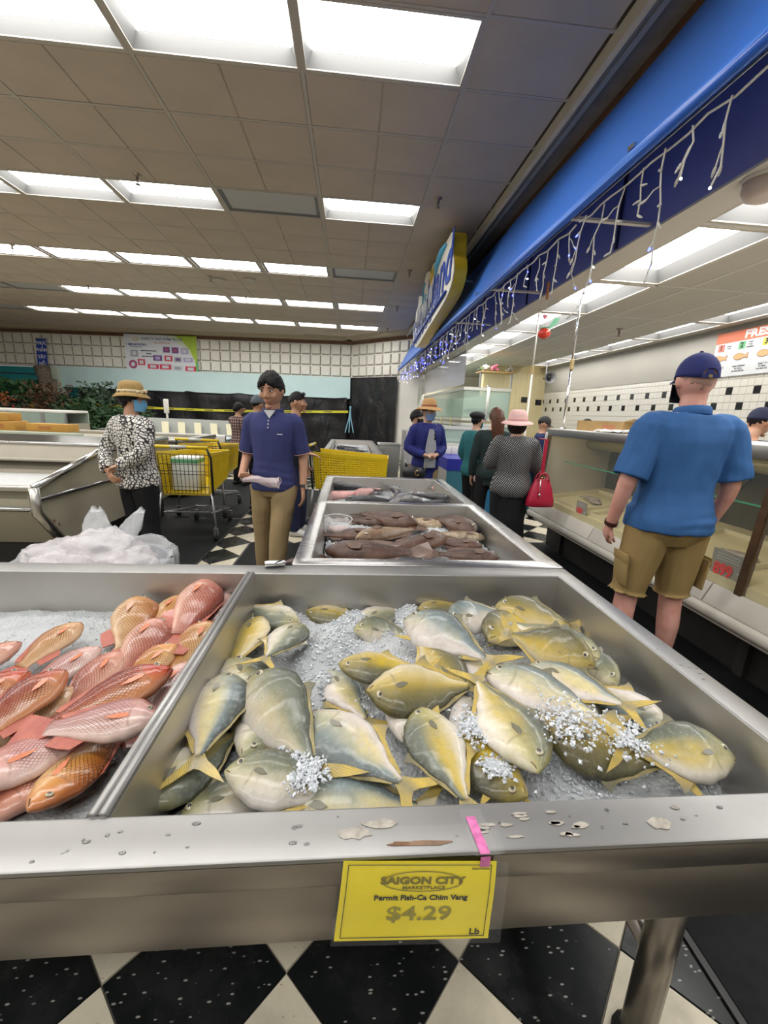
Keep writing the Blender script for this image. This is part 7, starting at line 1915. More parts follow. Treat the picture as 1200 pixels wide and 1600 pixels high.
t = thing('curb', 'low white curb at the foot of the corner wall', 'curb', (1.35, 12.5, 0)); b = W(); b.box((.75, 12.9, 0), (1.9, 13.1, .42)); b.build('curb_body', white_paint, t, bevel=.02); b = W(); b.box((.74, 12.88, .0), (1.91, 12.9, .08)); b.build('curb_base', mat('curb_dirty', (.4, .37, .3), .7), t)
tape_m = mat('caution_tape', (.78, .72, .05), .4, var=.08)
t = thing('caution_tape', 'yellow caution tape strung across the black plastic sheet', 'tape', wall_pt(5, .4, 1.28)); b = W()
b.grid([[wall_pt(.05 + 10.2 * i / 30, .42 + .02 * math.sin(i), 1.42 - .10 * math.sin(PI * i / 30) - .10 * i / 30 + dz) for i in range(31)] for dz in (0, .075)]); b.build('tape_strip', tape_m, t)
b = W()
for i in range(14): 
    u0 = .6 + i * .7; b.grid([[wall_pt(u0 + .3 * q, .425 + .02 * math.sin((u0 + .3 * q) * 2.94), 1.42 - .10 * math.sin(PI * (u0 + .3 * q) / 10.2) - .10 * (u0 + .3 * q) / 10.2 + dz) for q in (0, 1)] for dz in (.025, .05)])
b.build('tape_print', mat('tape_black', (.12, .11, .03), .6), t)
t = thing('ladder_strip', 'pale blue folded straps leaning by the corner of the plastic sheets', 'strap', (0, 14.8, .5)); b = W()
for dx in (-.06, .0, .07): b.tube([(dx * 2.2 - .05, 14.7, .75), (dx * .5 - .03, 14.85, 1.25), (-.02, 14.9, 1.6)], .02, 6)
b.build('straps', mat('strap_blue', (.25, .50, .62), .5), t); b = W(); b.ellipsoid((-.02, 14.9, 1.6), (.04, .03, .05), 8, 6); b.build('knot', mat('strap_blue', (.25, .5, .62)), t)

ban = thing('wall_banner', 'large white and green product banner on the relief tiles', 'banner', wall_pt(6.67, .12, 2.46))
ud = Vector((math.cos(angL), math.sin(angL), 0)); nd = Vector((math.sin(angL), -math.cos(angL), 0)); Z = Vector((0, 0, 1))
def BP(u, v, d=0):   # 0..1 from lower left
    return wall_pt(7.95 - 2.56 * u, .10, 2.46 + 1.30 * v) + nd * d
def bquad(mb, u0, u1, v0, v1, d, dd=.004):
    A = [BP(u0, v0, d), BP(u1, v0, d), BP(u1, v1, d), BP(u0, v1, d)]; B_ = [p + nd * dd for p in A]; mb.add(A + B_, [(4, 5, 6, 7), (0, 1, 5, 4), (1, 2, 6, 5), (2, 3, 7, 6), (3, 0, 4, 7)])
b = W(); bquad(b, 0, 1, 0, 1, 0, .03); b.build('banner_sheet', mat('banner_white', (.74, .77, .82), .45), ban)
def bpoly(name, pts, d, m_):
    b = W(); b.add([BP(u, v, d) for u, v in pts], [tuple(range(len(pts)))]); return b.build(name, m_, ban)
bpoly('green_sweep', [(1, 0), (1, 1), (.70, 1), (.80, .88), (.90, .66), (.96, .40), (.98, .2), (.93, .0)], .032, mat('banner_lime', (.42, .60, .05), .5))
bpoly('green_base', [(1, 0), (1, .45), (.97, .25), (.80, .10), (.72, .0)], .034, mat('banner_green', (.10, .50, .12), .5))
bpoly('pale_sweep', [(.70, 1), (.80, .88), (.90, .66), (.96, .40), (.90, .55), (.80, .75), (.66, .90), (.60, 1)], .034, mat('banner_pale', (.66, .76, .55), .5))
bd_ = mat('banner_blue', (.03, .06, .28), .6); br_ = mat('banner_red', (.62, .06, .10), .6)
text('CÔNG TY THỰC PHẨM TÂY HỒ', .10, bd_, ban, BP(.52, .895, .036), ud, Z, .001, .001)
text('THỰC PHẨM TÂY HỒ', .06, br_, ban, BP(.52, .80, .036), ud, Z, .001)
text('1 888 DATATHO', .095, bd_, ban, BP(.165, .745, .036), ud, Z, .001, .003)
text('www.itayho.com', .06, bd_, ban, BP(.165, .69, .036), ud, Z, .001)
text('USA', .07, mat('banner_purple', (.3, .05, .3), .6), ban, BP(.53, .075, .036), ud, Z, .001, .003)
for i, (u, v, w) in enumerate(((.33, .585, .22), (.33, .51, .07), (.31, .44, .16))):
    b = W(); bquad(b, u - w / 2, u + w / 2, v, v + .022, .032, .003); b.build('bullet_line', bk, ban)
b = W(); c = BP(.16, .88, .034); b.tube([c + ud * .09 * math.cos(q) + Z * .045 * math.sin(q) for q in [2 * PI * i / 20 for i in range(20)]], .012, 5, closed=True); b.build('logo_ring', mat('banner_gold', (.65, .45, .08), .5), ban)
cols = {'p': (.16, .06, .24), 'r': (.62, .05, .10), 'g': (.35, .38, .42), 'm': (.40, .08, .20), 'w': (.62, .66, .70), 'l': (.45, .38, .65)}
for i, (u, v, w, h, c1, c2) in enumerate(((.58, .64, .09, .14, 'p', 'm'), (.70, .63, .09, .15, 'p', 'm'), (.83, .62, .10, .15, 'l', 'w'), (.45, .42, .12, .14, 'p', 'l'), (.60, .42, .11, .14, 'r', 'w'), (.73, .40, .10, .12, 'g', 'p'), (.87, .40, .13, .11, 'l', 'w'), (.13, .52, .10, .17, 'g', 'w'), (.22, .30, .10, .15, 'r', 'w'), (.38, .20, .15, .12, 'r', 'w'), (.55, .20, .16, .13, 'r', 'w'), (.72, .18, .15, .13, 'w', 'g'), (.90, .17, .15, .13, 'r', 'w'))):
    b = W(); bquad(b, u - w / 2, u + w / 2, v - h / 2, v + h / 2, .036, .004); pk = b.build('package_print', mat('pk_' + c1, cols[c1], .5), ban)
    b = W(); bquad(b, u - w * .28, u + w * .28, v - h * .28, v + h * .28, .041, .003); b.build('package_label', mat('pk_' + c2, cols[c2], .5), pk, off=ban.location)
b = W(); c = BP(.10, .24, .036); b.tube([c + ud * .11 * math.cos(q) + Z * .11 * math.sin(q) for q in [2 * PI * i / 24 for i in range(24)]], .035, 6, closed=True); b.build('round_package_print', mat('pk_m', cols['m'], .5), ban)
# blue hanging flag
fl = thing('wall_flag', 'narrow blue flag with white Vietnamese lettering on the back wall', 'flag', wall_pt(10.95, .12, 2.5))
def FP(u, v): return wall_pt(11.12 - .36 * u + .06 * (1 - v), .11, 2.52 + .98 * v)
b = W(); b.add([FP(0, .06), FP(1, -.05), FP(1, 1), FP(0, 1)] + [FP(0, .06) + nd * .01, FP(1, -.05) + nd * .01, FP(1, 1) + nd * .01, FP(0, 1) + nd * .01], [(4, 5, 6, 7), (0, 1, 5, 4), (1, 2, 6, 5), (2, 3, 7, 6), (3, 0, 4, 7)]); b.build('flag_cloth', mat('flag_blue', (.015, .06, .42), .5), fl)
for i, w_ in enumerate(('THỰC', 'PHẨM', 'TÂY', 'HỒ')): text(w_, .155, pwhite, fl, FP(.5, .85 - .235 * i) + nd * .012, ud, Z, .002, .004)
b = W(); b.tube([FP(0, 1) + nd * .02, FP(1, 1) + nd * .02], .014, 6); b.build('flag_rod', grey_metal, fl)

# ---------------------------------------------------------------- plants and tree trunk at the far left
bark = mat('bark_grey', (.16, .13, .10), .9, var=.5, vscale=12, bump=1, bscale=18, bdist=.03)
t = thing('tree_trunk', 'grey tree trunk beside the black plastic sheet', 'tree', (-9.9, 15.2, 0)); b = W()
b.tube([(-9.75, 15.2, 0), (-9.85, 15.2, .8), (-10.05, 15.25, 1.6), (-10.2, 15.3, 2.5)], [.16, .14, .17, .22], 12); b.build('trunk', bark, t, smooth=True); b = W(); b.tube([(-9.95, 15.2, .9), (-9.8, 15.1, 1.5), (-9.72, 15.1, 2.1)], [.08, .07, .06], 10); b.build('branch', bark, t, smooth=True)
def leaves(mb, c, n, rx, ry, rz, s, r):
    for i in range(n):
        g = lambda s_: max(-1.6 * s_, min(1.6 * s_, r.gauss(0, s_))); p = Vector((c[0] + g(rx), c[1] + g(ry), c[2] + g(rz))); d = Vector((r.gauss(0, 1), r.gauss(0, 1), r.gauss(.3, .8))).normalized(); a = d.orthogonal().normalized(); l = s * r.uniform(.6, 1.5)
        mb.add([p, p + d * l * .5 + a * l * .22, p + d * l, p + d * l * .5 - a * l * .22], [(0, 1, 2, 3)])
def bush(lab, c, rx, rz, col, n, s, seed, stem=(.10, .06, .04)):
    t = thing('bush', lab, 'plant', (c[0], c[1], 0)); r = random.Random(seed); b = W(); leaves(b, c, n, rx, .25, rz, s, r); stuff(b.build('foliage', mat('leaf_%d' % seed, col, .6, var=.5, vscale=6), t))
    b = W()
    for i in range(6): b.tube([(c[0] + r.uniform(-.2, .2), c[1], 0), (c[0] + r.uniform(-.3, .3), c[1], c[2] * .6), (c[0] + r.gauss(0, rx), c[1], c[2] + r.uniform(0, rz))], [.025, .018, .008], 5)
    b.build('stems', mat('stem_%d' % seed, stem, .8), t)
bush('dark green bush before the black sheet, left of the hat woman', (-8.7, 14.6, 1.0), .45, .30, (.03, .09, .025), 900, .16, 21)
bush('spreading green bush behind the hat woman\'s shoulder', (-7.5, 14.5, .8), .55, .26, (.035, .10, .03), 900, .16, 22)
bush('tall wispy green bush against the black sheet', (-8.2, 14.9, 1.55), .35, .28, (.05, .10, .05), 500, .14, 23)
bush('brown dried bush around the tree trunk', (-9.7, 14.7, 1.25), .40, .38, (.14, .075, .035), 700, .14, 24)
bush('potted green plant under the turquoise panel, leftmost', (-11.6, 15.6, 1.55), .35, .25, (.05, .16, .05), 500, .18, 25)
bush('potted green plant under the turquoise panel, nearer the trunk', (-10.8, 15.6, 1.6), .30, .22, (.06, .18, .06), 450, .18, 26)
bush('mixed leafy display at the left edge', (-11.4, 15.2, 1.0), .45, .25, (.12, .16, .09), 600, .15, 27)
r = random.Random(5)
for i, (x, z, c, lab) in enumerate(((-10.35, 1.05, (.75, .55, .03), 'yellow flowers in front of the tree trunk'), (-10.75, 1.0, (.55, .05, .05), 'red flowers left of the yellow ones'), (-10.5, .82, (.60, .16, .05), 'orange red flowers below the yellow ones'), (-11.2, 1.45, (.45, .14, .05), 'rusty potted flowers on the plant shelf'))):
    t = thing('flower_bunch', lab, 'flowers', (x, 14.9, z - .2)); b = W()
    for q in range(26): b.ellipsoid((x + r.gauss(0, .13), 14.9 + r.gauss(0, .05), z + r.gauss(0, .09)), (.045, .045, .04), 7, 5)
    b.build('blossoms', mat('blossom_%d' % i, c, .6), t, smooth=True); b = W(); b.lathe([(.08, z - .28), (.12, z - .1)], (x, 14.9, 0), 12); b.build('pot', mat('pot_clay', (.35, .15, .07), .7), t)
t = thing('plant_shelf', 'white plant shelf at the far left edge', 'shelf', (-11.4, 15.5, 0)); b = W(); b.box((-12.6, 15.3, 1.22), (-10.5, 15.8, 1.27)); b.build('shelf_board', white_paint, t); b = W(); b.box((-12.5, 15.5, 0), (-12.4, 15.6, 1.22)); b.box((-10.6, 15.5, 0), (-10.5, 15.6, 1.22)); b.build('shelf_leg', white_paint, t)

# ---------------------------------------------------------------- open freezer islands at the left
cream_p = mat('case_cream', (.40, .37, .28), .4, .0, var=.12, vscale=4); brush = steel_mat('case_steel', (.56, .54, .50), .32)
cream_in = mat('case_inner_cream', (.30, .27, .21), .5, var=.1, vscale=3)
fz = thing('freezer_island', 'open steel freezer island at the left with sloping side panel', 'freezer', (-4.2, 4.2, 0))
XR = -2.30
sideP = [(3.20, .785), (3.20, .60), (3.45, .285), (5.55, .285), (5.55, 1.0), (4.75, 1.0), (4.1, .985)]
b = W(); b.prism(sideP, XR - .06, XR - .012, 'x'); b.build('side_panel', cream_p, fz)
def rail(name, pts, r_=.022, m_=None, par=None):
    b = W(); b.tube(pts, r_, 8); return b.build(name, m_ or chrome, par or fz, smooth=True)
rail('edge_rail', [(XR, 3.19, .79), (XR, 4.1, .995), (XR, 4.75, 1.01), (XR, 5.5, 1.01)], .026); rail('corner_post', [(XR, 3.19, .79), (XR, 3.19, .60), (XR, 3.44, .285)], .035, brush)
rail('trim_strip', [(XR, 3.24, .69), (XR, 5.5, .69)], .012, black_plastic); rail('trim_strip', [(XR, 3.24, .70), (XR, 5.5, .70)], .007)
b = W(); b.box((-6.4, 3.24, .70), (XR - .02, 3.27, .765)); b.build('front_rail_panel', cream_p, fz); b = W(); b.box((-6.4, 3.165, .765), (XR, 3.235, .80)); b.build('front_rail', brush, fz, bevel=.01)
b = W(); b.box((-6.4, 3.21, .63), (XR - .04, 3.24, .70)); b.build('front_panel', cream_p, fz); rail('front_strip', [(-6.4, 3.20, .625), (XR - .03, 3.20, .625)], .014)
b = W(); b.prism([(3.22, .60), (3.24, .61), (3.48, .285), (3.46, .285)], -6.4, XR - .06, 'x'); b.build('lower_panel', cream_p, fz)
b = W(); b.box((-6.4, 3.5, .0), (XR - .10, 5.5, .285)); b.build('base', kick, fz)
b = W(); b.box((-6.4, 3.27, .64), (XR - .06, 4.55, .70)); b.build('frost_floor', mat('frost', (.55, .56, .55), .5, var=.1), fz)
b = W(); b.prism([(4.40, .70), (4.75, .955), (4.80, .955), (4.80, .66), (4.5, .66)], -6.4, XR - .06, 'x'); b.build('inner_back', cream_in, fz); b = W(); b.box((-6.4, 4.42, .82), (XR - .06, 4.56, .835)); b.build('inner_ledge', cream_in, fz)
b = W(); b.box((-6.4, 4.74, .955), (XR - .03, 4.86, .98)); b.build('ridge', chrome, fz, bevel=.008)
b = W(); b.prism([(4.86, .94), (5.5, 1.0), (5.52, 1.0), (5.52, .7), (5.45, .7)], -6.4, XR - .06, 'x'); b.build('rear_panel', steel_mat('shiny_panel', (.7, .69, .66), .18), fz)
for y, z in ((3.33, .505), (3.37, .495), (3.42, .455)): 
    b = W(); b.ellipsoid((XR - .011, y, z), (.004, .012, .014), 8, 6); b.build('rust_spot', rust, fz)
# second island and glass display behind
fz2 = thing('freezer_island', 'low steel freezer island farther back at the left', 'freezer', (-4.6, 7.4, 0))
b = W(); b.box((-7.5, 6.6, .1), (-2.55, 8.2, .86)); b.build('island_body', cream_p, fz2); b = W(); frame_top(b, -7.52, -2.53, 6.58, 8.22, [(-7.4, -2.66, 6.72, 8.08)], .86, .92); b.build('island_rim', brush, fz2, bevel=.008)
b = W(); b.box((-7.4, 6.72, .70), (-2.66, 8.08, .74)); b.build('frost_floor', MATS['frost'], fz2)
def gcase(lab, x0, x1, y0, y1, z0, z1):
    t = thing('glass_display', lab, 'display case', ((x0 + x1) / 2, y0, 0)); b = W(); b.box((x0, y0, .08), (x1, y1, z0)); b.build('body', cream_p, t); b = W(); b.box((x0, y0, z1), (x1, y1, z1 + .05)); b.build('top', white_paint, t, bevel=.008)
    b = W(); b.box((x0 + .02, y0, z0), (x1 - .5, y0 + .01, z1)); b.build('front_glass', tank_g, t); b = W(); b.box((x1 - .44, y0, z0), (x1 - .03, y0 + .01, z1)); b.build('front_glass', tank_g, t); b = W(); b.box((x1 - .5, y0 - .01, z0), (x1 - .44, y0 + .03, z1)); b.build('glass_post', grey_metal, t); b = W(); b.box((x1 - .03, y0 - .01, z0), (x1, y0 + .03, z1)); b.build('glass_post', grey_metal, t); b = W(); b.box((x0, y1 - .03, z0), (x1, y1, z1)); b.build('back', mat('gd_back', (.35, .42, .36), .5), t); return t
gcase('long glass display case behind the orange boxes at left', -9.2, -6.05, 9.6, 10.4, .93, 1.16)
boxm = mat('box_orange', (.50, .27, .05), .7, var=.15, vscale=6)
for lab, x, y, z, w, d, h in (('upper orange carton in the stack at the left edge', -5.55, 7.3, 1.075, .34, .3, .12), ('lower orange carton in the stack at the left edge', -5.5, 7.3, .925, .42, .3, .145), ('long orange carton right of the stack on the far freezer', -4.85, 7.35, .925, .62, .3, .12), ('yellow orange carton beside the hat woman\'s shoulder', -4.35, 8.6, .935, .40, .3, .155)):
    t = thing('carton', lab, 'box', (x, y, z), 0, 'cartons on the freezers'); b = MB(); b.box((-w / 2, -d / 2, 0), (w / 2, d / 2, h)); b.build('carton_body', boxm, t, bevel=.006); b = MB(); b.box((-w * .2, -d / 2 - .002, h * .3), (w * .1, -d / 2 - .0005, h * .7)); b.build('carton_print', mat('carton_print', (.38, .15, .04), .7), t); b = MB(); b.box((-w / 2, -.02, h), (w / 2, .02, h + .002)); b.build('carton_tape', mat('carton_tape', (.6, .42, .18), .4), t)
t = thing('carton_stand', 'dark low stand under the yellow orange carton', 'stand', (-4.35, 8.6, 0)); b = W(); b.box((-4.75, 8.4, .0), (-3.9, 8.8, .93)); b.build('stand_body', mat('stand_grey', (.28, .28, .26), .5), t)
b = W(); b.box((-4.77, 8.38, .93), (-3.88, 8.82, .9345)); b.build('stand_top', brush, t)
t = thing('price_strip', 'pale green price strip lying along the far freezer', 'price strip', (-4.9, 6.9, .93)); b = W(); b.box((-5.6, 6.62, .922), (-4.0, 6.70, .95)); b.build('strip', mat('strip_pale', (.60, .66, .52), .5), t); b = W(); b.box((-5.5, 6.616, .926), (-5.2, 6.6195, .945)); b.build('strip_print', bk, t)
# long freezer with tilted cards right of the hat woman
fz3 = thing('card_freezer', 'low freezer with cream price cards tilted along its back', 'freezer', (-3.9, 9.9, 0))
b = W(); b.box((-5.3, 9.0, .0), (-2.6, 10.4, .72)); b.build('body', cream_p, fz3); b = W(); b.prism([(9.0, .72), (9.02, .84), (9.10, .86), (9.10, .72)], -5.3, -2.6, 'x'); b.build('front_rim', brush, fz3); b = W(); b.prism([(10.15, .72), (10.3, 1.12), (10.4, 1.12), (10.4, .72)], -5.3, -2.6, 'x'); b.build('back_riser', mat('riser_grey', (.36, .37, .34), .5), fz3)
b = W(); b.box((-5.3, 9.1, .74), (-2.6, 10.15, .77)); b.build('cover', mat('cover_blue', (.45, .55, .58), .3), fz3)
for i in range(7):
    x = -5.0 + i * .36; b = W(); b.add([(x, 10.02, .80), (x + .16, 10.0, .80), (x + .10, 10.15, 1.05), (x - .06, 10.17, 1.05), (x, 10.03, .80), (x + .16, 10.01, .80), (x + .10, 10.16, 1.05), (x - .06, 10.18, 1.05)], [(0, 1, 2, 3), (7, 6, 5, 4), (0, 4, 5, 1), (1, 5, 6, 2), (2, 6, 7, 3), (3, 7, 4, 0)]); b.build('price_card', mat('card_cream', (.68, .62, .42), .6), fz3)
t = thing('sign_post', 'slim white post with a white card before the black sheet', 'sign post', (-5.0, 12.1, 0)); b = W(); b.tube([(-5.0, 12.1, 0), (-5.0, 12.1, 1.25)], .03, 8); b.build('post', white_paint, t); b = W(); b.box((-5.07, 12.06, 1.2), (-4.93, 12.1, 1.58)); b.build('card', white_paint, t, bevel=.02)
# steel tub of fish at the back centre
tc = thing('fish_display_table', 'far steel tub of fish beyond the yellow cart', 'table', (0, 7.6, 0)); b = W(); frame_top(b, -.42, .50, 6.2, 9.4, [(-.34, .42, 6.3, 9.3)], .81, .84); b.build('rim', steel, tc, bevel=.005)
bin_liner(-.34, .42, 6.3, 9.3, .835, .62).build('bin_liner', steel_in, tc); b = W(); b.box((-.42, 6.2, .40), (.50, 6.22, .81)); b.box((.48, 6.22, .40), (.50, 9.4, .81)); b.box((-.42, 6.22, .40), (-.40, 9.4, .81)); b.build('apron', steel_dark, tc)
for x, y in ((-.36, 6.3), (.44, 6.3), (-.36, 9.3), (.44, 9.3)): b = W(); b.tube([(x, y, .40), (x, y, 0)], .025, 8); b.build('leg', steel_dark, tc)
ice('ice in the far steel tub', -.30, .38, 6.34, 9.26, .745, [], 15, .05, 200, .01)
for i, (x, y, a) in enumerate(((-.1, 6.9, .2), (.1, 7.3, -.2), (-.05, 7.8, .1), (.15, 6.7, .3))):
    t = thing('catfish', ['dark fish at the left front of the far tub', 'dark fish in the middle of the far tub', 'dark fish at the back of the far tub', 'dark fish at the right front of the far tub'][i], 'fish', (x, y, .80), a, 'fish in the far tub')
    t.matrix_world = Matrix.Translation((x - .2, y, .79)) @ Matrix.Rotation(a, 4, 'Z') @ Matrix.Rotation(PI / 2, 4, 'X') @ Matrix.Scale(.42, 4)
    for nm, me, mt in (('body', BM['catfish', 1], PM['catfish']), ('tail_fin', FN['catfish', 'tail', 1], FM['catfish']), ('dorsal_fin', FN['catfish', 'dorsal', 1], FM['catfish'])): link(nm, me, t)
t = thing('white_tub', 'white plastic tub on the floor right of the far steel tub', 'tub', (.80, 8.6, 0)); b = W()
b.loft([[(.80 + hw * sx_, 8.6 + hw * .8 * sy_, z) for sx_, sy_ in ((-1, -1), (1, -1), (1, 1), (-1, 1))] for hw, z in ((.18, .0), (.22, .82), (.24, .82), (.24, .85), (.20, .85), (.16, .06))]); b.build('tub_body', mat('tub_white', (.66, .66, .62), .4), t, bevel=.01); b = W(); b.box((.60, 8.40, .845), (1.0, 8.42, .87)); b.build('tub_lip', MATS['tub_white'], t)

# ---------------------------------------------------------------- shopping carts
yel_p = mat('cart_yellow', (.72, .52, .01), .4, var=.06); wire_b = mat('cart_wire', (.02, .02, .02), .4); leg_g = mat('cart_grey', (.32, .32, .33), .35, .8); wheel_b = mat('wheel_black', (.02, .02, .02), .6)
def lattice(mb, P, nu, nv, w, th, rows=None):
    """P(u, v) -> point; strips along u and v"""
    for i in range(nu + 1):
        u = i / nu; mb.tube([P(u, v / 6) for v in range(7)], w, 4)
    for j in range(nv + 1):
        v = j / nv; mb.tube([P(u / 6, v) for u in range(7)], w, 4)
def cart(label, loc, rz, load=None):
    t = thing('shopping_cart', label, 'shopping cart', (loc[0], loc[1], 0), rz, 'yellow shopping carts')
    # local: +y is forward, handle at the back (-y)
    wb, wf = .27, .21; yb, yf = -.42, .48; zb, zt, zf = .52, .95, .90
    def side(s):
        def P(u, v):
            y = yb + (yf - yb) * u; wt = (wb + (wf - wb) * u); zbot = .50 + .06 * u; ztop = .95 - .05 * u
            return Vector((s * (wt - .03 * (1 - v)), y + .03 * (1 - v) * (1 - 2 * u), zbot + (ztop - zbot) * v))
        return P
    for s in (-1, 1):
        P = side(s); b = MB()
        for (v0, v1) in ((0, .10), (.90, 1.0)): b.loft([[P(u, v0) + Vector((s * .008, 0, 0)), P(u, v1) + Vector((s * .008, 0, 0)), P(u, v1) - Vector((s * .008, 0, 0)), P(u, v0) - Vector((s * .008, 0, 0))] for u in (0, .25, .5, .75, 1)])
        for (u0, u1) in ((0, .07), (.93, 1.0), (.46, .52)): b.loft([[P(u0, v) + Vector((s * .006, 0, 0)), P(u1, v) + Vector((s * .006, 0, 0)), P(u1, v) - Vector((s * .006, 0, 0)), P(u0, v) - Vector((s * .006, 0, 0))] for v in (.1, .5, .9)])
        b.loft([[P(.52, v) + Vector((s * .005, 0, 0)), P(.93, v) + Vector((s * .005, 0, 0)), P(.93, v) - Vector((s * .005, 0, 0)), P(.52, v) - Vector((s * .005, 0, 0))] for v in (.42, .60)])
        o = b.build('basket_side', yel_p, t)
        b = MB(); lattice(b, lambda u, v: P(.03 + .94 * u, .05 + .9 * v), 26, 13, .0095, .004); stuff(b.build('basket_mesh', yel_p, o))
    b = MB(); Pf = lambda u, v: Vector(((-1 + 2 * u) * (wf - .03 * (1 - v)), yf - .03 * (1 - v), .56 + .34 * v)); lattice(b, Pf, 12, 10, .007, .004)
    b.loft([[Pf(0, v) , Pf(1, v), Pf(1, v) + Vector((0, .012, 0)), Pf(0, v) + Vector((0, .012, 0))] for v in (.85, 1)]); b.loft([[Pf(0, v) , Pf(1, v), Pf(1, v) + Vector((0, .012, 0)), Pf(0, v) + Vector((0, .012, 0))] for v in (0, .6)]); b.build('basket_front', yel_p, t)
    b = MB(); b.add([(-wb + .03, yb + .03, .50), (wb - .03, yb + .03, .50), (wf - .03, yf - .03, .56), (-wf + .03, yf - .03, .56), (-wb + .03, yb + .03, .49), (wb - .03, yb + .03, .49), (wf - .03, yf - .03, .55), (-wf + .03, yf - .03, .55)], [(0, 1, 2, 3), (7, 6, 5, 4), (0, 4, 5, 1), (1, 5, 6, 2), (2, 6, 7, 3), (3, 7, 4, 0)]); b.build('basket_floor', yel_p, t)
    # black wire back gate
    b = MB(); G = lambda u, v: Vector(((-1 + 2 * u) * (wb - .015 - .02 * (1 - v)), yb + .005 - .02 * v, .51 + .42 * v))
    for i in range(13): b.tube([G(i / 12, 0), G(i / 12, 1)], .0032, 5)
    for v in (0, .18, .50, .58, .75, 1): b.tube([G(0, v), G(1, v)], .0036, 5)
    b.build('wire_gate', wire_b, t)
    b = MB(); b.tube([(-wb - .01, yb, .50), (-wb - .012, yb - .03, .90), (-wb + .01, yb - .07, 1.0)], .013, 8); b.build('handle_arm', wire_b, t, smooth=True); b = MB(); b.tube([(wb + .01, yb, .50), (wb + .012, yb - .03, .90), (wb - .01, yb - .07, 1.0)], .013, 8); b.build('handle_arm', wire_b, t, smooth=True)
    b = MB(); b.tube([(-wb + .0, yb - .07, 1.01), (wb - .0, yb - .07, 1.01)], .017, 10); b.build('handle', yel_p, t, smooth=True)
    b = MB(); b.tube([(-.10, yb - .07, 1.01), (.06, yb - .07, 1.01)], .018, 10); b.build('handle_label', mat('handle_grey', (.55, .55, .50), .4), t, smooth=True)
    for s in (-1, 1):
        b = MB(); b.tube([(s * (wb - .01), yb + .01, .52), (s * (wb + .015), yb - .02, .30), (s * (wb + .03), yb - .04, .13)], .014, 8); b.tube([(s * (wb - .02), yb + .02, .30), (s * (wf - .0), yf - .08, .18)], .011, 6); b.build('frame_leg', leg_g, t, smooth=True)
        for y, x in ((yb - .04, wb + .03), (yf - .06, wf)):
            b = MB(); b.box((s * x - .022, y - .02, .07), (s * x + .022, y + .02, .14)); ca = b.build('caster_fork', leg_g, t)
            b = MB(); b.lathe([(.02, -.014), (.055, -.014), (.06, 0), (.055, .014), (.02, .014)], (s * x, y, .062), 16, rot=Matrix.Rotation(PI / 2, 3, 'Y')); b.build('wheel', wheel_b, ca, smooth=True)
    b = MB(); 
    for i in range(7): b.tube([(-.2 + i * .066, yb + .06, .29), (-.17 + i * .056, yf - .1, .20)], .004, 5)
    b.tube([(-.22, yb + .05, .30), (.22, yb + .05, .30)], .009, 6); b.tube([(-.2, yf - .1, .20), (.2, yf - .1, .20)], .009, 6); b.build('lower_rack', leg_g, t)
    return t
cart('yellow shopping cart nearest the patterned blouse woman', (-1.725, 4.92), 0)
cart('yellow shopping cart just beyond the nearest one', (-1.90, 5.98), -.06)
cart('yellow shopping cart seen sideways behind the polo man', (.0, 5.30), -PI / 2 - .10)
t = thing('bottle_pack', 'pack of dark bottles in the second yellow cart', 'bottles', (-1.85, 5.75, .52)); 
for i in range(4):
    b = MB(); b.lathe([(.03, 0), (.035, .1), (.03, .15), (.012, .19), (.012, .22)], (-.1 + i * .07, 0, 0), 10); b.build('bottle', mat('bottle_dark', (.03, .06, .05), .2), t, smooth=True)
b = MB(); b.box((-.14, -.04, .12), (.15, -.038, .2)); b.build('pack_label', mat('label_w', (.6, .62, .58), .5), t)
t = thing('grocery_box', 'white and green carton in the nearest yellow cart', 'box', (-1.78, 4.75, .52)); b = MB(); b.box((-.14, -.1, 0), (.14, .12, .36)); b.build('box_body', mat('carton_white', (.66, .68, .64), .5), t, bevel=.005); b = MB(); b.box((-.142, -.102, .30), (.142, .122, .34)); b.build('green_band', mat('band_green', (.12, .42, .2), .5), t)

# ---------------------------------------------------------------- bin of plastic bags behind the front table
tb_ = thing('trash_bin', 'bin lined with a clear plastic bag behind the front table', 'bin', (-1.17, 1.96, 0)); cx, cy = -1.17, 1.96
b = W(); b.lathe([(.24, .0), (.27, .40), (.30, .68), (.31, .69), (.285, .68), (.23, .02)], (cx, cy, 0), 28); b.build('bin_body', mat('bin_grey', (.25, .26, .28), .5), tb_, smooth=True)
film2 = N('liner_film'); film2.color((.84, .86, .88)); film2.set(rough=.18, alpha=.33, spec=.8); film2.bump(film2.noise(film2.coord('Object', (1, 1, .3)), 14, 4), .8, .03); film2 = film2.mat
b = W(); rows = []
for i, (r_, z) in enumerate(((.26, .54), (.285, .66), (.31, .715), (.33, .725), (.335, .68), (.33, .54), (.325, .42))):
    rows.append([(cx + (r_ + .010 * math.sin(k * 1.9 + i * .5) + .006 * math.sin(k * 4.1)) * math.cos(2 * PI * k / 60), cy + (r_ + .010 * math.sin(k * 1.9 + i)) * math.sin(2 * PI * k / 60), z + .012 * math.sin(k * .7)) for k in range(61)])
b.grid(rows); b.build('bin_liner', film2, tb_, smooth=True)
cloudy = N('bag_cloudy'); cloudy.color((.88, .83, .84)); cloudy.set(rough=.2, alpha=.40, spec=.8); cloudy.bump(cloudy.noise(cloudy.coord('Object'), 16, 5), .9, .03); cloudy = cloudy.mat
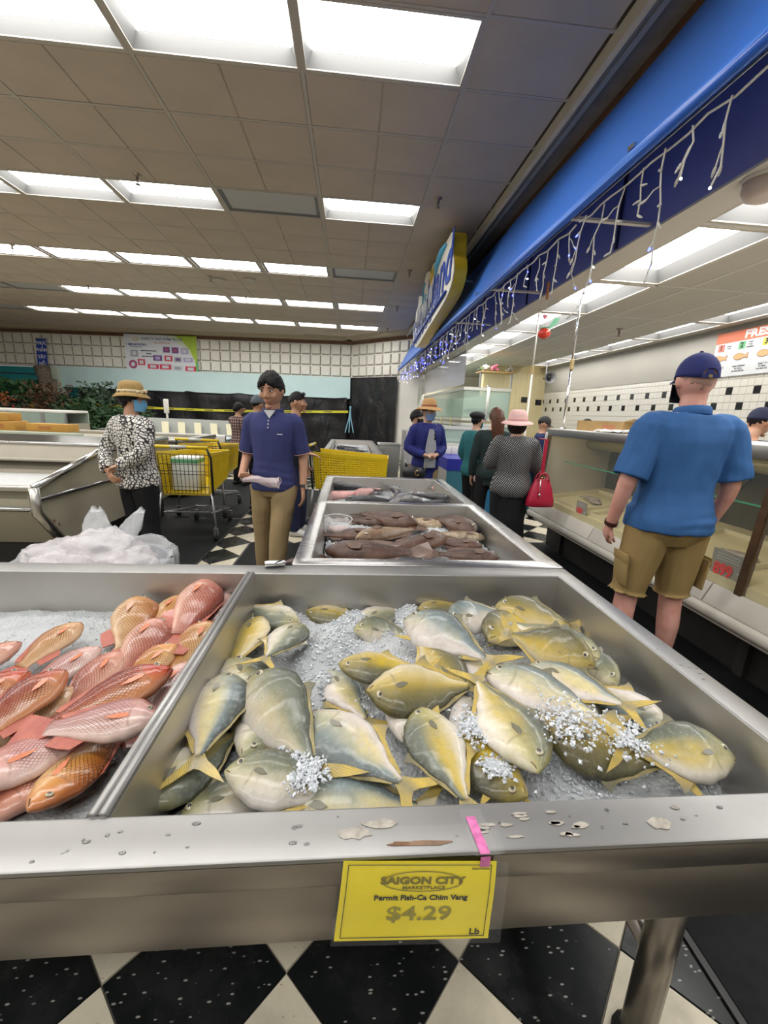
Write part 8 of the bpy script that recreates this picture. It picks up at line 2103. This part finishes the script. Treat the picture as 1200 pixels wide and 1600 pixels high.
def crump(lab, c, r3, seed, m_=cloudy):
    t = thing('plastic_bag', lab, 'bag', c, 0, 'plastic bags in the lined bin'); b = MB(); n, m2 = 40, 22; rows = []
    for i in range(m2 + 1):
        th = PI * i / m2; row = []
        for k in range(n + 1):
            ph = 2 * PI * (k % n) / n; d = Vector((math.sin(th) * math.cos(ph), math.sin(th) * math.sin(ph), math.cos(th)))
            q = 1 + .30 * mnoise.noise(d * 2.2 + Vector((seed, 0, 0))) + .16 * abs(mnoise.noise(d * 5 + Vector((0, seed, 0)))) + .06 * mnoise.noise(d * 13)
            row.append((d.x * r3[0] * q, d.y * r3[1] * q, d.z * r3[2] * q))
        rows.append(row)
    b.grid(rows); b.build('film', m_, t, smooth=True); b = MB(); b.tube([(r3[0] * .3, 0, r3[2] * .8), (r3[0] * .4, .01, r3[2] * 1.1), (r3[0] * .5, 0, r3[2] * .9)], .004, 5); b.build('bag_tie', m_, t)
crump('crumpled clear bag at the left of the lined bin', (cx - .16, cy - .02, .72), (.13, .13, .07), 1.3); crump('crumpled pinkish bag in the middle of the lined bin', (cx + .02, cy + .0, .75), (.15, .13, .085), 4.1); crump('crumpled bag at the right of the lined bin', (cx + .16, cy - .05, .71), (.12, .12, .06), 7.7); crump('crumpled bag at the front of the lined bin', (cx - .05, cy - .14, .71), (.16, .09, .06), 9.2)
def flap(lab, base, tip, w, seed, twist):
    t = thing('plastic_bag', lab, 'bag', base, 0, 'plastic bags in the lined bin'); b = W(); rows = []; B0 = Vector(base); T0 = Vector(tip); d = T0 - B0; a = Vector((1, twist, 0)).normalized()
    for i in range(9):
        u = i / 8; ww = w * (1 - .75 * u ** 1.4); row = []
        for k in range(17):
            q = 2 * PI * k / 16; row.append(B0 + d * u + a * ww * math.cos(q) * (1 + .1 * math.sin(i + k)) + Vector((0, 1, 0)) * ww * .35 * math.sin(q) + Vector((0, 0, .01 * math.sin(3 * q + i))))
        rows.append(row)
    b.grid(rows); b.build('film', film2, t, smooth=True); b = W(); b.tube([B0 + d * .9 + a * w * .3 * math.cos(q) + Vector((0, w * .12 * math.sin(q), 0)) for q in [2 * PI * k / 12 for k in range(12)]], .003, 4, closed=True); b.build('bag_mouth', film2, t)
flap('clear bag corner standing up at the left in the lined bin', (cx - .02, cy + .05, .75), (cx - .06, cy + .12, .92), .085, 1, .2); flap('clear bag neck standing up at the right in the lined bin', (cx + .07, cy + .05, .75), (cx + .17, cy + .10, .925), .075, 2, -.3)
# short steel rod end on the seam of the front table
t = thing('steel_rod', 'short steel rod end lying on the back rim of the front table', 'rod', (-.27, 1.515, RZ + .012)); b = W(); b.tube([(-.31, 1.51, RZ + .0125), (-.24, 1.525, RZ + .0125)], .012, 12); b.build('rod', chrome, t, smooth=True); b = W(); b.tube([(-.24, 1.525, RZ + .0125), (-.235, 1.526, RZ + .0125)], .008, 12); b.build('rod_tip', grey_metal, t)
